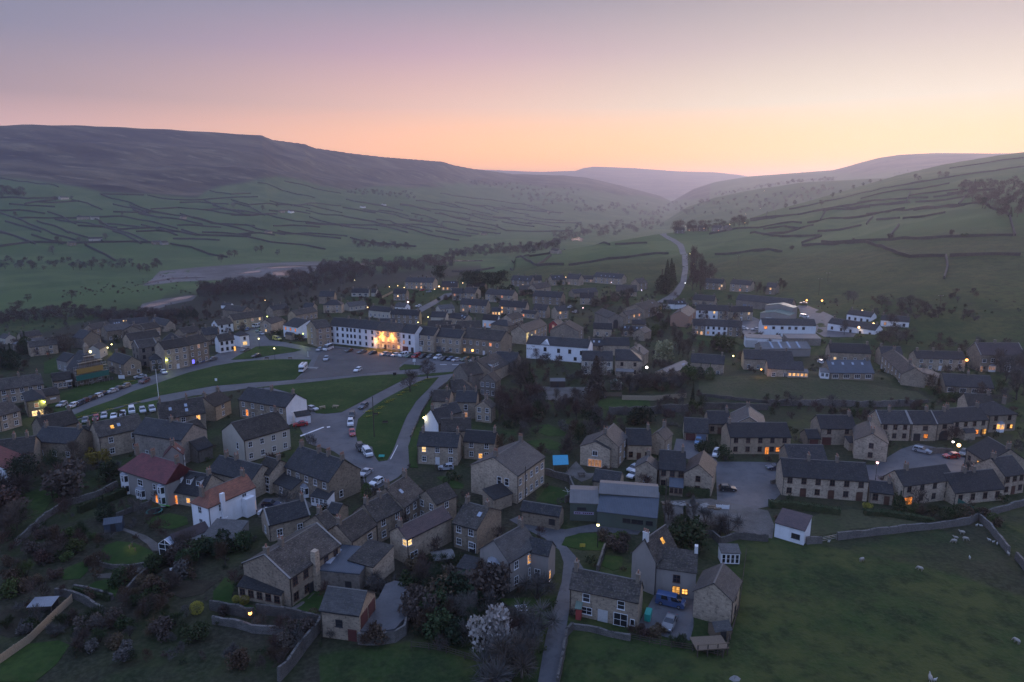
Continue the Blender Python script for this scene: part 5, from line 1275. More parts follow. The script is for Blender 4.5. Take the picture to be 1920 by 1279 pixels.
H('low pale bungalow left of the cream bungalow','O',(120,602,390,572),2.8,7.0,2.2,'c','gr','F1x4',nm='bungalow')
H('brown stone-slated roofs just behind the floodlit pub','O',(1290,900,1640,905),4.6,7.0,2.6,'s','st','',ch=[(.4,2)])
H('mossy stone roof wedged behind the terraced shops','O',(1480,985,1800,965),5.0,7.0,2.8,'s','st','',ch=[(-.2,2)])
H('small dark roof behind the white terrace stacks','O',(560,850,800,850),4.0,6.0,2.0,'s','sl','',nm='outbuilding',cat='outbuilding')
# distant farms and hamlet
BG='field barns on the far hillside'
for (x1,y1,x2,y2,wl,lb) in [
    (112,371,131,370,'c','pale farmhouse high on the left hillside below the moor'),(143,408,168,407,'s','long low farm building in the upper left fields'),(170,408,186,407,'c','short pale barn beside the long low farm building'),
    (166,448,192,447,'c','pale farmhouse among trees at the foot of the left fields'),(130,456,143,455,'s','little barn left of the pale farmhouse among trees'),(286,454,303,454,'s','grey barn with a blue-grey neighbour in the left fields'),
    (304,455,316,454,'g','blue-grey shed joined to the barn in the left fields'),(342,408,350,407,'s','lone small field barn in the middle left fields'),(518,396,542,395,'s','stone farm with white end on the middle hillside'),(543,397,553,396,'w','white end barn of the middle hillside farm'),
    (500,435,512,434,'s','lone barn low on the middle hillside'),(672,388,692,387,'w','bright white farm shed below the hillside wood'),(716,384,727,383,'w','small white house right of the bright farm shed'),(1026,397,1036,396,'s','tiny hazy farm far up the valley'),(904,438,914,437,'s','small barn on the valley floor meadows')]:
    H(lb,'X',(x1,y1,x2,y2),4.2,7.0,2.4,wl,'st','F1x2',nm='field_barn',cat='barn',grp=BG)
H('stone field barn on the green ridge above the village','X',(1032,469,1045,470),4.0,6.0,2.2,'s','st','',nm='field_barn',cat='barn',grp=BG)
HG='hamlet houses on the ridge'
for (x1,y1,x2,y2,wn,lb) in [(1288,427,1306,427,'F2x2*0','hamlet house with lit window beside the church bellcote'),(1308,427,1324,427,'F2x2*3','dark hamlet house left of the ridge tree'),(1334,427,1352,427,'F2x2!1','hamlet house with orange window in front of the big ridge tree'),(1354,427,1366,427,'F1x2*0','small hamlet house right of the ridge tree'),(1266,431,1284,431,'F2x2','hamlet house at the bend of the hill road')]:
    H(lb,'X',(x1,y1,x2,y2),5.0,7.0,3.0,'d','sl',wn,nm='hamlet_house',grp=HG,ch=[(.8,1)])
# ------------------------------------------------------------------ vehicles
CARCOL=dict(white=(.72,.72,.72),silver=(.42,.43,.45),grey=(.13,.135,.14),black=(.018,.018,.02),red=(.40,.025,.025),blue=(.045,.085,.19),navy=(.020,.030,.062),green=(.05,.11,.07),
              yellow=(.62,.52,.12),orange=(.45,.085,.035),maroon=(.10,.025,.025),sky=(.10,.22,.38),beige=(.30,.26,.20))
for k_,c_ in CARCOL.items():
    t=NT('paint_' + k_); t.finish(c_,.28,.5,Coat_Weight=.6,Coat_Roughness=.08)
plain('tyre',(.018,.018,.018),.8,.3)
plain('wheel_rim',(.30,.30,.31),.35,.5,.6)
t=NT('car_glass'); t.finish((.015,.018,.022),.06,.7)
plain('lamp_clear',(.72,.74,.76),.15,.7)
plain('lamp_red',(.35,.02,.02),.25,.5)
plain('number_plate',(.75,.72,.45),.5)
#            L    W     H    body z, cabin rear, cabin front (fractions of length), roof rear, roof front, bonnet height
CARS=dict(hatch=(4.05,1.76,1.48,.86,.03,.70,.10,.50,.80),saloon=(4.55,1.8,1.44,.88,.12,.70,.27,.52,.80),estate=(4.65,1.82,1.50,.90,.02,.69,.07,.50,.82),
            suv=(4.5,1.88,1.72,1.0,.02,.73,.06,.54,.98),van=(5.0,1.95,1.98,1.12,.01,.88,.03,.70,1.15),minibus=(6.4,2.05,2.60,1.20,.005,.92,.01,.78,1.25),jeep=(4.0,1.85,1.88,1.12,.01,.66,.02,.60,1.08))
CM={}
def car_meshes(kind,col):
    key=(kind,col)
    if key in CM: return CM[key]
    L,W,H_,zb,cr,cf,rr,rf,bz=CARS[kind]
    g=.20
    X=lambda f: -L / 2 + f * L
    prof=[(X(0),g + .12),(X(.02),g),(X(.98),g),(X(1),g + .12),(X(1),.52),(X(.985),bz * .84),(X(.93),bz * .95),(X(cf + .02),zb + .02),(X(cf - .05),zb + .05),(X(cr + .02),zb + .05),(X(0.005),zb * .95),(X(0),zb * .6)]
    n=len(prof); b=MB()
    ly=[(-W / 2 + .09,.93),(-W / 2,1.0),(W / 2,1.0),(W / 2 - .09,.93)]
    cz=(zb + g) / 2
    vs=[]
    for y,s in ly:
        vs += [(p[0] * (1 - (1 - s) * .4),y,cz + (p[1] - cz) * s) for p in prof]
    fs=[]
    for a in range(3):
        fs += [(a * n + i,a * n + (i + 1) % n,(a + 1) * n + (i + 1) % n,(a + 1) * n + i) for i in range(n)]
    fs += [tuple(range(n - 1,-1,-1)),tuple(range(3 * n,4 * n))]
    b.add(vs,[tuple(reversed(f)) for f in fs])
    body=b.mesh('body')
    w0,w1=W / 2 - .07,W / 2 - .20
    zr=H_ - .07
    glass=MB().hull8([(X(cr),-w0,zb),(X(cf),-w0,zb),(X(cf),w0,zb),(X(cr),w0,zb)],[(X(rr),-w1,zr),(X(rf),-w1,zr),(X(rf),w1,zr),(X(rr),w1,zr)]).mesh('windows')
    r=MB().hull8([(X(rr) - .05,-w1 - .03,zr - .01),(X(rf) + .05,-w1 - .03,zr - .01),(X(rf) + .05,w1 + .03,zr - .01),(X(rr) - .05,w1 + .03,zr - .01)],
                   [(X(rr) + .12,-w1 + .08,H_),(X(rf) - .1,-w1 + .08,H_),(X(rf) - .1,w1 - .08,H_),(X(rr) + .12,w1 - .08,H_)])
    for sy in (-1,1):
        def pil(xb,xt,w):
            yb,yt=sy * (w0 + .012),sy * (w1 + .012)
            a_=[(xb,yb,zb - .03),(xb + w,yb,zb - .03),(xb + w,yb - sy * .06,zb - .03),(xb,yb - sy * .06,zb - .03)]
            c_=[(xt,yt,zr),(xt + w,yt,zr),(xt + w,yt - sy * .06,zr),(xt,yt - sy * .06,zr)]
            if sy > 0: a_,c_=a_[::-1],c_[::-1]
            r.hull8(a_,c_)
        pil(X(cf) - .09,X(rf) - .07,.09); pil(X(cr) - .01,X(rr) - .01,.16 if kind != 'van' else .9)
        mid=(cr + cf) / 2
        pil(X(mid),X((rr + rf) / 2 + .02),.10 if kind != 'van' else .6)
    roof=r.mesh('roof')
    for me in (body,roof): me.materials.append(MATS['paint_' + col])
    glass.materials.append(MATS['car_glass'])
    CM[key]=(body,glass,roof)
    return CM[key]
WH={}
def wheel_meshes():
    if WH: return WH['t'],WH['r']
    b=MB().tube((0,-.1,0),(0,.1,0),.32,.32,14); WH['t']=b.mesh('tyre',False); WH['t'].materials.append(MATS['tyre'])
    b=MB().tube((0,-.11,0),(0,.11,0),.20,.20,10); WH['r']=b.mesh('rim'); WH['r'].materials.append(MATS['wheel_rim'])
    b=MB().box(-.03,.03,-.17,.17,-.07,.07); WH['h']=b.mesh('headlight'); WH['h'].materials.append(MATS['lamp_clear'])
    b=MB().box(-.03,.03,-.14,.14,-.09,.09); WH['l']=b.mesh('tail_light'); WH['l'].materials.append(MATS['lamp_red'])
    b=MB().box(-.02,.02,-.26,.26,-.06,.06); WH['n']=b.mesh('number_plate'); WH['n'].materials.append(MATS['number_plate'])
    return WH['t'],WH['r']
GROUND_H={}
def car(label,tile,rear,front,kind='hatch',col='grey',group='cars parked around the village',cat='car',nm='parked_car'):
    a=at(*px(tile,*rear)); b=at(*px(tile,*front))
    c=(a + b) / 2; hd=math.atan2(b.y - a.y,b.x - a.x)
    z=gz(c.x,c.y) + .13
    root=thing(nm,label,cat,(c.x,c.y,z),hd,group)
    body,glass,roof=car_meshes(kind,col)
    link('body',body,None,root); link('windows',glass,None,root); link('roof',roof,None,root)
    L,W,H_,zb=CARS[kind][:4]
    ty,rim=wheel_meshes()
    for sx in (-.31,.31):
        for sy in (-1,1):
            w=link('wheel',ty,None,root,(sx * L,sy * (W / 2 - .10),.32)); link('rim',rim,None,w)
    for sy in (-1,1):
        link('headlight',WH['h'],None,root,(L / 2 - .035,sy * (W / 2 - .28),.66 if kind not in ('van','minibus') else .8))
        link('tail_light',WH['l'],None,root,(-L / 2 + .02,sy * (W / 2 - .22),.78 if kind not in ('van','minibus') else 1.0))
    link('number_plate',WH['n'],None,root,(L / 2 + .005,0,.42))
    return root
def motorhome(label,tile,rear,front):
    a=at(*px(tile,*rear)); b=at(*px(tile,*front)); c=(a + b) / 2; hd=math.atan2(b.y - a.y,b.x - a.x)
    root=thing('motorhome',label,'motorhome',(c.x,c.y,gz(c.x,c.y) + .14),hd)
    MB().hull8([(-3.4,-1.12,.45),(2.0,-1.12,.45),(2.0,1.12,.45),(-3.4,1.12,.45)],[(-3.4,-1.12,2.85),(1.9,-1.12,2.85),(1.9,1.12,2.85),(-3.4,1.12,2.85)]).build('body','paint_white',root)
    MB().hull8([(1.9,-1.1,1.9),(3.1,-1.0,2.15),(3.1,1.0,2.15),(1.9,1.1,1.9)],[(1.9,-1.1,2.9),(2.8,-.95,2.75),(2.8,.95,2.75),(1.9,1.1,2.9)]).build('overcab','paint_white',root)
    MB().hull8([(2.0,-1.0,.4),(3.5,-.95,.4),(3.5,.95,.4),(2.0,1.0,.4)],[(2.0,-1.0,1.35),(3.4,-.9,1.1),(3.4,.9,1.1),(2.0,1.0,1.35)]).build('bonnet','paint_white',root)
    MB().hull8([(2.01,-.98,1.3),(3.0,-.9,1.2),(3.0,.9,1.2),(2.01,.98,1.3)],[(2.01,-.95,2.0),(2.45,-.85,2.05),(2.45,.85,2.05),(2.01,.95,2.0)]).build('windscreen','car_glass',root)
    for sy in (-1,1):
        for x0,x1 in ((-2.8,-1.6),(-.8,.4)):
            MB().box(x0,x1,sy * 1.125 - .02,sy * 1.125 + .02,1.5,2.1).build('side_window','car_glass',root)
        MB().box(-3.38,1.9,sy * 1.127 - .012,sy * 1.127 + .012,1.0,1.12).build('stripe','paint_grey',root)
    for x in (-2.4,-1.0,.6): MB().box(x - .35,x + .35,-.35,.35,2.83,2.95).build('roof_vent','paint_grey',root)
    ty,rim=wheel_meshes()
    for x in (-2.0,2.6):
        for sy in (-1,1):
            w=link('wheel',ty,None,root,(x,sy * 1.0,.32)); link('rim',rim,None,w)
GV='cars on the chapel verge'
car('silver hatchback at the left end of the chapel verge row','A',(495,872),(435,900),'hatch','silver',GV)
car('white hatchback second from the left end of the chapel verge row','A',(578,882),(512,905),'hatch','white',GV)
car('small dark blue hatchback beside the second white verge car','A',(620,868),(568,888),'hatch','navy',GV)
car('maroon hatchback in the chapel verge row','A',(660,850),(606,870),'hatch','maroon',GV)
car('black estate left of the bright white verge car','A',(712,830),(652,852),'estate','black',GV)
car('bright white hatchback in the middle of the verge row','A',(758,812),(695,834),'hatch','white',GV)
car('navy saloon right of the bright white verge car','A',(798,792),(735,815),'saloon','navy',GV)
car('large silver saloon near the right end of the verge row','A',(878,772),(802,796),'saloon','silver',GV)
car('black saloon behind the large silver verge saloon','A',(918,752),(852,776),'saloon','black',GV)
car('beige hatchback at the right end of the verge row','A',(972,735),(908,756),'hatch','beige',GV)
car('silver saloon parked below the stone cottage by the chapel','A',(1100,668),(1006,682),'saloon','silver')
car('dark red people carrier driving on the left road','A',(1122,695),(1046,726),'suv','maroon')
car('white hatchback parked under the green-yellow lamp house','A',(1212,628),(1245,655),'hatch','white')
car('black hatchback beneath the blue-lit window','A',(1500,562),(1448,580),'hatch','black')
car('dark blue estate beside the blue-lit house','A',(1552,548),(1502,565),'estate','blue')
car('dark grey saloon at the white cottage corner','A',(1620,535),(1562,550),'saloon','grey')
car('grey saloon in front of the white cottage shop window','S',(700,930),(590,962),'saloon','grey')
car('black hatchback on the road beside the grass island','S',(870,1025),(735,1052),'hatch','black')
car('white panel van outside the yellow-lit terrace','S',(872,575),(745,602),'van','white',cat='van',nm='parked_van')
car('blue hatchback in front of the yellow-lit terrace','S',(690,625),(650,650),'hatch','blue')
car('pale green hatchback under the lamp by the gable house','S',(868,640),(800,675),'hatch','green')
car('silver hatchback on the slope beside the lamp-lit gable','S',(845,690),(915,715),'hatch','silver')
car('yellow minibus outside the white house','S',(1050,770),(1180,795),'van','yellow',cat='minibus',nm='parked_minibus')
car('silver hatchback tucked behind the white minibus','B',(492,462),(460,478),'hatch','silver')
car('white minibus on the square below the corner house','B',(588,445),(492,482),'minibus','white',cat='minibus',nm='parked_minibus')
car('silver estate alone on the left of the square','B',(540,522),(512,562),'suv','silver')
car('white estate alone in the middle of the square','B',(785,612),(740,636),'estate','white')
motorhome('white motorhome at the corner of the long lawn','B',(382,590),(322,655))
GS='cars in the row before the terrace'
for lb,r_,f_,k_,c_ in [
    ('brown-black hatchback at the left end of the floodlit row',(728,470),(668,487),'hatch','black'),('grey saloon second in the floodlit row',(828,482),(760,496),'saloon','grey'),
    ('black saloon third in the floodlit row',(905,490),(845,503),'hatch','black'),('silver-grey estate below the pub door',(992,497),(930,513),'estate','silver'),
    ('dark blue hatchback between the silver estate and white hatchback',(1025,500),(985,515),'hatch','navy'),('white hatchback left of the white van by the pub',(1066,505),(1016,518),'hatch','white'),
    ('white van in the row beside the pub',(1138,505),(1070,521),'van','white'),('dark green saloon right of the white van',(1180,512),(1120,528),'saloon','green'),
    ('red van in the row before the white shopfront',(1222,515),(1178,530),'van','red'),('black SUV right of the red van',(1272,515),(1226,532),'suv','black'),
    ('dark grey hatchback before the pale shop window',(1326,515),(1282,532),'hatch','grey'),('bright white SUV in the row before the terrace',(1392,520),(1330,542),'suv','white'),
    ('black hatchback right of the bright white SUV',(1432,532),(1384,548),'hatch','black'),('dark blue hatchback in the row by the broad sash house',(1482,532),(1430,550),'hatch','blue'),
    ('pale blue-grey saloon in the row by the broad sash house',(1536,540),(1466,556),'saloon','silver'),('dark green estate near the wall lantern',(1596,537),(1536,553),'estate','green'),('black hatchback at the right end of the row',(1645,545),(1600,560),'hatch','black')]:
    car(lb,'B',r_,f_,k_,c_,GS,cat='van' if k_ == 'van' else 'car',nm='parked_van' if k_ == 'van' else 'parked_car')
GJ='cars along the tapering lawn'
car('navy estate at the top of the line beside the tapering lawn','B',(832,880),(776,916),'estate','navy',GJ)
car('dark SUV behind the white van-like car by the tapering lawn','B',(725,945),(712,995),'suv','black',GJ)
car('white four-wheel drive in the line beside the tapering lawn','B',(710,1000),(708,1058),'jeep','white',GJ)
car('red hatchback at the foot of the line beside the tapering lawn','B',(715,1072),(728,1130),'hatch','red',GJ)
car('black jeep with solar panel on its roof behind the camper','F',(765,68),(800,122),'jeep','black')
car('white camper van with high roof at the lawn tip','F',(805,95),(865,170),'van','white',cat='camper van',nm='camper_van')
car('white hatchback at the junction beside the hedge','F',(942,330),(864,372),'hatch','white')
car('silver saloon half hidden behind the junction hedge','F',(850,262),(792,300),'saloon','silver')
car('silver hatchback peeping behind the white gable','B',(405,912),(448,922),'hatch','silver')
car('red coupe beside the white-gabled house','B',(382,1028),(285,1040),'saloon','red')
car('silver hatchback in front of the two-lit-window cottage','F',(1485,238),(1362,246),'hatch','silver')
car('dark blue hatchback in the gravel court','F',(60,518),(172,522),'hatch','navy')
car('orange-red saloon in the gravel court','F',(190,548),(315,546),'saloon','orange')
car('white saloon at the front of the gravel court','F',(40,578),(152,584),'saloon','white')
car('blue van in the dark yard behind the front cottage','L',(880,590),(1105,638),'van','blue',cat='van',nm='parked_van')
car('dark grey saloon facing the field in the front yard','L',(1010,735),(955,850),'saloon','grey')
car('black hatchback in the close parking bay','G',(1548,398),(1682,402),'hatch','black')
car('white SUV beside the close entrance shrub','G',(1538,118),(1525,158),'suv','white')
car('sky-blue hatchback on the double garage drive','C',(1402,1142),(1388,1185),'hatch','sky')
car('silver hatchback among sheds behind the hip-roofed cottage','G',(935,235),(880,265),'hatch','silver')
car('white hatchback below the silver one among sheds','G',(925,285),(888,310),'hatch','white')
car('dark blue saloon parked outside the brown-windowed house','H',(100,240),(5,242),'saloon','navy')
car('silver estate below the mews archway','H',(1100,100),(1208,125),'estate','silver')
car('bright red hatchback by the mews corner wall','H',(1432,152),(1310,156),'hatch','red')
car('grey hatchback beside the bright red mews car','H',(1480,118),(1450,145),'hatch','grey')
car('white hatchback beside the white-fronted terrace end','R',(735,775),(800,785),'hatch','white')
car('silver estate between the terrace and the white workshop','R',(1005,792),(850,800),'estate','silver')
car('white van behind the long white workshop','R',(1565,602),(1760,606),'van','white',cat='van',nm='parked_van')
car('dark saloon at the top of the lamp-lit yard','R',(1690,402),(1600,405),'saloon','grey')
car('red hatchback under the long upper terrace','O',(1235,362),(1180,368),'hatch','red')
car('silver hatchback beside the red one under the upper terrace','O',(1350,385),(1272,388),'hatch','silver')
car('white hatchback at the bend of the back road','O',(1180,600),(1130,606),'hatch','white')
car('silver hatchback beside the pink street lamp','P',(1690,612),(1640,628),'hatch','silver')
car('white hatchback below the pink street lamp','P',(1780,690),(1700,696),'hatch','white')
car('white hatchback beside the blue-slate bungalow','D',(388,562),(425,572),'hatch','white')
GW='cars on the lower verge'
for lb,r_,f_,k_,c_ in [('dark hatchback at the left end of the lower verge',(645,992),(638,1020),'hatch','grey'),('red hatchback half hidden on the lower verge',(725,975),(715,1005),'hatch','red'),('grey hatchback behind the chimney on the lower verge',(785,955),(778,990),'hatch','silver'),
                           ('white saloon in the middle of the lower verge',(858,955),(850,995),'saloon','white'),('white hatchback left of the white van on the lower verge',(925,940),(918,975),'hatch','white'),('white van on the lower verge',(985,910),(992,958),'van','white'),
                           ('silver estate right of the white van on the lower verge',(1062,908),(1078,952),'estate','silver'),('silver SUV at the right end of the lower verge',(1132,905),(1150,942),'suv','silver')]:
    car(lb,'A',r_,f_,k_,c_,GW,cat='van' if k_ == 'van' else 'car',nm='parked_van' if k_ == 'van' else 'parked_car')
# ------------------------------------------------------------------ trees and shrubs
def veg_mat(name,a,b,rough=.85,trans=.0):
    t=NT(name)
    p=t.n('ShaderNodeNewGeometry').outputs['Position']
    r=t.n('ShaderNodeObjectInfo').outputs['Random']
    n=t.noise(p,.9,3)
    c=t.mix(t.rng(n,.35,.65),a,b)
    hs=t.n('ShaderNodeHueSaturation',{'Color': c,'Value': t.rng(r,0,1,.72,1.25),'Hue': t.rng(r,0,1,.485,.515)})
    t.finish(hs.outputs[0],rough,.15)
veg_mat('bark',(.060,.050,.042),(.085,.072,.060))
veg_mat('twigs_brown',(.078,.060,.050),(.105,.082,.066))
veg_mat('twigs_red',(.082,.052,.044),(.108,.070,.056))
veg_mat('twigs_grey',(.090,.084,.078),(.130,.120,.108))
veg_mat('needles',(.018,.030,.017),(.030,.046,.024))
veg_mat('evergreen',(.026,.042,.018),(.046,.064,.026))
veg_mat('ivy_green',(.050,.075,.022),(.080,.100,.034))
veg_mat('willow_pale',(.20,.19,.10),(.28,.26,.15))
veg_mat('blossom_white',(.24,.21,.18),(.40,.36,.33))
veg_mat('gorse_yellow',(.20,.17,.03),(.30,.25,.05))
veg_mat('heath_brown',(.075,.050,.034),(.11,.078,.048))
veg_mat('hedge_green',(.034,.050,.020),(.055,.066,.030))

def sliver(b,p,dr,ln,w,rnd):
    """one flat twig"""
    dr=dr.normalized(); side=dr.cross(Vector((rnd.uniform(-1,1),rnd.uniform(-1,1),rnd.uniform(-1,1))))
    if side.length < 1e-3: side=Vector((1,0,0))
    side=side.normalized() * w / 2
    e=p + dr * ln
    b.add([p - side,p + side,e + side * .3,e - side * .3],[(0,1,2,3)])
def leafq(b,p,s,rnd):
    n=Vector((rnd.gauss(0,1),rnd.gauss(0,1),rnd.gauss(0,1) + .4)).normalized()
    u=n.orthogonal().normalized(); a=rnd.uniform(0,6.28)
    u=Matrix.Rotation(a,3,n) @ u; v=n.cross(u)
    b.add([p + u * s,p + v * s * .7,p - u * s,p - v * s * .7],[(0,1,2,3)])

def bare_proto(seed,rx=.36,rz=.40,n_twig=1500,trunk=.24,tw=.0075):
    """unit-height winter tree: trunk with limbs, rounded crown of fine twigs"""
    rnd=random.Random(seed)
    tr,cr=MB(),MB()
    fork=Vector((rnd.uniform(-.02,.02),rnd.uniform(-.02,.02),trunk))
    tr.tube((0,0,0),fork,.024,.017,7,caps=False)
    cz=1.0 - rz
    lobes=[]
    for i in range(9):
        a=rnd.uniform(0,6.28); rr_=rx * math.sqrt(rnd.random()) * .75
        c=Vector((math.cos(a) * rr_,math.sin(a) * rr_,cz + rnd.uniform(-.62,.62) * rz))
        if i == 0: c=Vector((0,0,cz + .55 * rz))
        lobes.append((c,rnd.uniform(.34,.52)))
        mid=fork.lerp(c,.5) + Vector((rnd.uniform(-.04,.04),rnd.uniform(-.04,.04),rnd.uniform(-.02,.05)))
        tr.tube(fork,mid,.011,.008,4,caps=False); tr.tube(mid,c,.008,.004,4,caps=False)
        for _ in range(5):
            e=c + Vector((rnd.gauss(0,1),rnd.gauss(0,1),rnd.gauss(0,.8) + .5)).normalized() * rx * rnd.uniform(.25,.5)
            cr.tube(mid.lerp(c,rnd.uniform(.4,1)),e,.0048,.002,3,caps=False)
    for _ in range(n_twig):
        c,r=rnd.choice(lobes)
        d=Vector((rnd.gauss(0,1),rnd.gauss(0,1),rnd.gauss(0,1) + .25)).normalized()
        k=rnd.uniform(.15,1.0) ** .7
        p=c + Vector((d.x * rx,d.y * rx,d.z * rz)) * r * k
        if p.z < trunk * .8: continue
        dd=(d + (p - fork).normalized() * .9 + Vector((rnd.uniform(-.5,.5),rnd.uniform(-.5,.5),rnd.uniform(-.1,.6)))).normalized()
        sliver(cr,p,dd,rnd.uniform(.05,.11) * (1 if tw < .01 else 1.5),tw * rnd.uniform(.7,1.5),rnd)
    top=max(v[2] for v in cr.v)
    s=1 / top
    for b in (tr,cr): b.v=[(v[0] * s,v[1] * s,v[2] * s) for v in b.v]
    return tr.mesh('trunk'),cr.mesh('crown')
def shrub_proto(seed,leafy=True):
    rnd=random.Random(seed)
    tr,cr=MB(),MB()
    lobes=[(Vector((rnd.uniform(-.35,.35),rnd.uniform(-.35,.35),rnd.uniform(.25,.7))),rnd.uniform(.22,.36)) for _ in range(7)]
    for c,r in lobes:
        tr.tube((0,0,0),c,.03,.012,4,caps=False)
        for _ in range(120 if leafy else 95):
            d=Vector((rnd.gauss(0,1),rnd.gauss(0,1),rnd.gauss(0,1))).normalized()
            p=c + d * r * rnd.uniform(.55,1.08)
            if p.z < .02: p.z=abs(p.z) + .02
            if leafy: leafq(cr,p,.06 * rnd.uniform(.6,1.3),rnd)
            else: sliver(cr,c + d * r * .25,(d + Vector((0,0,.5))),r * rnd.uniform(.7,1.2),.018,rnd)
    return tr.mesh('trunk'),cr.mesh('crown')
def conifer_proto(seed,kind='spruce'):
    rnd=random.Random(seed)
    tr,cr=MB(),MB()
    tr.tube((0,0,0),(0,0,.95),.022,.004,6,caps=False)
    if kind == 'pine':
        for _ in range(11):
            z=rnd.uniform(.45,.97); a=rnd.uniform(0,6.28); ra=rnd.uniform(.06,.24) * (1.25 - z * .5)
            c=Vector((math.cos(a) * ra,math.sin(a) * ra,z)); tr.tube((0,0,z - .12),c,.01,.004,4,caps=False)
            for _ in range(150):
                d=Vector((rnd.gauss(0,.11),rnd.gauss(0,.11),rnd.gauss(0,.045)))
                leafq(cr,c + d,.022 * rnd.uniform(.6,1.4),rnd)
    else:
        wmax=.20 if kind == 'spruce' else .30
        n=2100
        for _ in range(n):
            z=rnd.uniform(.04,1.0)
            if kind == 'spruce': rad=wmax * (1.02 - z)
            else: rad=wmax * math.sin(min(1,z * 1.15 + .12) * math.pi) ** .6 if z < .98 else .02
            a=rnd.uniform(0,6.28)
            rr_=rad * (rnd.uniform(.35,1.0) ** .6) * (1 + .18 * math.sin(a * 5 + z * 30))
            p=Vector((math.cos(a) * rr_,math.sin(a) * rr_,z - rr_ * .25 if kind == 'spruce' else z))
            leafq(cr,p,.022 * rnd.uniform(.7,1.5),rnd)
    return tr.mesh('trunk'),cr.mesh('crown')
def ball_proto(seed):
    rnd=random.Random(seed); tr,cr=MB(),MB()
    tr.tube((0,0,0),(0,0,.4),.04,.03,6,caps=False)
    for _ in range(1300):
        d=Vector((rnd.gauss(0,1),rnd.gauss(0,1),rnd.gauss(0,1))).normalized() * rnd.uniform(.82,1.04)
        leafq(cr,Vector((d.x * .5,d.y * .5,max(.03,.52 + d.z * .48))),.035,rnd)
    return tr.mesh('trunk'),cr.mesh('crown')
PROTO=dict(bare=[bare_proto(i,.36 + .03 * (i % 3),.40) for i in range(5)],wide=[bare_proto(20 + i,.47,.38,1700,.18) for i in range(4)],tall=[bare_proto(40 + i,.24,.43,1300,.2) for i in range(3)],
             bush=[shrub_proto(60 + i) for i in range(4)],twig=[shrub_proto(70 + i,False) for i in range(4)],spruce=[conifer_proto(80 + i) for i in range(2)],yew=[conifer_proto(84 + i,'yew') for i in range(2)],pine=[conifer_proto(88 + i,'pine') for i in range(3)],ball=[ball_proto(95)],
             farb=[bare_proto(100 + i,.38,.42,380,.14,.02) for i in range(5)],farw=[bare_proto(110 + i,.48,.42,420,.1,.02) for i in range(5)])
TM={}
TR=random.Random(7)
WORDS=dict(bare='tree',wide='tree',tall='tree',bush='shrub',twig='shrub',spruce='tree',yew='tree',pine='tree',ball='shrub')
NAMES=dict(bare='bare_tree',wide='bare_tree',tall='bare_tree',bush='leafy_shrub',twig='bare_shrub',spruce='conifer_tree',yew='yew_tree',pine='pine_tree',ball='clipped_bush')
def tree(label,tile,x,y,h,kind='bare',leaf='twigs_brown',group=None,wide=1.0,dz=0.0):
    p=at(*px(tile,x,y))
    i=TR.randrange(len(PROTO[kind]))
    root=thing(NAMES[kind],label,WORDS[kind],(p.x,p.y,gz(p.x,p.y) - .05 + dz),TR.uniform(0,6.28),group)
    tm,cm=PROTO[kind][i]
    kt,kc=(kind,i,'t'),(kind,i,leaf)
    if kt not in TM: TM[kt]=tm; tm.materials.append(MATS['bark'])
    if kc not in TM:
        m=cm.copy(); m.materials.append(MATS[leaf]); TM[kc]=m
    s=h * TR.uniform(.93,1.07)
    for nm_,me in (('trunk',TM[kt]),('crown',TM[kc])):
        o=link(nm_,me,None,root); o.scale=(s * wide,s * wide,s)
    return root
def ordinal(n):
    w=['','first','second','third','fourth','fifth','sixth','seventh','eighth','ninth','tenth','eleventh','twelfth','thirteenth','fourteenth','fifteenth','sixteenth','seventeenth','eighteenth','nineteenth']
    if n < 20: return w[n]
    t=['','','twenty','thirty','forty','fifty','sixty','seventy','eighty','ninety'][n // 10]
    return (t[:-1] + 'ieth') if n % 10 == 0 else t + '-' + w[n % 10]
def belt(tile,pts_,what,group,hs,kinds,leaves,wide=1.0):
    """individual trees given by their foot points; numbered from the left"""
    for n,(x,y) in enumerate(sorted(pts_),1):
        tree('%s, %s from the left' % (what,ordinal(n)),tile,x,y,TR.uniform(*hs),TR.choice(kinds),TR.choice(leaves),group,wide)
def scatter(n,poly_rows,seed):
    """foot points spread over a band: poly_rows = [(x, ytop, ybottom)]"""
    rnd=random.Random(seed); xs=[p[0] for p in poly_rows]
    out=[]
    for i in range(n):
        x=xs[0] + (xs[-1] - xs[0]) * (i + rnd.uniform(.1,.9)) / n
        a=float(np.interp(x,xs,[p[1] for p in poly_rows])); b=float(np.interp(x,xs,[p[2] for p in poly_rows]))
        out.append((x,rnd.uniform(a,b)))
    return out
WOOD={}
def wood(pts_,hs,kinds=('bare','wide'),leaves=('twigs_brown',),wide=1.0):
    """trees too many or too far to tell apart: gathered into one mass"""
    for x,y in pts_:
        p=at(x,y); k={'bare': 'farb','wide': 'farw'}[TR.choice(kinds)]; i=TR.randrange(len(PROTO[k])); lf=TR.choice(leaves); h=TR.uniform(*hs); a=TR.uniform(0,6.28)
        me=PROTO[k][i][1]
        key=id(me)
        if key not in WOOD:
            v=np.empty(len(me.vertices) * 3,np.float32); me.vertices.foreach_get('co',v)
            l=np.empty(len(me.loops),np.int32); me.loops.foreach_get('vertex_index',l)
            c=np.empty(len(me.polygons),np.int32); me.polygons.foreach_get('loop_total',c)
            q=l[np.repeat(c == 4,c)].reshape(-1,4)
            WOOD[key]=(v.reshape(-1,3),q)
        v,q=WOOD[key]
        ca,sa=math.cos(a) * h * wide,math.sin(a) * h * wide
        V=np.stack([v[:,0] * ca - v[:,1] * sa + p.x,v[:,0] * sa + v[:,1] * ca + p.y,v[:,2] * h + gz(p.x,p.y) - .05],-1)
        WOOD.setdefault('mass',{}).setdefault(lf,[]).append((V,q))
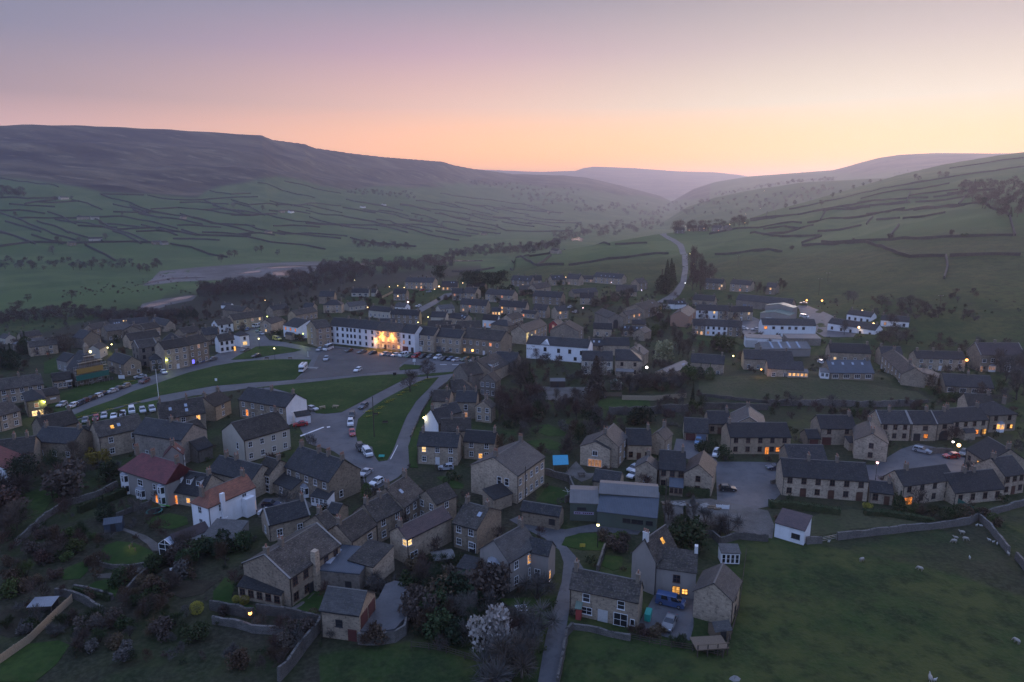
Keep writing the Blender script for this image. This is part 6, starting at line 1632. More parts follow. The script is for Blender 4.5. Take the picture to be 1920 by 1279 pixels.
def wood_finish(name='bare_woodland',label='brown mass of bare trees along the river and up the hazy dale',cat='woodland'):
    Vs,Qs,Ms,off=[],[],[],0
    me=bpy.data.meshes.new(name)
    for mi,(lf,lst) in enumerate(WOOD['mass'].items()):
        me.materials.append(MATS[lf])
        for V,q in lst:
            Vs.append(V); Qs.append(q + off); Ms.append(np.full(len(q),mi)); off += len(V)
    V=np.concatenate(Vs); Q=np.concatenate(Qs); M_=np.concatenate(Ms)
    me.vertices.add(len(V)); me.vertices.foreach_set('co',V.ravel().astype(np.float32))
    me.loops.add(Q.size); me.loops.foreach_set('vertex_index',Q.ravel().astype(np.int32))
    me.polygons.add(len(Q)); me.polygons.foreach_set('loop_start',np.arange(0,Q.size,4)); me.polygons.foreach_set('loop_total',np.full(len(Q),4)); me.polygons.foreach_set('material_index',M_.astype(np.int32))
    me.update()
    o=link(name,me); tag(o,label,cat,kind='stuff')
BR=['twigs_brown','twigs_brown','twigs_grey','twigs_red']
belt('X',scatter(48,[(-10,592,612),(60,588,608),(140,578,602),(220,590,604),(300,590,600),(360,584,596)],1),'bare brown tree in the riverside scrub below the left field','riverside scrub trees',(5,8),['bare','wide','twig','bare'],BR)
belt('X',scatter(30,[(110,548,560),(200,535,552),(300,522,545),(380,520,560)],2),'bare bush on the rough ground between river and field','river flat bushes',(1.6,3.0),['twig','twig','bush'],['twigs_brown','heath_brown','twigs_red'])
belt('X',scatter(44,[(372,548,565),(430,535,556),(520,532,552),(590,512,545),(660,510,535)],3),'bare tree in the wood between the river and the white terrace','river wood trees',(8,13),['bare','wide','bare','tall'],BR)
belt('X',scatter(34,[(600,502,520),(700,500,522),(780,496,512),(840,492,506)],4),'bare tree in the dense wood beyond the upper houses','upper river wood trees',(9,14),['bare','wide','tall'],BR)
wood(scatter(26,[(850,478,488),(930,468,480),(1000,468,480),(1040,462,472)],5),(12,18),leaves=('twigs_brown','twigs_grey'))
wood(scatter(24,[(1035,455,466),(1080,432,455),(1150,425,446),(1240,415,432)],6),(16,24),leaves=('twigs_brown','twigs_grey'))
wood(scatter(22,[(990,372,384),(1100,380,400),(1180,385,405),(1290,388,405)],16),(20,30),leaves=('twigs_brown','twigs_grey'))
belt('X',[(12,364),(26,366),(36,368),(4,372),(45,370)],'dark tree in the small wood left of the pale hill farmhouse','hill wood trees',(12,16),['wide','bare'],['twigs_brown'])
belt('X',[(28,408),(104,378),(134,376),(230,406),(190,424),(437,391),(492,396),(520,390),(100,478)],'lone tree in the upper left fields','left hillside trees',(10,15),['wide','bare'],['twigs_brown','twigs_grey'])
belt('X',[(110,460),(150,456),(160,462),(198,452),(10,505),(40,505),(62,504),(138,506),(150,507),(172,506),(228,502),(262,510),(276,512),(295,502),(440,482),(430,484),(480,474),(490,474),(415,492),(520,480)],'bare tree along the foot of the left fields','foot of field trees',(10,15),['wide','bare'],['twigs_brown','twigs_grey','twigs_red'])
belt('X',[(780,412),(790,418),(828,424),(860,404),(884,408),(905,408),(880,414),(932,430),(700,464),(720,466),(680,462),(740,464),(760,466),(1010,394),(990,390),(1030,404),(1050,418)],'small tree dotted over the middle hillside fields','middle hillside trees',(12,17),['wide','bare'],['twigs_grey','twigs_brown'])
wood([(700,366),(716,366),(732,368),(748,370),(764,372),(890,344),(910,346),(930,350),(950,352),(970,356),(990,358),(1010,360)],(16,20),leaves=('twigs_brown','twigs_grey'))
belt('X',[(1264,438),(1276,437),(1290,434),(1300,435),(1316,433),(1328,434),(1345,432),(1358,431),(1376,429),(1386,428),(1396,427)],'dark tree among the hamlet houses on the ridge','hamlet trees',(14,20),['wide','bare'],['twigs_brown','twigs_red'])
belt('X',[(1410,398),(1450,394),(1472,392),(1490,386),(1505,378),(1520,376),(1540,386),(1560,372),(1576,364),(1600,356),(1618,350),(1632,344),(1650,342),(1676,328),(1686,326),(1702,322),(1715,338),(1722,340),(1760,334),(1772,336)],'hedgerow tree on the right hillside skyline','right hillside trees',(8,13),['wide','bare'],['twigs_grey','twigs_brown'])
belt('X',scatter(34,[(1800,345,372),(1850,348,395),(1925,345,420)],8),'dark tree in the wood at the upper right','upper right wood trees',(9,14),['bare','wide','spruce'],['twigs_brown','twigs_brown','needles'])
belt('X',[(1485,468),(1600,452),(1670,446),(1785,440),(1808,446)],'thorn bush against a right hillside wall','hillside thorns',(3,5),['twig','bush'],['twigs_brown','evergreen'])
belt('X',[(1246,552),(1254,545),(1262,535),(1240,548),(1250,530),(1258,522)],'dark evergreen left of the hill road','hill road evergreens',(14,19),['yew','pine','spruce'],['needles','evergreen'])
belt('X',[(1298,545),(1306,538),(1314,530),(1322,540),(1296,520),(1304,512),(1316,516),(1330,532),(1302,500),(1312,552)],'tall reddish bare tree right of the hill road','hill road bare trees',(15,21),['tall','bare'],['twigs_red','twigs_brown'])
belt('X',[(825,536),(876,548),(886,545),(900,546),(915,545),(925,550),(938,548)],'tall dark pine above the upper houses','upper pines',(13,18),['pine'],['needles'])
belt('X',[(905,556),(918,560),(935,556),(950,556),(890,562),(945,566),(960,552)],'dark evergreen below the tall pines','upper evergreens',(6,9),['yew','bush'],['needles','evergreen'])
belt('X',[(345,598),(352,594),(340,602),(366,596)],'dark conifer behind the left cottages','left conifers',(8,11),['spruce','yew'],['needles'])
belt('X',[(50,662),(44,665),(14,690),(24,692),(4,688)],'tall dark yew near the left edge','churchyard yews',(8.5,11),['yew'],['needles','evergreen'])
belt('X',[(125,655),(112,660),(132,662)],'dark tangled bare tree beside the chapel hall','chapel trees',(7,9),['wide'],['twigs_brown'])
# village centre
tree('round bare tree at the tip of the tapering lawn','B',1285,682,8.5,'bare','twigs_brown',wide=1.15)
tree('bare tree standing in the tapering lawn','B',1155,780,8.5,'bare','twigs_brown',wide=1.15)
tree('tall twiggy bare tree left of the hotel yard','N',1560,830,13,'tall','twigs_brown',wide=1.2)
tree('ivy-dark trunk tree beside the hotel yard','N',1700,830,13,'yew','evergreen',wide=.55)
tree('tall twiggy tree close against the hotel sign wall','N',1630,810,14,'tall','twigs_brown',wide=1.2)
tree('huge bare conifer-shaped tree in front of the cream house','U',290,830,15,'spruce','twigs_brown',wide=1.5)
tree('dense dark-twigged tree behind the conifer-shaped one','U',340,740,14,'bare','twigs_brown',wide=1.1)
tree('pale yellow-grey willow beside the white floodlight','U',1270,300,9,'bush','willow_pale',wide=.95)
belt('U',[(800,730),(900,740),(1000,700),(1100,690),(1210,720),(1300,700),(1400,650),(1480,720),(1560,690),(1450,560),(1350,480)],'bare garden tree behind the larch-lap fence','fence garden trees',(5,8),['bare','twig'],['twigs_brown','twigs_grey'])
belt('C',[(1250,500),(1280,520),(1320,540),(1220,400),(1350,420)],'tall bare tree between the willow and the stone terrace','terrace trees',(8,12),['bare','tall'],['twigs_brown'])
belt('C',[(1080,330),(1060,360),(1120,350),(1010,300)],'dark evergreen shrub behind the pale willow','evergreen shrubs',(4,6),['bush','yew'],['evergreen','ivy_green'])
belt('C',[(1560,470),(1610,480),(1650,470),(1520,460),(1590,440)],'yellow-green shrub below the white-fronted terrace','terrace shrubs',(6,8),['bush','bare'],['ivy_green','heath_brown'],1.1)
tree('ivy-covered tree beside the blue-striped lean-to','C',1330,690,6,'bush','ivy_green')
tree('dark round evergreen behind the ivy tree','C',1410,680,6,'yew','needles')
tree('golden conical shrub left of the grassy bank','C',1480,690,7,'yew','ivy_green')
tree('slender dark cypress at the end of the bank','C',1352,850,8,'spruce','needles',wide=.55)
tree('yellow-green shrub below the slender cypress','C',1370,930,4,'bush','ivy_green')
tree('bare apple tree in the dug garden beds','U',1330,1000,5,'wide','twigs_brown')
belt('N',[(1250,1080),(1330,1120),(1400,1050),(1480,1150),(1300,980),(1550,1060),(1620,1160),(1700,1240),(1500,1260),(1250,1200)],'reddish bare tree right of the small paired-window house','reddish garden trees',(6,9),['bare','tall'],['twigs_red','twigs_red','twigs_brown'],1.2)
belt('C',[(40,860),(80,900),(180,870),(330,850),(400,900),(480,880),(520,940),(560,900),(480,1000),(250,950),(120,980)],'reddish bare tree above the sunken lawns','sunken lawn trees',(5,8),['bare','twig','tall'],['twigs_red','twigs_brown'],1.1)
belt('C',[(600,1010),(620,1030),(940,1000),(980,1010),(1010,1020),(920,1030)],'dark evergreen against the garden retaining wall','retaining wall evergreens',(4,6),['yew','bush'],['needles','evergreen'])
belt('D',[(860,430),(920,440),(980,430),(1040,420),(900,400),(960,390)],'round bare tree in front of the lit white cottages','cottage trees',(7,9),['wide','bare'],['twigs_grey','twigs_brown'])
belt('D',[(570,350),(920,290),(850,150),(880,160),(1000,160),(1060,170),(1120,180),(1000,220),(1180,200),(600,110),(640,120)],'lamp-lit bare tree behind the white cottages','lamp-lit trees',(7,9),['wide','bare'],['twigs_grey','twigs_brown'])
belt('D',[(1740,640),(1780,700),(1830,760),(1880,700),(1900,640),(1820,660),(1860,840),(1910,800)],'tall bare tree at the right edge before the bay-windowed house','right edge trees',(10,13),['bare','tall'],['twigs_brown','twigs_grey'])
belt('D',[(1240,800),(1290,850),(1330,850),(1380,840),(1420,850),(1590,830),(1640,840),(1140,890),(480,950),(560,960),(620,960),(700,950)],'garden shrub along the long retaining wall','retaining wall shrubs',(2.5,4),['bush','twig'],['evergreen','heath_brown','ivy_green'])
belt('D',[(1180,590),(1220,590),(1450,605),(1470,600),(1400,600)],'clipped shrub in front of the white-windowed cottages','cottage shrubs',(2,3),['bush'],['evergreen','heath_brown'])
belt('G',[(1450,110),(1490,120),(1420,100),(1520,90),(1600,170)],'dark shrub between the double garage drive and the close','close shrubs',(3,4.5),['bush','yew'],['evergreen','hedge_green'])
belt('G',[(1170,620),(1220,640),(1310,620),(1360,640),(1450,640),(1480,720),(1560,740),(1620,730),(1350,560)],'thin bare sapling on the rubble yard','yard saplings',(3,5.5),['tall','twig'],['twigs_brown','twigs_grey'])
tree('large dark evergreen behind the tall rendered house','G',1280,800,8.5,'yew','evergreen',wide=1.2)
tree('second dark evergreen behind the rendered house','G',1350,830,7,'bush','evergreen')
belt('G',[(690,770),(740,790),(800,790),(850,800),(760,840),(820,860)],'bare shrub beside the corner lawn street lamp','corner shrubs',(2.5,4),['twig','bush'],['ivy_green','twigs_brown','heath_brown'])
tree('big round bare bush beside the bay house porch','K',1040,560,5.5,'twig','twigs_grey',wide=1.1)
tree('white blossoming tree in the front garden','K',720,1010,7.5,'bush','blossom_white',wide=.8)
tree('second white blossoming tree left of the first','K',610,1000,7.0,'bush','blossom_white',wide=.75)
belt('K',[(60,480),(160,560),(240,590),(320,620),(420,640),(520,560),(600,560),(100,640),(200,720),(300,760),(400,820),(40,760),(120,840),(230,880),(480,900),(350,940)],'tangled dark tree in the shady garden left of the blossom','shady garden trees',(4.5,7),['bush','bare','twig','bare'],['evergreen','twigs_brown','needles','heath_brown','twigs_grey'],1.0)
belt('K',[(860,1150),(930,1080),(980,960),(900,1240),(800,1260),(700,1280),(960,1200),(1020,860),(840,900)],'bare hedge tree on the left of the lane','lane hedge trees',(4,6.5),['twig','bare','tall'],['twigs_grey','twigs_brown'],1.1)
belt('L',[(700,870),(760,880),(850,880),(900,850),(1040,950),(1090,960)],'low shrub along the front yard rail','yard shrubs',(1.6,2.6),['twig','bush'],['twigs_red','heath_brown','evergreen'])
belt('H',[(980,500),(1060,570),(1120,580),(1180,590),(1230,600),(1330,620),(1400,610),(1460,620),(1540,600),(1600,600),(1680,640),(1720,660)],'rounded shrub along the wall below the glowing patio house','patio shrubs',(2.2,4),['bush','twig','ball'],['heath_brown','evergreen','ivy_green','hedge_green'])
tree('tall dark yew beside the glowing patio doors','H',980,560,5.5,'yew','evergreen')
tree('yellow-green shrub on the wall below the long terrace','H',740,540,2.0,'bush','gorse_yellow')
# left foreground gardens
tree('clipped round bush in the front garden by the silver car','F',1465,320,2.6,'ball','evergreen')
tree('low clipped bush left of the round one','F',1425,350,1.8,'ball','hedge_green')
tree('tall clipped hedge tree at the junction','F',830,470,6,'yew','ivy_green',wide=.8)
tree('large dark conifer beside the left red roof','E',210,400,9,'pine','needles',wide=1.3)
tree('yellow-green leafy tree behind the red-roofed pair','E',740,220,5.5,'bush','gorse_yellow')
tree('big round bare tree left of the yellow-green one','E',560,230,8,'wide','twigs_brown')
tree('dark bushy tree below the yellow-green one','E',800,330,5.5,'bush','evergreen')
tree('dark column yew at the end of the clipped hedge','E',790,620,5.5,'yew','needles',wide=1.1)
tree('dark round tree beside the red chimney behind the pair','E',1440,130,5,'bush','needles')
belt('E',[(60,330),(120,420),(40,480),(180,330),(320,330),(420,260),(500,340),(640,300),(20,620),(90,600),(400,470),(470,450),(520,430),(60,740),(130,700)],'dark bare tree in the shady left gardens','left garden trees',(5,8.5),['bare','wide','twig','bush'],['twigs_brown','twigs_red','evergreen'],1.1)
belt('E',[(300,760),(380,740),(450,790),(520,760),(600,740),(340,880),(430,900),(330,960),(500,930),(240,880),(620,800),(560,860),(200,1050),(110,1090),(180,1150),(80,1180),(300,1100),(420,1060),(60,960),(690,770),(670,960)],'brown shrub on the terraced garden slope','terraced garden shrubs',(1.8,3.8),['twig','bush','bush'],['heath_brown','twigs_brown','evergreen','twigs_red','ivy_green'])
belt('E',[(900,1100),(980,1080),(1050,1060),(1100,1120),(1160,1000),(1220,960),(1300,930),(1380,900),(1180,1180),(1040,1200),(1120,1250),(1280,1120),(1350,1040),(1000,1260)],'dark shrub along the garden boundary wall','boundary wall shrubs',(2,4),['twig','bush'],['heath_brown','evergreen','twigs_grey','twigs_brown'])
belt('E',[(1500,880),(1560,860),(1640,870),(1720,860),(1800,840),(1420,930)],'tall dark hedge tree below the white house annexe','annexe hedge trees',(3.5,5),['bush','yew'],['evergreen','needles'],1.2)
tree('golden bare tree beside the glazed porch','E',1690,960,6,'tall','heath_brown',wide=1.2)
tree('twiggy bare tree in front of the greenhouse gable','E',1390,880,6,'bare','twigs_brown')
belt('I',[(60,820),(220,850),(280,820),(480,880),(560,800),(680,860),(760,820),(820,780),(900,840),(980,780),(1080,830),(1180,760),(1260,700),(1340,640),(1420,700),(1500,780),(1600,720),(700,980),(640,1060),(780,1010),(860,930),(1000,960),(1120,900),(1300,860),(1380,900),(1480,930),(1560,860),(1680,920),(1080,1080)],'tangled bush in the dark garden at the bottom left','bottom left bushes',(1.6,3.8),['twig','twig','bare','bush'],['twigs_grey','evergreen','heath_brown','twigs_brown','hedge_green'],1.1)
tree('bright yellow-green round bush by the farmhouse garden','I',1690,690,2.2,'ball','gorse_yellow')
tree('two-toned yellow shrub under the sunroom','J',270,610,1.7,'ball','gorse_yellow')
tree('small yellow shrub at the sunroom corner','J',195,590,1.3,'ball','gorse_yellow')
tree('rusty clipped ball at the corner of the stone garage','J',860,725,1.7,'ball','heath_brown')
belt('J',[(150,1080),(240,1150),(560,1100),(620,1000),(680,900),(760,890),(1000,900),(1330,940),(1400,930),(400,800),(100,700),(1370,500),(1450,490),(1600,480),(1680,520)],'bare shrub near the stepped garden wall','garden wall shrubs',(1.8,4),['twig','bush'],['twigs_grey','twigs_brown','heath_brown','evergreen'])
belt('F',[(1240,960),(1280,1000),(1330,1040),(1390,1010),(1450,1000),(1180,1010),(1280,1110),(1360,1130),(1420,1090),(1160,1120)],'dark shrub in the overgrown garden below the lit corner window','overgrown garden shrubs',(2.5,4.5),['bush','twig'],['evergreen','heath_brown','ivy_green','twigs_brown'])
belt('S',[(1030,640),(1100,600),(1080,560),(1120,720),(1480,800),(1440,790)],'garden shrub between the gable house and orange-windowed house','gable garden shrubs',(2.5,4.5),['bush','twig'],['evergreen','heath_brown','twigs_brown'])
belt('S',[(1250,200),(1350,210),(1450,180),(1550,170),(700,290),(760,280),(880,250),(980,260),(620,300),(100,300),(40,330),(60,480),(200,230)],'reddish bare tree at the near edge of the green field','field edge trees',(6,9),['bare','wide'],['twigs_red','twigs_brown'])
belt('O',[(60,420),(560,470),(620,560),(190,740),(300,740),(1060,560),(1450,510),(1560,500),(1640,480)],'dark shrub among the upper bungalows','bungalow shrubs',(2.5,4.5),['bush','twig'],['evergreen','heath_brown','twigs_red'])
belt('P',[(580,540),(540,520),(960,440),(1060,430),(1080,470),(990,420),(1660,560),(1740,580),(1440,260),(1500,280),(1650,260),(1700,240)],'shrub between the upper stone semis','semi garden shrubs',(3,6),['bush','twig','yew'],['evergreen','twigs_red','needles'])
belt('P',[(850,1080),(920,1100),(980,1060),(880,1000),(940,990)],'reddish bare tree in the yard left of the hotel','hotel yard trees',(6,8),['bare'],['twigs_red','twigs_brown'])
belt('Q',[(400,580),(480,560),(560,520),(440,540),(300,600),(640,500),(720,480),(800,470),(1150,760),(1250,740),(1320,680),(1380,760),(1240,820),(1380,880),(1300,960),(1180,880)],'bare tree among the smoking chimneys','smoke trees',(5,8),['bare','bush','twig'],['twigs_brown','evergreen','twigs_red'])
belt('R',[(950,250),(1000,240),(1050,260),(1300,180),(1340,200),(300,140),(340,130),(900,180)],'dark bare tree behind the long slate shed','shed trees',(6,9),['bare','tall'],['twigs_brown'])
belt('X',[(36,582),(135,562),(28,586),(52,566)],'lone round tree in the left river field','left field trees',(8,10),['wide'],['twigs_brown'])
belt('X',scatter(18,[(1690,590,604),(1740,570,600),(1790,560,590),(1830,600,625)],12),'scrubby thorn on the dark slope above the lit cottages','slope scrub',(3,5),['twig','bare'],['twigs_brown','twigs_grey'])

wood(scatter(130,[(-10,594,614),(60,588,608),(140,578,602),(220,590,604),(300,590,600),(360,586,596)],101),(5,8),('bare','wide'),BR)
wood(scatter(60,[(120,540,562),(200,528,556),(300,515,548),(390,512,560)],102),(1.2,2.6),('wide',),('twigs_brown','heath_brown'),1.3)
wood(scatter(150,[(375,548,568),(440,535,556),(520,532,552),(590,508,545),(680,505,535)],103),(9,15),('bare','wide'),BR)
wood(scatter(110,[(600,500,524),(700,498,526),(780,494,514),(850,488,506)],104),(10,16),('bare','wide'),BR)
wood(scatter(40,[(840,478,490),(930,466,482),(1000,466,482),(1045,460,472)],105),(11,17),('bare','wide'),('twigs_brown','twigs_grey'))
wood(scatter(50,[(1030,452,468),(1080,428,456),(1150,420,448),(1245,412,434)],106),(14,22),('bare','wide'),('twigs_brown','twigs_grey'))
wood(scatter(50,[(960,360,384),(1100,376,404),(1180,382,408),(1300,384,408)],107),(18,28),('wide',),('twigs_grey',))
wood(scatter(50,[(1300,378,408),(1400,372,402),(1500,360,384),(1560,352,366)],108),(12,22),('wide','bare'),('twigs_grey','twigs_brown'))
wood(scatter(40,[(1340,366,372),(1420,350,356),(1500,340,346),(1570,335,342)],109),(16,24),('wide',),('twigs_grey',))
wood(scatter(50,[(1800,345,375),(1850,348,398),(1930,345,430)],110),(8,13),('bare','wide'),('twigs_brown',))
wood(scatter(40,[(880,344,350),(960,346,360),(1040,352,372),(1090,360,380)],111),(16,24),('wide',),('twigs_grey',))
wood(scatter(24,[(650,356,368),(700,358,372),(780,364,376)],112),(12,17),('wide',),('twigs_brown',))
wood(scatter(34,[(0,492,508),(60,494,508),(180,494,508),(300,494,510)],113),(7,12),('wide','bare'),('twigs_brown','twigs_grey'))
wood(scatter(20,[(0,355,368),(45,358,372)],114),(10,14),('wide',),('twigs_brown',))
wood(scatter(26,[(660,458,468),(740,458,470),(770,462,470)],115),(9,13),('wide',),('twigs_brown','twigs_grey'))
wood_finish()

# ------------------------------------------------------------------ garden undergrowth filling the gaps between houses
KEEP_OUT=[[(1040,1300),(1075,1180),(1400,1030),(1520,1005),(1840,972),(1930,950),(1930,1300)],[(1690,600),(1930,590),(1930,680),(1820,640),(1700,640)],[(560,1300),(620,1195),(780,1205),(960,1260),(990,1300)],[(940,520),(1250,440),(1290,440),(1290,520),(1240,560),(1000,510)],[(1290,560),(1930,560),(1930,300),(1290,300)],[(-10,505),(240,505),(100,590),(-10,590)]]
FILL=[(940,1120,690,860,90,4,8),(1120,1330,690,830,70,3,6.5),(1130,1320,560,640,40,4,7),(1310,1480,600,700,30,4,7),(1440,1760,755,790,50,2,4),(0,240,880,1100,34,3,6),(0,700,1050,1279,40,2,4.5),(760,1000,1050,1279,60,3,6),(430,700,540,600,40,5,8),(1680,1920,640,780,40,4,8),(700,1250,520,600,60,3,6),(0,480,560,700,70,3,7)]
def undergrowth():
    polys=[[Vector(gp(x,y)) for x,y in q] for q in KEEP_OUT] + SHEETS
    boxes=[(min(p.x for p in q),max(p.x for p in q),min(p.y for p in q),max(p.y for p in q),q) for q in polys]
    def inside(q,x,y):
        c=False
        for i in range(len(q)):
            a,b=q[i],q[i - 1]
            if (a.y > y) != (b.y > y) and x < (b.x - a.x) * (y - a.y) / (b.y - a.y) + a.x: c=not c
        return c
    hs=[(B.c.x,B.c.y,math.cos(B.ang),math.sin(B.ang),B.L / 2 + .6,B.d / 2 + .6) for _,_,B in HOUSES]
    rnd=random.Random(77); small=[]
    for kind in (0,1):
        for i in range(4):
            b=MB(); r2=random.Random(500 + i + kind * 9)
            lob=[(Vector((r2.uniform(-.35,.35),r2.uniform(-.35,.35),r2.uniform(.2,.65))),r2.uniform(.22,.36)) for _ in range(5)]
            for c,r in lob:
                for _ in range(30):
                    d=Vector((r2.gauss(0,1),r2.gauss(0,1),r2.gauss(0,1))).normalized(); p=c + d * r * r2.uniform(.4,1.05)
                    p.z=abs(p.z) + .02
                    if kind: leafq(b,p,.085 * r2.uniform(.6,1.2),r2)
                    else: sliver(b,c + d * r * .2,d + Vector((0,0,.5)),r * r2.uniform(.7,1.2),.03,r2)
            small.append((np.array(b.v,np.float32),np.array(b.f,np.int32)))
    n=0; tries=0
    WOOD['mass']={}
    while n < 1700 and tries < 12000:
        tries += 1
        y=rnd.uniform(92,560); x=rnd.uniform(-.80 * y - 5,.80 * y + 5)
        if any(a < x < b and c < y < d and inside(q,x,y) for a,b,c,d,q in boxes): continue
        if any(abs((x - h[0]) * h[2] + (y - h[1]) * h[3]) < h[4] and abs(-(x - h[0]) * h[3] + (y - h[1]) * h[2]) < h[5] for h in hs): continue
        n += 1
        big=rnd.random() < .16
        if big:
            me=rnd.choice(PROTO['farb'])[1]; key=id(me)
            if key not in WOOD:
                v=np.empty(len(me.vertices) * 3,np.float32); me.vertices.foreach_get('co',v)
                l=np.empty(len(me.loops),np.int32); me.loops.foreach_get('vertex_index',l)
                WOOD[key]=(v.reshape(-1,3),l.reshape(-1,4))
            v,q=WOOD[key]; h=rnd.uniform(3.5,6.5); lf=rnd.choice(('twigs_brown','twigs_grey','twigs_brown','twigs_red'))
        else:
            ki=rnd.randrange(8); v,q=small[ki]; h=rnd.uniform(.8,2.6)
            lf=rnd.choice(('twigs_brown','heath_brown','twigs_grey')) if ki < 4 else rnd.choice(('evergreen','hedge_green','needles','heath_brown','ivy_green'))
        a=rnd.uniform(0,6.28); ca,sa=math.cos(a) * h,math.sin(a) * h
        V=np.stack([v[:,0] * ca - v[:,1] * sa + x,v[:,0] * sa + v[:,1] * ca + y,v[:,2] * h + gz(x,y) - .03],-1)
        WOOD['mass'].setdefault(lf,[]).append((V,q))
    for x0,x1,y0,y1,cnt,h0,h1 in FILL:
        for _ in range(cnt):
            P_=at(rnd.uniform(x0,x1),rnd.uniform(y0,y1)); x,y=P_.x,P_.y
            if any(a < x < b and c < y < d and inside(q,x,y) for a,b,c,d,q in boxes): continue
            if any(abs((x - h[0]) * h[2] + (y - h[1]) * h[3]) < h[4] and abs(-(x - h[0]) * h[3] + (y - h[1]) * h[2]) < h[5] for h in hs): continue
            v,q=WOOD[key] if rnd.random() < .7 else small[rnd.randrange(8)]; h=rnd.uniform(h0,h1) * (1 if len(v) > 700 else .55)
            lf=rnd.choice(('twigs_brown','twigs_red','twigs_brown','twigs_grey','evergreen','heath_brown')); a=rnd.uniform(0,6.28); ca,sa=math.cos(a) * h,math.sin(a) * h
            WOOD['mass'].setdefault(lf,[]).append((np.stack([v[:,0] * ca - v[:,1] * sa + x,v[:,0] * sa + v[:,1] * ca + y,v[:,2] * h + gz(x,y) - .03],-1),q))
    wood_finish('garden_undergrowth','dark tangle of shrubs and bare bushes filling gardens between the houses','undergrowth')
undergrowth()
# ------------------------------------------------------------------ dry-stone walls, fences
def wall_line(label,tile,pts_,h=1.4,w=.55,group='dry-stone field walls',mat='drystone',name='drystone_wall',step=4.0,seed=0,cop=True):
    W=[Vector(gp(*px(tile,x,y))) for x,y in pts_]
    P=[]
    for a,b in zip(W,W[1:]):
        k=max(1,int((b - a).length / step))
        P += [a.lerp(b,j / k) for j in range(k)]
    P.append(W[-1])
    rnd=random.Random(seed + len(P)); V=[]; F=[]
    o0=P[0]
    z00=gz(o0.x,o0.y)
    for i,p in enumerate(P):
        d=(P[min(i + 1,len(P) - 1)] - P[max(i - 1,0)]).normalized(); n=Vector((-d.y,d.x))
        z=gz(p.x,p.y) - z00; hh=h * rnd.uniform(.86,1.1)
        q=p - o0 + n * rnd.uniform(-.08,.08)
        for s,zz,ww in ((-1,-.6,1),(-1,hh,.68),(1,hh,.68),(1,-.6,1)):
            c=q + n * s * w * ww / 2; V.append((c.x,c.y,z + zz))
    for i in range(len(P) - 1):
        a=i * 4
        F += [(a,a + 4,a + 5,a + 1),(a + 1,a + 5,a + 6,a + 2),(a + 2,a + 6,a + 7,a + 3)]
    F += [(0,1,2,3),tuple(len(V) - 4 + k for k in (3,2,1,0))]
    o=link(name,mesh(name,V,F),mat,None,(o0.x,o0.y,z00))
    return tag(o,label,'wall',group,'thing')
YW=[[(0,405),(150,425),(330,455)],[(0,515),(150,520),(330,515)],[(140,550),(330,520)],[(560,495),(700,498),(810,500)],[(830,500),(970,525),(1150,525),(1450,510)],[(570,498),(740,545),(850,590),(1000,615),(1200,655),(1430,712)],
      [(1150,530),(1250,575),(1400,595),(1520,615),(1700,650),(1918,670)],[(850,580),(1000,570),(1200,590),(1330,610),(1530,615)],[(100,630),(300,630),(480,625),(680,620)],[(310,638),(500,660),(680,705),(830,760)],[(680,620),(850,650),(1000,690)],
      [(780,605),(950,630),(1140,665)],[(0,600),(130,645),(300,720),(430,755)],[(0,705),(80,730),(180,770)],[(180,765),(400,770),(600,765),(850,768)],[(650,695),(900,685),(1100,725),(1390,735),(1520,765),(1700,780),(1830,805)],
      [(960,775),(1080,795),(1180,835),(1280,850)],[(480,780),(560,820),(650,870)],[(1020,695),(1120,725)],[(1180,475),(1300,495),(1410,490)],[(1450,430),(1560,460),(1700,500),(1770,515)],[(1600,420),(1750,455),(1918,490)],
      [(1300,525),(1400,555),(1470,550),(1700,555)],[(1720,585),(1918,615)],[(1560,700),(1730,725),(1918,745)],[(1720,655),(1850,665),(1918,665)],[(0,790),(180,765)],[(1640,560),(1780,545),(1918,560)]]
ZW=[[(0,435),(150,465),(280,490),(420,520),(600,565),(660,575)],[(0,485),(200,490),(400,485),(600,510),(770,540)],[(120,400),(300,430),(420,460),(540,470)],[(420,350),(560,370),(700,395),(850,430)],[(560,310),(700,330),(900,355),(1100,385)],
      [(640,360),(820,380),(1000,400),(1180,410)],[(330,375),(520,400),(700,425),(880,465)],[(550,420),(700,460),(850,490),(930,520)],[(850,440),(1000,450),(1200,475),(1350,475)],[(900,380),(1100,410),(1250,420)],[(930,520),(1100,525),(1300,522)],[(50,560),(300,600),(420,610)]]
RW=[[(960,690),(1060,665),(1170,650)],[(1170,650),(1250,625),(1510,600)],[(1540,598),(1720,590)],[(1280,715),(1500,680),(1840,650)],[(950,735),(1100,718),(1250,712)],[(1100,715),(1180,660)],[(620,750),(780,745),(860,730)]]
WW=[[(380,455),(520,440),(800,400),(1080,350)],[(380,465),(700,420),(1000,390),(1280,362)],[(700,475),(900,450),(1200,405),(1500,380),(1710,368)],[(1090,460),(1220,450)],[(1310,360),(1600,330)],[(1410,332),(1560,310)],[(980,365),(1080,350),(1380,335)],
      [(1270,325),(1450,300),(1550,290)],[(150,540),(300,510),(500,490),(670,478)],[(380,535),(560,555),(770,550)],[(670,605),(830,600),(1030,585)],[(670,590),(780,550)],[(780,585),(1100,575),(1400,565),(1700,550),(1860,548)],[(1030,585),(1120,610),(1210,650),(1280,670),(1480,665)],
      [(1480,665),(1490,720),(1470,790)],[(1160,560),(1215,490)],[(1500,665),(1750,655),(1900,660)],[(180,655),(400,635),(560,640)],[(600,400),(800,355),(1000,310),(1200,270),(1380,240)],[(1240,265),(1500,220),(1750,185),(1918,160)],[(1000,340),(1250,290),(1500,255)],[(1500,170),(1700,140),(1918,110)],[(1700,368),(1840,440),(1870,550)]]
rw=random.Random(5)
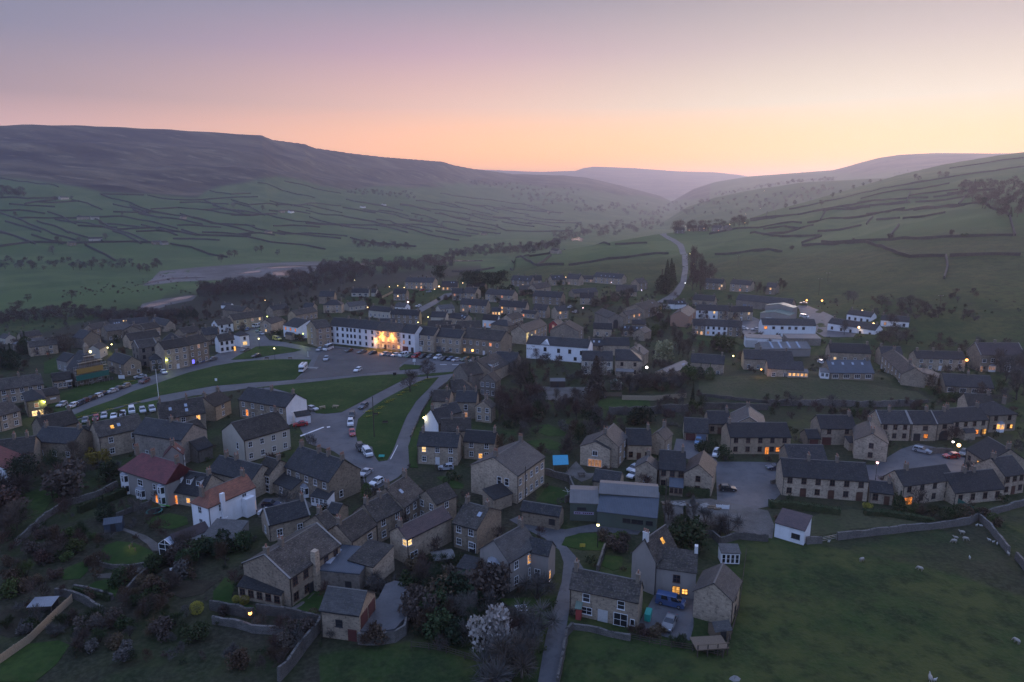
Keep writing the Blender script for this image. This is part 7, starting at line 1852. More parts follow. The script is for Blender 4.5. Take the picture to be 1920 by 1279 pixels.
for i in range(40):
    gx,gy=i % 10,i // 10
    x0=40 + gx * 185 + rw.uniform(-50,50); y0=540 + gy * 62 + rw.uniform(-22,22)
    if rw.random() < .55: q=[(x0,y0),(x0 + rw.uniform(60,110),y0 + rw.uniform(18,30)),(x0 + rw.uniform(150,230),y0 + rw.uniform(45,75))]
    else: q=[(x0,y0),(x0 + 110,y0 + rw.uniform(-6,10)),(x0 + rw.uniform(190,280),y0 + rw.uniform(-8,18))]
    YW.append(q)
for i in range(26):
    gx,gy=i % 7,i // 7
    x0=20 + gx * 170 + rw.uniform(-40,40); y0=350 + gy * 45 + gx * 8 + rw.uniform(-15,15)
    ZW.append([(x0,y0),(x0 + 80,y0 + rw.uniform(8,18)),(x0 + rw.uniform(150,230),y0 + rw.uniform(25,45))])
for i in range(14):
    x0=500 + (i % 5) * 260 + rw.uniform(-60,60); y0=440 + (i // 5) * 55 - (x0 - 500) * .12 + rw.uniform(-12,12)
    WW.append([(x0,y0),(x0 + 120,y0 - rw.uniform(8,18)),(x0 + rw.uniform(200,300),y0 - rw.uniform(20,36))] if i % 3 else [(x0,y0),(x0 + rw.uniform(20,50),y0 - rw.uniform(40,60))])
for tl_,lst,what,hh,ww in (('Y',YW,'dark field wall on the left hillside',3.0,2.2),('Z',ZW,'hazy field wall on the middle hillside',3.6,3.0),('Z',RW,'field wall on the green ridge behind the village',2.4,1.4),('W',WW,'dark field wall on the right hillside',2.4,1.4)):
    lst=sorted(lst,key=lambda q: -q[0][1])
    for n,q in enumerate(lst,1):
        wall_line('%s, %s up from the bottom' % (what,ordinal(n)),tl_,q,hh,ww,what + 's',mat='field_wall_shaded',step=12.0,seed=n)
NEARW=[('H',[(285,800),(400,790)],1.5,'short drystone wall between white shed and field gate'),('H',[(515,768),(750,740),(1000,710),(1300,680),(1500,652),(1580,612)],1.6,'long drystone wall along the top of the sheep field'),
         ('H',[(1580,618),(1660,695),(1740,795),(1800,875)],1.6,'drystone wall running down the right of the sheep field'),('H',[(1858,910),(1918,990),(1990,1080)],1.6,'drystone wall stub at the right edge of the sheep field'),('H',[(1600,605),(1760,555),(1918,510)],1.5,'drystone wall behind the sheep below the right edge houses'),
         ('L',[(20,1300),(60,1120),(105,880),(150,818)],1.3,'rough drystone wall beside the bottom of the lane'),('L',[(155,820),(300,838),(470,880),(650,918)],1.0,'low garden wall in front of the mossy cottage'),
         ('J',[(560,1270),(700,1120),(800,980),(935,800)],2.2,'tall stepped stone wall running down from the stone garage'),('J',[(-20,650),(150,690),(350,730)],1.9,'garden wall with rounded coping left of the farmhouse'),('J',[(375,680),(700,730),(930,790)],1.9,'garden wall between farmhouse lawn and lower garden'),('J',[(0,770),(180,800),(340,850),(620,870)],1.4,'lower rough wall beneath the farmhouse garden'),
         ('C',[(1430,905),(1600,905),(1918,915)],2.2,'left part of the long retaining wall below the bank'),('D',[(0,885),(400,880),(740,893),(1100,885)],2.2,'right part of the long retaining wall below the bank'),('U',[(490,1095),(800,1100),(1140,1090),(1690,1050)],2.8,'tall retaining wall below the rectangular lawn'),
         ('E',[(120,815),(350,610),(480,520),(700,460),(880,365)],1.5,'long garden wall rising to the red-roofed pair'),('E',[(940,1190),(1050,1080),(1160,985),(1290,900)],1.6,'pale-topped garden wall below the greenhouse'),('E',[(560,1140),(700,1175),(850,1215)],1.2,'curved low wall below the garden lamp lawn'),('E',[(870,605),(1000,555),(1140,505)],1.2,'garden wall beside the trampoline lawn'),
         ('E',[(730,920),(760,965),(860,985),(980,985),(1110,960)],.9,'curved stone edging of the round garden lawn'),('G',[(250,280),(430,335),(480,440),(400,490)],1.8,'garden wall around the rotary dryer lawn'),('G',[(640,1000),(700,830)],1.2,'short sloping wall beside the corner lawn'),('G',[(1140,745),(1300,740),(1500,750),(1560,800)],1.5,'ruined wall at the edge of the rubble yard'),('G',[(1560,800),(1700,760),(1918,780)],1.5,'pale tumbled wall behind the white summerhouse'),
         ('A',[(550,728),(700,708),(850,685)],.9,'low wall in front of the scaffolded chapel'),('I',[(480,530),(640,555),(900,690)],1.4,'curved garden wall beside the plank fence'),('J',[(1240,945),(1400,955),(1560,930),(1640,870),(1660,800)],2.1,'curved retaining wall of the stone garage drive'),('B',[(1160,1120),(1240,930),(1320,800),(1420,720)],.8,'low garden wall along the lane right of the green'),('N',[(1700,840),(1918,850)],1.2,'low wall of the hotel car park'),
         ('A',[(330,880),(360,860),(440,830)],.9,'low wall beside the corner shop'),('H',[(20,350),(110,330)],1.0,'short wall at the left end of the long terrace'),('H',[(1210,120),(1380,120)],1.6,'lamp-lit warm stone wall in the mews'),('X',[(1310,742),(1440,757),(1640,762),(1740,755)],1.2,'rough stone foot wall of the grassy bank')]
for n,(tl_,q,hh,lb) in enumerate(NEARW):
    wall_line(lb,tl_,q,hh,.6,'village stone walls',step=1.5,seed=100 + n)
# raised garage drive behind its retaining wall
def raised_drive():
    W=[Vector(gp(*px('J',x,y))) for x,y in [(1262,780),(1420,640),(1480,520),(1560,490),(1650,510),(1680,600),(1690,740),(1660,800),(1560,915),(1400,940),(1260,930)]]
    c=sum(W,Vector((0,0))) / len(W); z0=gz(c.x,c.y)
    o=MB().prism([(p.x - c.x,p.y - c.y) for p in W],-.5,2.0).build('garage_drive','tarmac',None,loc=(c.x,c.y,z0))
    tag(o,'raised tarmac drive in front of the two brown garage doors','driveway',kind='structure')
raised_drive()

def fence(label,tile,pts_,h=1.5,bay=2.0,style='panel',mat='timber',name='plank_fence',group=None):
    W=[Vector(gp(*px(tile,x,y))) for x,y in pts_]
    root=thing(name,label,'fence',(W[0].x,W[0].y,gz(W[0].x,W[0].y)),0,group)
    z0=root.location.z; post=None
    for a,b in zip(W,W[1:]):
        L=(b - a).length; k=max(1,round(L / bay)); ang=math.atan2(b.y - a.y,b.x - a.x)
        for j in range(k + 1):
            p=a.lerp(b,j / k)
            if post is None: post=MB().box(-.06,.06,-.06,.06,-.4,h + .08).mesh('post'); post.materials.append(MATS[mat])
            o=link('post',post,None,root,(p.x - W[0].x,p.y - W[0].y,gz(p.x,p.y) - z0)); o.rotation_euler.z=ang
            if j < k:
                m=a.lerp(b,(j + .5) / k); sl=L / k
                bb=MB()
                if style == 'panel':
                    n=max(4,int(sl / .16))
                    for i in range(n): bb.box(-sl / 2 + sl * i / n + .005,-sl / 2 + sl * (i + 1) / n + .0,-.03 - .012 * (i % 2),.02,.03,h - .04 * (i % 3 == 0))
                    bb.box(-sl / 2,sl / 2,.021,.06,.3,.4)
                else:
                    for zz in (.35,.75,1.1):
                        if zz < h: bb.box(-sl / 2,sl / 2,-.025,.025,zz,zz + .1)
                    bb.box(-.04,.04,.026,.06,.2,min(h,1.2))
                o=bb.build('panel' if style == 'panel' else 'rails',mat,root,False,(m.x - W[0].x,m.y - W[0].y,gz(m.x,m.y) - z0)); o.rotation_euler.z=ang
fence('pale plank fence running into the bottom left corner','I',[(0,1120),(250,945),(500,700),(620,590)],1.5,2.4,'panel','timber_pale')
fence('orange-brown larch-lap fence behind the rectangular lawn','U',[(690,880),(1150,890),(1650,850)],1.8,2.0,'panel','timber_pale')
fence('shorter larch-lap fence beside the conifer-shaped tree','U',[(300,820),(680,830)],1.6,2.0,'panel','timber')
fence('pale fence panels beside the wide-windowed bungalow','O',[(610,475),(770,395)],1.6,3.0,'panel','timber_pale')
fence('dark green plank fence below the single-storey slate house','H',[(1420,520),(1530,585)],2.0,1.5,'panel','sheet_green')
fence('post and rail fence across the bottom paddock','K',[(-40,985),(110,1000),(260,1030),(420,1080),(580,1130)],1.2,2.4,'rail','timber_dark','rail_fence')
fence('post and rail fence in front of the front yard','L',[(650,915),(810,950),(1000,985),(1180,1010),(1430,1060)],1.2,2.2,'rail','timber_dark','rail_fence')
fence('post and rail fence from the barn up to the summerhouse','L',[(1440,1070),(1520,860),(1580,640),(1610,420),(1640,180)],1.2,2.4,'rail','timber_dark','rail_fence')
fence('grey metal field gate in the top wall of the sheep field','H',[(400,790),(512,766)],1.2,4.0,'rail','steel','field_gate')
fence('white picket fence at the edge of the rubble yard','G',[(1530,535),(1625,540)],1.0,1.5,'panel','frame_white','picket_fence')

def hedge(label,tile,pts_,h,w,leaf='hedge_green'):
    W=[Vector(gp(*px(tile,x,y))) for x,y in pts_]
    o0=W[0]; z0=gz(o0.x,o0.y); b=MB(); core=MB(); rnd=random.Random(len(label))
    for a,c in zip(W,W[1:]):
        d=(c - a); L=d.length; d=d / L; n=Vector((-d.y,d.x))
        k=max(1,int(L / 2))
        for j in range(k):
            p,q=a.lerp(c,j / k),a.lerp(c,(j + 1) / k)
            zp=gz(p.x,p.y) - z0
            r=[p + n * w * .4,q + n * w * .4,q - n * w * .4,p - n * w * .4]
            core.hull8([(v.x - o0.x,v.y - o0.y,zp - .3) for v in r][::-1],[(v.x - o0.x,v.y - o0.y,zp + h * .9) for v in r][::-1])
        for _ in range(int(L * 90)):
            u=rnd.random(); s=rnd.uniform(-1,1); t=rnd.random()
            if rnd.random() < .6: s=math.copysign(rnd.uniform(.85,1.05),s)
            else: t=rnd.uniform(.9,1.05)
            p=a + d * L * u + n * s * w / 2
            leafq(b,Vector((p.x - o0.x,p.y - o0.y,gz(p.x,p.y) - z0 + t * h)),.13,rnd)
    root=thing('hedge',label,'hedge',(o0.x,o0.y,z0))
    core.build('stems',leaf,root)['kind']='stuff'; b.build('foliage',leaf,root)['kind']='stuff'
hedge('clipped dark hedge leading to the red-roofed pair','E',[(590,570),(720,520),(850,470),(940,430)],2.0,1.4)
hedge('tall dark hedge below the white house annexe','E',[(1440,870),(1600,830),(1760,800),(1880,790)],2.6,1.6)
hedge('low box hedge below the garden lamp lawn','E',[(560,1150),(680,1180),(830,1220)],1.0,1.0)
hedge('clipped hedge along the rubble yard','G',[(1090,420),(1280,430),(1480,450)],2.0,1.4)
hedge('long clipped hedge in front of the brown-doored terrace','H',[(5,520),(200,530),(400,560),(540,580)],1.6,1.6)
hedge('hedge on the wall below the link house','H',[(720,580),(900,590),(1100,620),(1240,650)],1.3,1.6)

# ------------------------------------------------------------------ lamps
LC=dict(warm=(1.0,.62,.28),white=(1.0,.93,.88),lime=(.80,1.0,.22),orange=(1.0,.42,.10),pink=(1.0,.55,.55),violet=(.85,.75,1.0),yellow=(1.0,.85,.35))
for k_,c_ in LC.items(): emit('lamp_' + k_,c_,6.0)
plain('lamp_iron',(.03,.03,.032),.5,.4)
LMESH={}
def lamp(label,tile,x,y,col='warm',power=120.0,h=5.0,kind='post',r=.22,rad=.2):
    p=at(*px(tile,x,y),h); g=gz(p.x,p.y)
    root=thing('street_lamp' if kind == 'post' else 'wall_lamp',label,'lamp',(p.x,p.y,g))
    k=(kind,h)
    if k not in LMESH:
        b=MB().tube((0,0,-.3),(0,0,h - .3),.07,.05,8).tube((0,0,0),(0,0,.9),.11,.10,8) if kind == 'post' else MB().box(-.05,.05,-.05,.6,h - .08,h).tube((0,.6,0),(0,.6,h),.04,.04,6)
        LMESH[k]=b.mesh('post'); LMESH[k].materials.append(MATS['lamp_iron'])
        c=MB().tube((0,0,h + .28),(0,0,h + .45),.26,.05,8); LMESH[k + ('c',)]=c.mesh('cap'); LMESH[k + ('c',)].materials.append(MATS['lamp_iron'])
    link('post',LMESH[k],None,root)
    link('cap',LMESH[k + ('c',)],None,root)
    kb=('b',col,r)
    if kb not in LMESH:
        bm=bmesh.new(); bmesh.ops.create_uvsphere(bm,u_segments=10,v_segments=6,radius=r)
        me=bpy.data.meshes.new('bulb'); bm.to_mesh(me); bm.free(); me.materials.append(MATS['lamp_' + col]); LMESH[kb]=me
    link('bulb',LMESH[kb],None,root,(0,0,h))
    if power > 0:
        ld=bpy.data.lights.new('lamp_light','POINT'); ld.energy=power; ld.color=LC[col]; ld.shadow_soft_size=rad
        lo=bpy.data.objects.new('lamp_light',ld); COL.objects.link(lo); lo.parent=root; lo.location=(0,-.35,h + .05)
    return root
LAMPS=[('lime wall lamp on the three-storey stone house','A',1252,540,'lime',260,4.5,'wall'),('lime lamp on the corner shop','A',332,853,'lime',260,4.5,'wall'),('orange lamp above the corner shop roof','A',280,792,'orange',160,6.5,'post'),
         ('bright work lamp on the chapel scaffolding','A',675,478,'yellow',700,12.0,'wall'),('yellow lamp in the alley beside the cream cottage','V',872,525,'yellow',500,4.0,'post'),('yellow lamp lighting the cream cottage gable','V',812,575,'yellow',500,3.0,'post'),
         ('street lamp on the near side of the grass island','S',1072,905,'yellow',150,5.0,'post'),('street lamp at the top of the grass island','S',840,760,'yellow',200,5.0,'post'),('lamp at the edge of the green field','S',935,185,'warm',150,5.0,'post'),
         ('lime lamp on the gable house beside the white van','S',870,532,'lime',450,4.0,'wall'),('lime lamp at the end of the yellow-lit terrace','S',968,428,'lime',350,4.5,'wall'),('lime-yellow lamp between the white house and the tall corner house','S',1505,685,'lime',450,4.5,'wall'),
         ('white street lamp beside the lane right of the green','B',1257,972,'yellow',200,4.5,'post'),('lime wall lamp on the white shop','B',1181,388,'lime',350,5.5,'wall'),('orange lantern on the broad sash house','B',1622,468,'orange',900,4.0,'wall'),
         ('bright lamp beside the lit veranda clubhouse','O',1465,297,'warm',700,5.0,'post'),('street lamp left of the long upper terrace','O',845,287,'warm',220,5.0,'post'),('small lamp below the river trees','O',720,302,'warm',200,5.0,'post'),('dim lamp before the long upper terrace','O',942,314,'warm',100,5.0,'post'),('lone lamp among the river trees','O',200,202,'yellow',120,5.0,'post'),
         ('orange lamp beside the pink-washed cottage','O',1000,530,'pink',900,5.0,'post'),('orange street lamp left of the cream bungalow','O',395,610,'warm',250,5.0,'post'),('lamp before the cross-gable house','O',847,440,'warm',150,5.0,'post'),('lamp post beside the back road','O',1397,340,'warm',450,6.0,'post'),('lamp post above the dark house with the large window','O',1820,245,'warm',200,6.0,'post'),
         ('yellow lamp on the glowing cottage behind the terrace','O',1300,755,'yellow',500,3.5,'wall'),('low lamp behind the terrace gable','O',1150,835,'yellow',250,3.5,'post'),('pink street lamp among the stone semis','P',1862,617,'pink',250,5.0,'post'),('small orange lamp among the upper houses','P',1605,157,'warm',180,5.0,'post'),('white lamp on the yellow-lit gable behind the hotel','P',1095,1030,'yellow',450,4.5,'wall'),
         ('pinkish bright lamp below the upper rooflight terrace','Q',530,237,'pink',500,5.0,'post'),('violet-white security lamp on the sloping house','Q',982,354,'violet',350,3.5,'wall'),('white lamp beside the hill road','Q',1636,246,'white',200,5.0,'post'),('brilliant white floodlight beside the hip-roofed house','U',1060,392,'white',1500,4.5,'post'),
         ('bright lamp on the roller-door workshop','R',990,930,'warm',700,3.8,'wall'),('lamp on the right end of the long white workshop','R',1795,748,'warm',500,4.6,'wall'),('pale lamp beside the steep lane','R',600,1178,'yellow',150,4.0,'post'),('orange lamp on the slate building by the bank','C',1868,610,'orange',350,3.0,'wall'),
         ('left wall lamp of the upper white cottage','D',705,172,'warm',700,3.6,'wall'),('right wall lamp of the upper white cottage','D',757,190,'warm',700,3.2,'wall'),('left wall lamp of the far white cottage','D',917,217,'warm',600,3.6,'wall'),('right wall lamp of the far white cottage','D',1020,230,'warm',900,3.4,'wall'),('right wall lamp of the long white cottage row','D',790,268,'warm',800,3.4,'wall'),('left wall lamp of the long white cottage row','D',681,295,'warm',900,3.2,'wall'),
         ('orange street lamp beside the purple-roofed house','D',1490,540,'orange',160,5.0,'post'),('lamp post on the yard road bend','D',405,95,'orange',700,5.0,'post'),('lamp post at the top of the yard','D',290,92,'orange',600,4.0,'post'),('street lamp on the green corner lawn','G',645,657,'yellow',130,5.0,'post'),
         ('dazzling garden lamp below the round lawn','E',958,1030,'white',60,1.2,'post'),('first small lamp on the round lawn sculpture','E',990,797,'warm',14,.8,'post'),('second small lamp on the round lawn sculpture','E',970,820,'warm',14,.6,'post'),('third small lamp on the round lawn sculpture','E',1012,840,'warm',10,.5,'post'),('small orange light on the farmhouse garden wall','J',315,685,'orange',8,2.2,'wall'),
         ('low lamp on the mews wall','H',1387,34,'white',40,1.8,'post'),('orange lamp lighting the mews court','H',1430,60,'warm',700,4.0,'post'),('lamp lighting the close road','H',820,190,'pink',500,5.0,'post')]
for a_ in LAMPS:
    small=a_[6] < 1.5
    lamp(a_[0],a_[1],a_[2],a_[3],a_[4],a_[5] * (2.2 if a_[1] == 'D' else 1.2),a_[6],a_[7],.07 if small else (.5 if a_[1] == 'D' or a_[5] >= 700 else .3),.05 if small else .2)
FARL=[('W',15,495,'pink'),('W',60,506,'warm'),('W',265,482,'warm'),('W',355,424,'warm'),('W',350,474,'warm'),('W',435,395,'warm'),('W',195,312,'warm'),('W',460,295,'warm'),('W',42,648,'yellow'),('W',65,706,'yellow')]
for n,(t_,x_,y_,c_) in enumerate(sorted(FARL,key=lambda q: q[1]),1):
    lamp('tiny distant lamp on the ridge and hill road, %s from the left' % ordinal(n),t_,x_,y_,c_,0,4.0,'post',.45)

def on_house(part):
    for l,r,b in HOUSES:
        if part in l: return r,b
def pub_lights():
    r,B=on_house('stone pub with pale quoins')
    for n,(u,z) in enumerate(((.25,B.H - 1.0),(.66,B.H - 1.0),(.02,B.H * .55))):
        M,W=face_frame(B,'F')
        p=r.matrix_basis @ M @ Vector(((u - .5) * W,-.75,z))
        o=thing('floodlight',['left orange floodlight on the pub front','right orange floodlight on the pub front','bright lamp at the left corner of the pub'][n],'lamp',p,r.rotation_euler.z)
        MB().box(-.03,.03,0,.75,.18,.24).build('bracket','lamp_iron',o)
        MB().box(-.28,.28,-.14,.14,.10,.24).build('housing','lamp_iron',o)
        MB().box(-.25,.25,-.12,.12,-.02,.10).build('lens','lamp_orange' if n < 2 else 'lamp_yellow',o)
        ld=bpy.data.lights.new('lamp_light','SPOT'); ld.energy=5200 if n < 2 else 900; ld.color=(1.0,.40,.08) if n < 2 else (1.0,.62,.3); ld.shadow_soft_size=.2
        ld.spot_size=math.radians(125); ld.spot_blend=.7
        lo=bpy.data.objects.new('lamp_light',ld); COL.objects.link(lo); lo.parent=o; lo.location=(0,-.25,-.15); lo.rotation_euler=(-.12,0,0)
        ld=bpy.data.lights.new('lamp_spill','POINT'); ld.energy=330; ld.color=(1.0,.42,.09); ld.shadow_soft_size=.2
        lo=bpy.data.objects.new('lamp_spill',ld); COL.objects.link(lo); lo.parent=o; lo.location=(0,-.3,-.2)
    # pale quoins
    for s in (0,1):
        for i in range(int(B.H / .62)):
            w_=.55 if i % 2 else .32
            M,W=face_frame(B,'F')
            x0=-W / 2 + .02 if s == 0 else W / 2 - .02 - w_
            q=MB().box(x0,x0 + w_,-.035,.05,.62 * i + .03,.62 * i + .5).build('quoin','frame_white',r); q.matrix_local=M
pub_lights()

def hotel_gable():
    r,B=on_house('white hotel with small pediment')
    x=(.31 - .5) * B.L; y=-B.d / 2; w=3.6; h=1.9
    b=MB().add([(x - w / 2,y - .02,B.H - .05),(x + w / 2,y - .02,B.H - .05),(x,y - .02,B.H + h),(x - w / 2,y + 1.5,B.H - .05),(x + w / 2,y + 1.5,B.H - .05),(x,y + 3.2,B.H + h)],[(0,1,2),(1,4,5,2),(0,2,5,3),(0,3,4,1),(3,5,4)])
    g=b.build('pediment','wall_white',r)
    for s in (-1,1):
        MB().hull8([(x + s * (w / 2 + .25),y - .22,B.H - .12),(x,y - .22,B.H + h + .08),(x,y + 3.0,B.H + h + .08),(x + s * (w / 2 + .25),y + 2.0,B.H - .12)],[(x + s * (w / 2 + .25),y - .22,B.H + .08),(x,y - .22,B.H + h + .28),(x,y + 3.0,B.H + h + .28),(x + s * (w / 2 + .25),y + 2.0,B.H + .08)]).build('bargeboard','frame_white',g)
hotel_gable()

def white_chimney_breast():
    r,B=on_house('white house with orange hipped roof')
    x=-.22 * B.L; y=-B.d / 2
    MB().box(x - .75,x + .75,y - .7,y + .05,-.3,B.H * .35).box(x - .45,x + .45,y - .6,y + .05,B.H * .35,B.H + 2.0).build('chimney_breast','wall_white',r)
    MB().box(.28 * B.L - 1.2,.28 * B.L + 1.2,y - 1.6,y + .02,-.3,4.4).build('stair_block','wall_white',r)
    r2,B2=on_house('long stone farmhouse')
    MB().box(-.03 * B2.L - .55,-.03 * B2.L + .55,-B2.d / 2 - .8,-B2.d / 2 + .3,-.5,B2.H + 2.3).build('chimney_breast','wall_stone',r2)
    r3,B3=on_house('tall grey rendered house with white chimney')
white_chimney_breast()

# wing windows of the tall rendered house: lit panes
def wing_windows():
    r,B=on_house('tall grey rendered house with white chimney')
    b2=Block('L',(872,292,1215,335),5.3,6.0)
    M2=r.matrix_basis.inverted() @ b2.world()
    for u,z,w,h,lit,st in ((.52,3.0,1.1,1.3,None,'b'),(.52,.7,1.2,1.4,'window_warm','b'),(.74,.9,.9,.9,'window_warm','b')):
        window(r,M2 @ Matrix.Translation(((u - .5) * b2.L,-b2.d / 2,z)),w,h,st,lit,(1,1))
    MB().box(b2.L / 2 - .5,b2.L / 2 + .1,-.45,.45,b2.H + 1.6,b2.H + 3.6).build('chimney','chimney_white',r).matrix_local=M2
    r,B=on_house('grey rendered house with a white two-storey bay')
    b2=Block('K',(950,150,1135,192),5.6,(1237,122))
    M2=r.matrix_basis.inverted() @ b2.world()
    m,W=face_frame(b2,'R')
    window(r,M2 @ m @ Matrix.Translation((-W * .28,0,.2)),.6,1.9,'w','window_warm',(0,1))
    r,B=on_house('long green sheet-clad workshop')
    b2=Block('G',(435,490,645,500),4.2,9.0)
    M2=r.matrix_basis.inverted() @ b2.world()
    for u in (.34,.5): window(r,M2 @ Matrix.Translation(((u - .5) * b2.L,-b2.d / 2,2.6)),.9,.6,'k',None,(0,0))
    sb=MB().box(-2.2,2.2,-.05,.02,-.32,.32).build('sign_board','board_pale',r); sb.matrix_local=M2 @ Matrix.Translation((0,-b2.d / 2,1.9))
    for i in range(9):
        if i in (3,): continue
        o=MB().box(-1.9 + i * .43,-1.62 + i * .43,-.065,-.05,-.14,.14).build('letter_stroke','sign_maroon',sb)
    r,B=on_house('stone house with patio doors and pale roof')
    b2=Block('C',(735,1212,775,1135),5.2,(490,1222))
    M2=r.matrix_basis.inverted() @ b2.world(); m,W=face_frame(b2,'L')
    window(r,M2 @ m @ Matrix.Translation((0,0,.1)),3.6,2.0,'w','window_dim',(3,0)); window(r,M2 @ m @ Matrix.Translation((0,0,3.2)),1.2,1.2,'w',None,(1,0))
    r,B=on_house('white L-shaped cottage with one glowing')
    b2=Block('S',(558,722,690,702),5.4,6.0)
    M2=r.matrix_basis.inverted() @ b2.world()
    window(r,M2 @ Matrix.Translation((.0,-b2.d / 2,.9)),2.0,1.6,'w','window_yellow',(2,0)); window(r,M2 @ Matrix.Translation((0,-b2.d / 2,3.5)),1.0,1.3,'k',None,(1,1))
plain('board_pale',(.34,.30,.40),.6); plain('sign_maroon',(.10,.02,.05),.6)
wing_windows()

# ------------------------------------------------------------------ scaffolding on the chapel front
def scaffold():
    r,B=on_house('scaffolded stone chapel')
    M,W=face_frame(B,'R')
    root=thing('scaffolding','scaffolding with gold and green sheets across the chapel front','scaffolding'); root.matrix_basis=r.matrix_basis @ M
    pole=None
    top=B.H + 5.5
    for i in range(7):
        x=-W / 2 - .8 + (W + 1.6) * i / 6
        hh=B.H + 1.5 + 4.5 * max(0,1 - abs(x) / (W / 2))
        for y in (-.5,-1.8):
            MB().tube((x,y,-.3),(x,y,hh),.05,.05,6).build('pole','steel',root)
    for z in (2.2,4.4,6.6,8.8,11.0):
        hw=(W / 2 + .9) if z < B.H + 1 else max(1.5,(W / 2 + .9) * (1 - (z - B.H - 1) / 6.0))
        MB().box(-hw,hw,-1.75,-.55,z,z + .06).build('board','timber_pale',root)
        for y in (-.5,-1.8): MB().tube((-hw,y,z + 1.0),(hw,y,z + 1.0),.04,.04,6).build('rail','steel',root)
    MB().box(-W / 2 - .9,W / 2 + .9,-1.95,-1.9,2.4,4.5).build('green_sheet','sheet_green',root)
    MB().box(-W / 2 - .4,W / 2 - 1.0,-1.95,-1.9,4.9,6.9).build('gold_sheet','sheet_gold',root)
    MB().tube((-1.0,-1.85,.2),(3.2,-1.85,2.4),.05,.05,6).build('brace','steel',root)
    bt=MB().box(-.7,.7,-.4,1.0,0,2.6); bt.hull8([(-.8,-.5,2.6),(.8,-.5,2.6),(.8,1.1,2.6),(-.8,1.1,2.6)],[(-.1,.2,4.2),(.1,.2,4.2),(.1,.4,4.2),(-.1,.4,4.2)])
    o=bt.build('bellcote','wall_stone',r); o.matrix_local=M @ Matrix.Translation((0,.6,B.H + 5.6))
scaffold()

# ------------------------------------------------------------------ poles, furniture, small things
def ground_at(tile,x,y):
    p=at(*px(tile,x,y)); return Vector((p.x,p.y,gz(p.x,p.y)))
def single(label,cat,name,loc,parts,rz=0.0,group=None):
    root=thing(name,label,cat,loc,rz,group)
    for nm_,mb,mat in parts: mb.build(nm_,mat,root)
    return root
single('tall white flagpole on the edge of the long lawn','flagpole','flagpole',ground_at('A',1193,855),[('pole',MB().tube((0,0,0),(0,0,11.5),.12,.07,10),'frame_white'),('finial',MB().tube((0,0,11.5),(0,0,11.8),.12,.12,8),'frame_white'),('base',MB().box(-.3,.3,-.3,.3,0,.3),'coping')])
single('brown wooden pole standing on the tapering lawn','pole','wooden_pole',ground_at('B',886,1118),[('pole',MB().tube((0,0,-.3),(0,0,12.5),.15,.11,8),'timber_dark'),('cap',MB().box(-.1,.1,-.1,.1,12.5,12.6),'lamp_iron')])
for n,(t_,x_,y_,h_) in enumerate([('D',1275,225,12),('W',765,880,11),('W',815,800,6),('W',310,720,10),('W',520,450,12),('F',460,690,0),('G',100,560,11),('G',1140,700,12)]):
    if not h_: continue
    root=thing('telegraph_pole',['wooden power pole on the dark slope behind the lit cottages','power pole with crossarm below the long slope wall','short power pole beside the slope power pole','power pole beside the upper hill road trees','lone pole on the skyline of the right hill','','dark pole at the left of the stone outhouse','dark pole behind the green workshop'][n],'pole',ground_at(t_,x_,y_))
    MB().tube((0,0,-.3),(0,0,h_),.14,.10,8).build('pole','timber_dark',root)
    if t_ in 'DW':
        MB().box(-1.4,1.4,-.06,.06,h_ - .5,h_ - .36).build('crossarm','coping',root)
        for dx in (-1.2,0,1.2): MB().tube((dx,0,h_ - .36),(dx,0,h_ - .1),.06,.05,6).build('insulator','frame_white',root)
def bench(label,tile,x,y,rz,mat='timber_pale',table=False):
    root=thing('picnic_table' if table else 'park_bench',label,'table' if table else 'bench',ground_at(tile,x,y) + Vector((0,0,.14)),rz)
    if table:
        MB().box(-.95,.95,-.38,.38,.70,.76).build('tabletop',mat,root)
        for s in (-1,1):
            MB().box(-.95,.95,s * .78 - .14,s * .78 + .14,.42,.47).build('seat',mat,root)
            for sx in (-.7,.7): MB().hull8([(sx - .05,s * .85 - .05,0),(sx + .05,s * .85 - .05,0),(sx + .05,s * .85 + .05,0),(sx - .05,s * .85 + .05,0)],[(sx - .05,s * .25 - .05,.7),(sx + .05,s * .25 - .05,.7),(sx + .05,s * .25 + .05,.7),(sx - .05,s * .25 + .05,.7)]).build('leg',mat,root)
    else:
        MB().box(-.85,.85,-.25,.22,.42,.47).build('seat',mat,root)
        MB().box(-.85,.85,.22,.28,.48,.92).build('backrest',mat,root)
        for sx in (-.75,.75):
            for sy in (-.2,.22): MB().box(sx - .04,sx + .04,sy - .04,sy + .04,0,.415).build('leg',mat,root)
bench('pale picnic table nearest the white gable on the broad lawn','B',498,905,.5,table=True)
bench('pale picnic table right of the first on the broad lawn','B',597,898,-.2,table=True)
bench('wooden bench beside the daffodils on the tapering lawn','B',968,1020,.1,'timber_dark')
bench('second bench uphill on the tapering lawn','B',895,960,.3,'timber_dark')
bench('bench beside the lamp on the long lawn','S',960,1075,.0,'timber_dark')
bench('small bench on the long lawn near the square','S',1310,1075,.1,'timber')
bench('white garden seat in the vegetable garden','I',1500,340,.4,'frame_white')
bench('white garden table set on the small lawn','K',900,665,.2,'frame_white',True)
bench('dark dining set on the paved terrace','G',520,292,.1,'timber_dark',True)
DAFF=[('B',x,y) for x,y in [(1290,688),(1225,712),(1188,738),(1130,768),(1100,790),(1075,808),(1025,842),(1005,852),(978,866),(945,898),(925,912),(860,932),(840,932),(905,948),(845,970)]] + [('A',x,y) for x,y in [(1035,862),(945,885),(930,912),(825,918),(715,945),(610,972),(545,990),(940,712),(990,706)]]
veg_mat('daffodil',(.40,.33,.05),(.55,.45,.07))
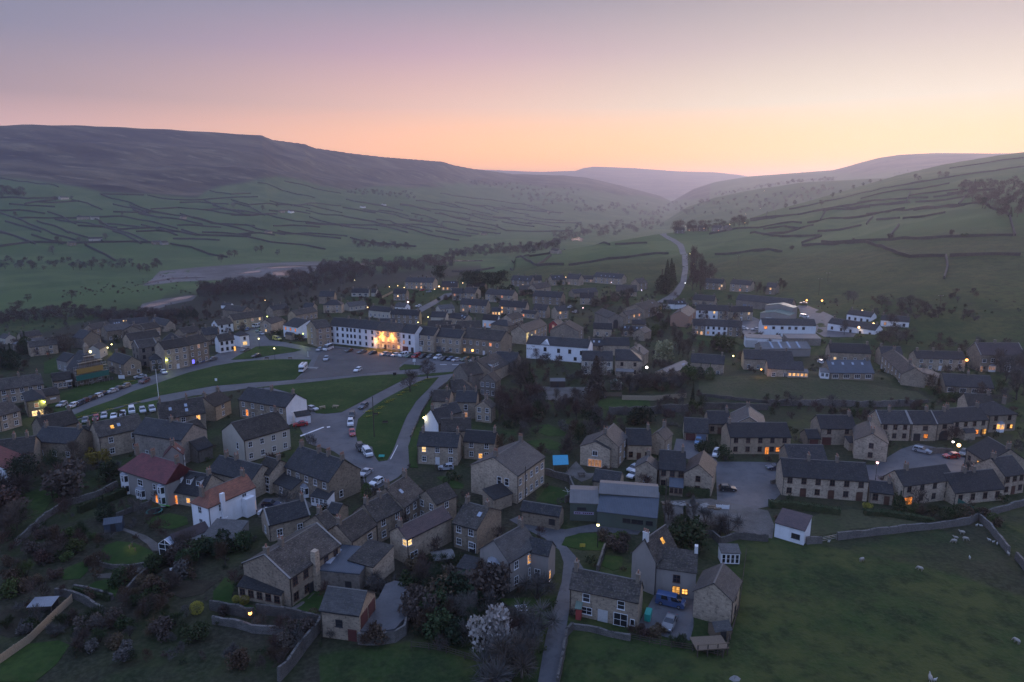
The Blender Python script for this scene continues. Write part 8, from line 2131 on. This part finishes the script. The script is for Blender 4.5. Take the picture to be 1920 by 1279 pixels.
for n,(t_,x_,y_) in enumerate(sorted(DAFF,key=lambda q: px(*q)[0]),1):
    rnd=random.Random(n); b=MB(); g_=MB()
    for _ in range(70):
        p=Vector((rnd.gauss(0,.7),rnd.gauss(0,.3),rnd.uniform(.25,.45))); leafq(b,p,.09,rnd); g_.add([(p.x - .03,p.y,0),(p.x + .03,p.y,0),(p.x,p.y,p.z)],[(0,1,2)])
    root=thing('daffodil_clump','clump of yellow daffodils on the green, %s from the left' % ordinal(n),'flowers',ground_at(t_,x_,y_) + Vector((0,0,.14)),.5,'daffodil clumps')
    b.build('flowers','daffodil',root)['kind']='stuff'; g_.build('leaves','ivy_green',root)['kind']='stuff'
# sheep
plain('fleece',(.36,.32,.27),.95,.1,var=.2,scale=6); plain('lamb_fleece',(.48,.46,.42),.95,.1,var=.12,scale=8); plain('sheep_face',(.10,.085,.075),.9,.1)
def sheep_mesh(graze):
    sp=[(-.52,.68,.05,.06),(-.46,.66,.20,.20),(-.25,.66,.28,.28),(.05,.65,.29,.29),(.30,.66,.26,.26),(.44,.70,.19,.20)]
    sp += [(.56,.60,.13,.13),(.66,.42,.10,.10),(.74,.28,.085,.09),(.84,.16,.065,.06),(.88,.11,.02,.02)] if graze else [(.56,.82,.13,.13),(.62,.95,.10,.10),(.72,.98,.09,.09),(.84,.92,.065,.06),(.89,.90,.02,.02)]
    b=MB(); n=10; vs=[]; fs=[]
    for i,(x,z,ry,rz) in enumerate(sp):
        a=sp[max(0,i - 1)]; c=sp[min(len(sp) - 1,i + 1)]
        d=Vector((c[0] - a[0],0,c[1] - a[1])).normalized(); up=Vector((-d.z,0,d.x))
        for k in range(n):
            t=2 * math.pi * k / n; vs.append(Vector((x,0,z)) + Vector((0,1,0)) * ry * math.cos(t) + up * rz * math.sin(t))
    for i in range(len(sp) - 1):
        fs += [(i * n + k,i * n + (k + 1) % n,(i + 1) * n + (k + 1) % n,(i + 1) * n + k) for k in range(n)]
    fs += [tuple(range(n - 1,-1,-1)),tuple(range((len(sp) - 1) * n,len(sp) * n))]
    b.add(vs,fs)
    for x in (-.34,.30):
        for s in (-1,1):
            b.tube((x,s * .14,.55),(x + (.03 if x < 0 else 0),s * .14,.28),.075,.045,6).tube((x + (.03 if x < 0 else 0),s * .14,.28),(x,s * .14,0),.045,.04,6)
    for s in (-1,1):
        hx,hz=(.70,.40) if graze else (.66,1.02)
        b.add([(hx,s * .06,hz),(hx - .06,s * .22,hz + .02),(hx + .03,s * .10,hz - .03)],[(0,1,2),(2,1,0)])
    b.tube((-.5,0,.72),(-.6,0,.42),.05,.03,5)
    return b.mesh('sheep',True)
SM={}
SHEEP=[('M',702,212,1,1,0.4,'ewe grazing alone at the upper left of the sheep field'),('M',1140,280,1,1,2.4,'ewe grazing in the middle of the upper sheep field'),('M',1395,72,1,1,3.0,'ewe at the left of the group below the wall'),('M',1408,45,0,.8,2.6,'smaller sheep behind the left ewe of the group'),('M',1478,55,1,1,-.4,'ewe at the right of the group below the wall'),('M',1455,8,0,1,2.8,'uppermost ewe of the group below the wall'),
         ('M',1512,192,0,.6,1.2,'white lamb standing alone below the group'),('M',1864,825,1,1,1.9,'ewe near the right edge low in the field'),('M',1215,1110,0,1.1,1.2,'nearest ewe at the bottom edge of the field'),('M',1250,1112,0,.6,.3,'lamb beside the nearest ewe'),('H',1562,668,0,.6,.5,'left lamb at the wall corner'),('H',1595,672,0,.6,2.5,'right lamb at the wall corner'),
         ('H',1657,778,0,.6,2.2,'first lamb along the right wall'),('H',1687,792,0,.55,.2,'second lamb along the right wall'),('H',1716,806,0,.55,1.0,'third lamb along the right wall'),('H',1800,885,0,.8,1.3,'sheep standing at the wall end gap'),('M',455,70,0,.55,.3,'lamb by the field gate')]
for (t_,x_,y_,g_,s_,a_,l_) in SHEEP:
    lamb=s_ < .7
    if (g_,lamb) not in SM:
        SM[(g_,lamb)]=sheep_mesh(g_); SM[(g_,lamb)].materials.append(MATS['lamb_fleece' if lamb else 'fleece'])
    o=link('sheep',SM[(g_,lamb)],None,None,ground_at(t_,x_,y_)); o.rotation_euler.z=a_; o.scale=(s_ * .95,) * 3
    tag(o,l_,'sheep','sheep in the front field')
# far sheep are too small to see; garden things
single('round green trampoline on the curved lawn','trampoline','trampoline',ground_at('E',1158,570),[('mat',MB().tube((0,0,.55),(0,0,.6),1.4,1.4,24),'car_glass'),('rim',MB().add([(1.75 * math.cos(i * .2618),1.75 * math.sin(i * .2618),.62) for i in range(24)] + [(1.4 * math.cos(i * .2618),1.4 * math.sin(i * .2618),.66) for i in range(24)],[(i,(i + 1) % 24,24 + (i + 1) % 24,24 + i) for i in range(24)]),'sheet_green')] + [('leg',MB().tube((1.6 * math.cos(a),1.6 * math.sin(a),0),(1.6 * math.cos(a),1.6 * math.sin(a),.6),.04,.04,6),'steel') for a in (0,1.57,3.14,4.71)])
plain('slide_green',(.10,.45,.05),.4)
single('bright green garden slide','slide','slide',ground_at('E',1220,540),[('chute',MB().hull8([(-.3,-1.6,.1),(.3,-1.6,.1),(.3,.6,1.3),(-.3,.6,1.3)],[(-.35,-1.6,.28),(.35,-1.6,.28),(.35,.6,1.48),(-.35,.6,1.48)]),'slide_green'),('ladder',MB().box(-.3,.3,.6,.7,0,1.4),'timber')],2.6)
plain('shed_blue',(.055,.075,.10),.7)
def simple_shed(label,tile,x,y,w,d,h,r,wall,roof,rz,nm='garden_shed',door='frame_dark'):
    p=ground_at(tile,x,y)
    root=thing(nm,label,'shed',p,rz)
    link('wall',wall_mesh(w,d,h,r,'g'),wall,root); link('roof',roof_mesh(w,d,h,r,'g',.15,.12,.08),roof,root)
    panel(root,Matrix.Translation((0,-d / 2,0)),.8,1.8,door)
simple_shed('dark blue garden shed with ridged roof','E',860,690,3.4,2.6,2.0,.8,'shed_blue','roof_blue',.35)
simple_shed('small grey shed under the front barn','L',1410,880,2.8,2.4,1.8,.9,'timber','roof_grey',.2)
simple_shed('green-roofed summer hut beside the conifer-shaped tree','U',600,705,4.0,4.0,2.3,1.1,'wall_grey','roof_green',1.45,'summer_hut')
simple_shed('rusty tin-roofed hut beside the honey-gabled house','F',1400,960,4.0,3.4,2.2,.5,'timber_dark','roof_metal',.3)
simple_shed('dark green garage shed behind the hotel','C',340,735,5.5,4.0,2.4,.7,'timber_dark','roof_metal',.0)
simple_shed('small hut with red door left of the chapel wall','C',1180,960,3.0,2.4,2.0,.6,'timber_dark','roof_slate',.1)
def greenhouse():
    p=ground_at('E',1245,885)
    root=thing('greenhouse','white-framed glazed gable porch at the end of the low white annexe','greenhouse',p,-.25)
    f=MB()
    w,h,r=3.0,2.4,1.1
    for y in (0.0,2.2):
        for x in (-w / 2,0,w / 2): MB().box(x - .05,x + .05,y - .05,y + .05,0,h + (r if x == 0 else 0)).build('mullion','frame_white',root)
        for s in (-1,1):
            MB().hull8([(s * w / 2,y - .06,h - .06),(0,y - .06,h + r - .06),(0,y + .06,h + r - .06),(s * w / 2,y + .06,h - .06)],[(s * w / 2,y - .06,h + .06),(0,y - .06,h + r + .06),(0,y + .06,h + r + .06),(s * w / 2,y + .06,h + .06)]).build('rafter','frame_white',root)
        for z in (.05,1.3,h): MB().box(-w / 2,w / 2,y - .04,y + .04,z - .05,z + .05).build('rail','frame_white',root)
    MB().add([(-w / 2,.02,0),(w / 2,.02,0),(w / 2,.02,h),(0,.02,h + r),(-w / 2,.02,h)],[(0,1,2,3,4)]).build('pane','glass_dark',root)
    for s in (-1,1): MB().hull8([(s * w / 2,0,h),(s * w / 2,2.2,h),(0,2.2,h + r),(0,0,h + r)],[(s * w / 2,0,h + .03),(s * w / 2,2.2,h + .03),(0,2.2,h + r + .03),(0,0,h + r + .03)]).build('roof_pane','glass_roof',root)
greenhouse()
plain('tarp_blue',(.03,.28,.42),.5)
single('bright blue sheet canopy beside the stone house terrace','canopy','canopy',ground_at('G',360,240),[('sheet',MB().hull8([(-2.2,-2.0,2.0),(1.8,-2.4,2.2),(2.4,2.2,3.0),(-1.6,2.6,2.9)],[(-2.2,-2.0,2.08),(1.8,-2.4,2.28),(2.4,2.2,3.08),(-1.6,2.6,2.98)]),'tarp_blue')] + [('post',MB().box(x - .06,x + .06,y - .06,y + .06,0,z),'timber') for x,y,z in ((-2.0,-1.8,2.0),(1.6,-2.2,2.2),(2.2,2.0,2.95),(-1.4,2.4,2.85))],.1)
single('white rotary clothes dryer on the walled lawn','clothes dryer','clothes_dryer',ground_at('G',418,445),[('pole',MB().tube((0,0,0),(0,0,2.0),.03,.03,6),'frame_white')] + [('arm',MB().tube((0,0,1.2),(1.4 * math.cos(a),1.4 * math.sin(a),1.9),.025,.025,5),'frame_white') for a in (0.4,1.97,3.54,5.11)])
plain('plastic_teal',(.03,.30,.24),.5); plain('plastic_black',(.02,.02,.022),.5); plain('sign_yellow',(.5,.38,.06),.6)
single('teal noticeboard at the tip of the tapering lawn','sign','notice_board',ground_at('F',942,162) + Vector((0,0,.14)),[('board',MB().hull8([(-.8,-.35,.55),(.8,-.35,.55),(.8,.25,.95),(-.8,.25,.95)],[(-.8,-.35,.63),(.8,-.35,.63),(.8,.25,1.03),(-.8,.25,1.03)]),'plastic_teal'),('leg',MB().box(-.6,-.5,-.05,.05,0,.72),'timber'),('leg',MB().box(.5,.6,-.05,.05,0,.72),'timber')])
single('yellow square sign on the green corner lawn','sign','road_sign',ground_at('G',528,835),[('board',MB().box(-.55,.55,-.03,.03,.4,1.1),'sign_yellow'),('post',MB().box(-.05,.05,.03,.09,0,1.0),'lamp_iron')])
single('dark wheelie bin pair beside the broad lawn road','bin','litter_bin',ground_at('B',1040,655),[('body',MB().hull8([(-.6,-.3,0),(.6,-.3,0),(.6,.3,0),(-.6,.3,0)],[(-.65,-.36,1.1),(.65,-.36,1.1),(.65,.36,1.1),(-.65,.36,1.1)]),'plastic_black'),('lid',MB().box(-.68,.68,-.4,.4,1.1,1.2),'plastic_black')])
single('white finger post on the right end of the square','signpost','sign_post',ground_at('B',1186,580),[('post',MB().tube((0,0,0),(0,0,3.0),.06,.06,6),'frame_white'),('board',MB().box(-.6,.6,-.04,.04,1.6,2.9),'frame_white')])
single('white marker post beside the motorhome','post','marker_post',ground_at('S',1580,1040),[('post',MB().tube((0,0,0),(0,0,2.6),.09,.09,8),'frame_white'),('plinth',MB().box(-.5,.5,-.5,.5,0,.3),'coping')])
single('white signboard below the chapel cottage','sign','sign_board_stand',ground_at('V',1025,1050),[('board',MB().box(-1.2,1.2,-.04,.04,.3,1.7),'frame_white'),('post',MB().box(-1.0,-.9,.04,.1,0,1.6),'timber'),('post',MB().box(.9,1.0,.04,.1,0,1.6),'timber')])
single('small white notice on the long lawn','sign','notice_board',ground_at('A',1620,710) + Vector((0,0,.14)),[('board',MB().box(-.45,.45,-.03,.03,.6,1.6),'frame_white'),('post',MB().box(-.05,.05,.03,.09,0,1.5),'lamp_iron')])
single('old stone trough plinth beside the square','plinth','stone_plinth',ground_at('S',1640,1205),[('slab',MB().box(-1.8,1.8,-1.0,1.0,0,.35),'coping'),('step',MB().box(-2.3,2.3,-1.5,1.5,0,.18),'coping')])
single('grey boulder in the lower sheep field','boulder','boulder',ground_at('L',1545,1250),[('rock',MB().add([(-.9,0,0),(-.4,-.6,0),(.5,-.5,0),(.9,.1,0),(.3,.6,0),(-.5,.5,0),(-.2,-.1,.75),(.35,.05,.5)],[(0,1,6),(1,2,7,6),(2,3,7),(3,4,7),(4,5,6,7),(5,0,6)]),'coping')])
single('open garden shelter with pale flat roof','shelter','garden_shelter',ground_at('I',385,690),[('roof',MB().hull8([(-2.0,-1.3,2.1),(2.0,-1.3,2.1),(2.0,1.3,2.4),(-2.0,1.3,2.4)],[(-2.0,-1.3,2.2),(2.0,-1.3,2.2),(2.0,1.3,2.5),(-2.0,1.3,2.5)]),'lead')] + [('post',MB().box(x - .06,x + .06,y - .06,y + .06,0,2.15),'timber_dark') for x in (-1.8,1.8) for y in (-1.1,1.1)] + [('back_panel',MB().box(-1.9,1.9,1.15,1.2,0,2.1),'timber_dark')],.1)
single('raised timber deck on posts below the front barn','deck','timber_deck',ground_at('L',1320,1000),[('deck',MB().box(-2.6,2.6,-1.6,1.6,1.2,1.35),'timber'),('rail',MB().box(-2.6,2.6,-1.6,-1.52,2.1,2.2),'timber')] + [('post',MB().box(x - .07,x + .07,-1.55,-1.41,-.3,2.1),'timber_dark') for x in (-2.4,-.8,.8,2.4)],.1)
single('dark green oil tank beside the front cottage gable','tank','oil_tank',ground_at('L',800,740),[('tank',MB().prism([(-1.0,-.5),(1.0,-.5),(1.1,0),(1.0,.5),(-1.0,.5),(-1.1,0)],.3,1.6),'plastic_teal'),('stand',MB().box(-.9,.9,-.4,.4,0,.3),'coping')],1.2)
for n,(x_,y_) in enumerate([(1165,500),(1260,510),(1360,515),(1440,520),(1500,530)]):
    rnd=random.Random(n + 50); b=MB()
    for _ in range(26):
        q=Vector((rnd.gauss(0,.9),rnd.gauss(0,.5),0)); s_=rnd.uniform(.12,.4); b.box(q.x - s_,q.x + s_,q.y - s_,q.y + s_,-.05,s_ * 1.2)
    root=thing('rubble_heap','heap of rubble and clutter in the yard, %s from the left' % ordinal(n + 1),'rubble',ground_at('G',x_,y_),0,'yard rubble')
    b.build('stones','coping' if n % 2 else 'timber',root)['kind']='stuff'

# road paint
for n,(t_,q_) in enumerate([('B',[(330,1108),(505,1042),(512,1047),(335,1116)]),('F',[(1005,165),(1060,60),(1064,61),(1010,168)]),('N',[(360,345),(460,350),(458,356),(358,352)]),('N',[(540,350),(640,352),(640,358),(540,356)]),('B',[(530,1042),(555,1038),(556,1046),(532,1050)])]):
    sheet('road_marking',t_,q_,'paint_white',.11,['long white line across the junction by the lawns','pale edge line at the lawn tip','white dash on the road above the bare round tree','second white dash on the road above the bare round tree','short white dash on the junction'][n],'road marking',2.0,skirt=0)
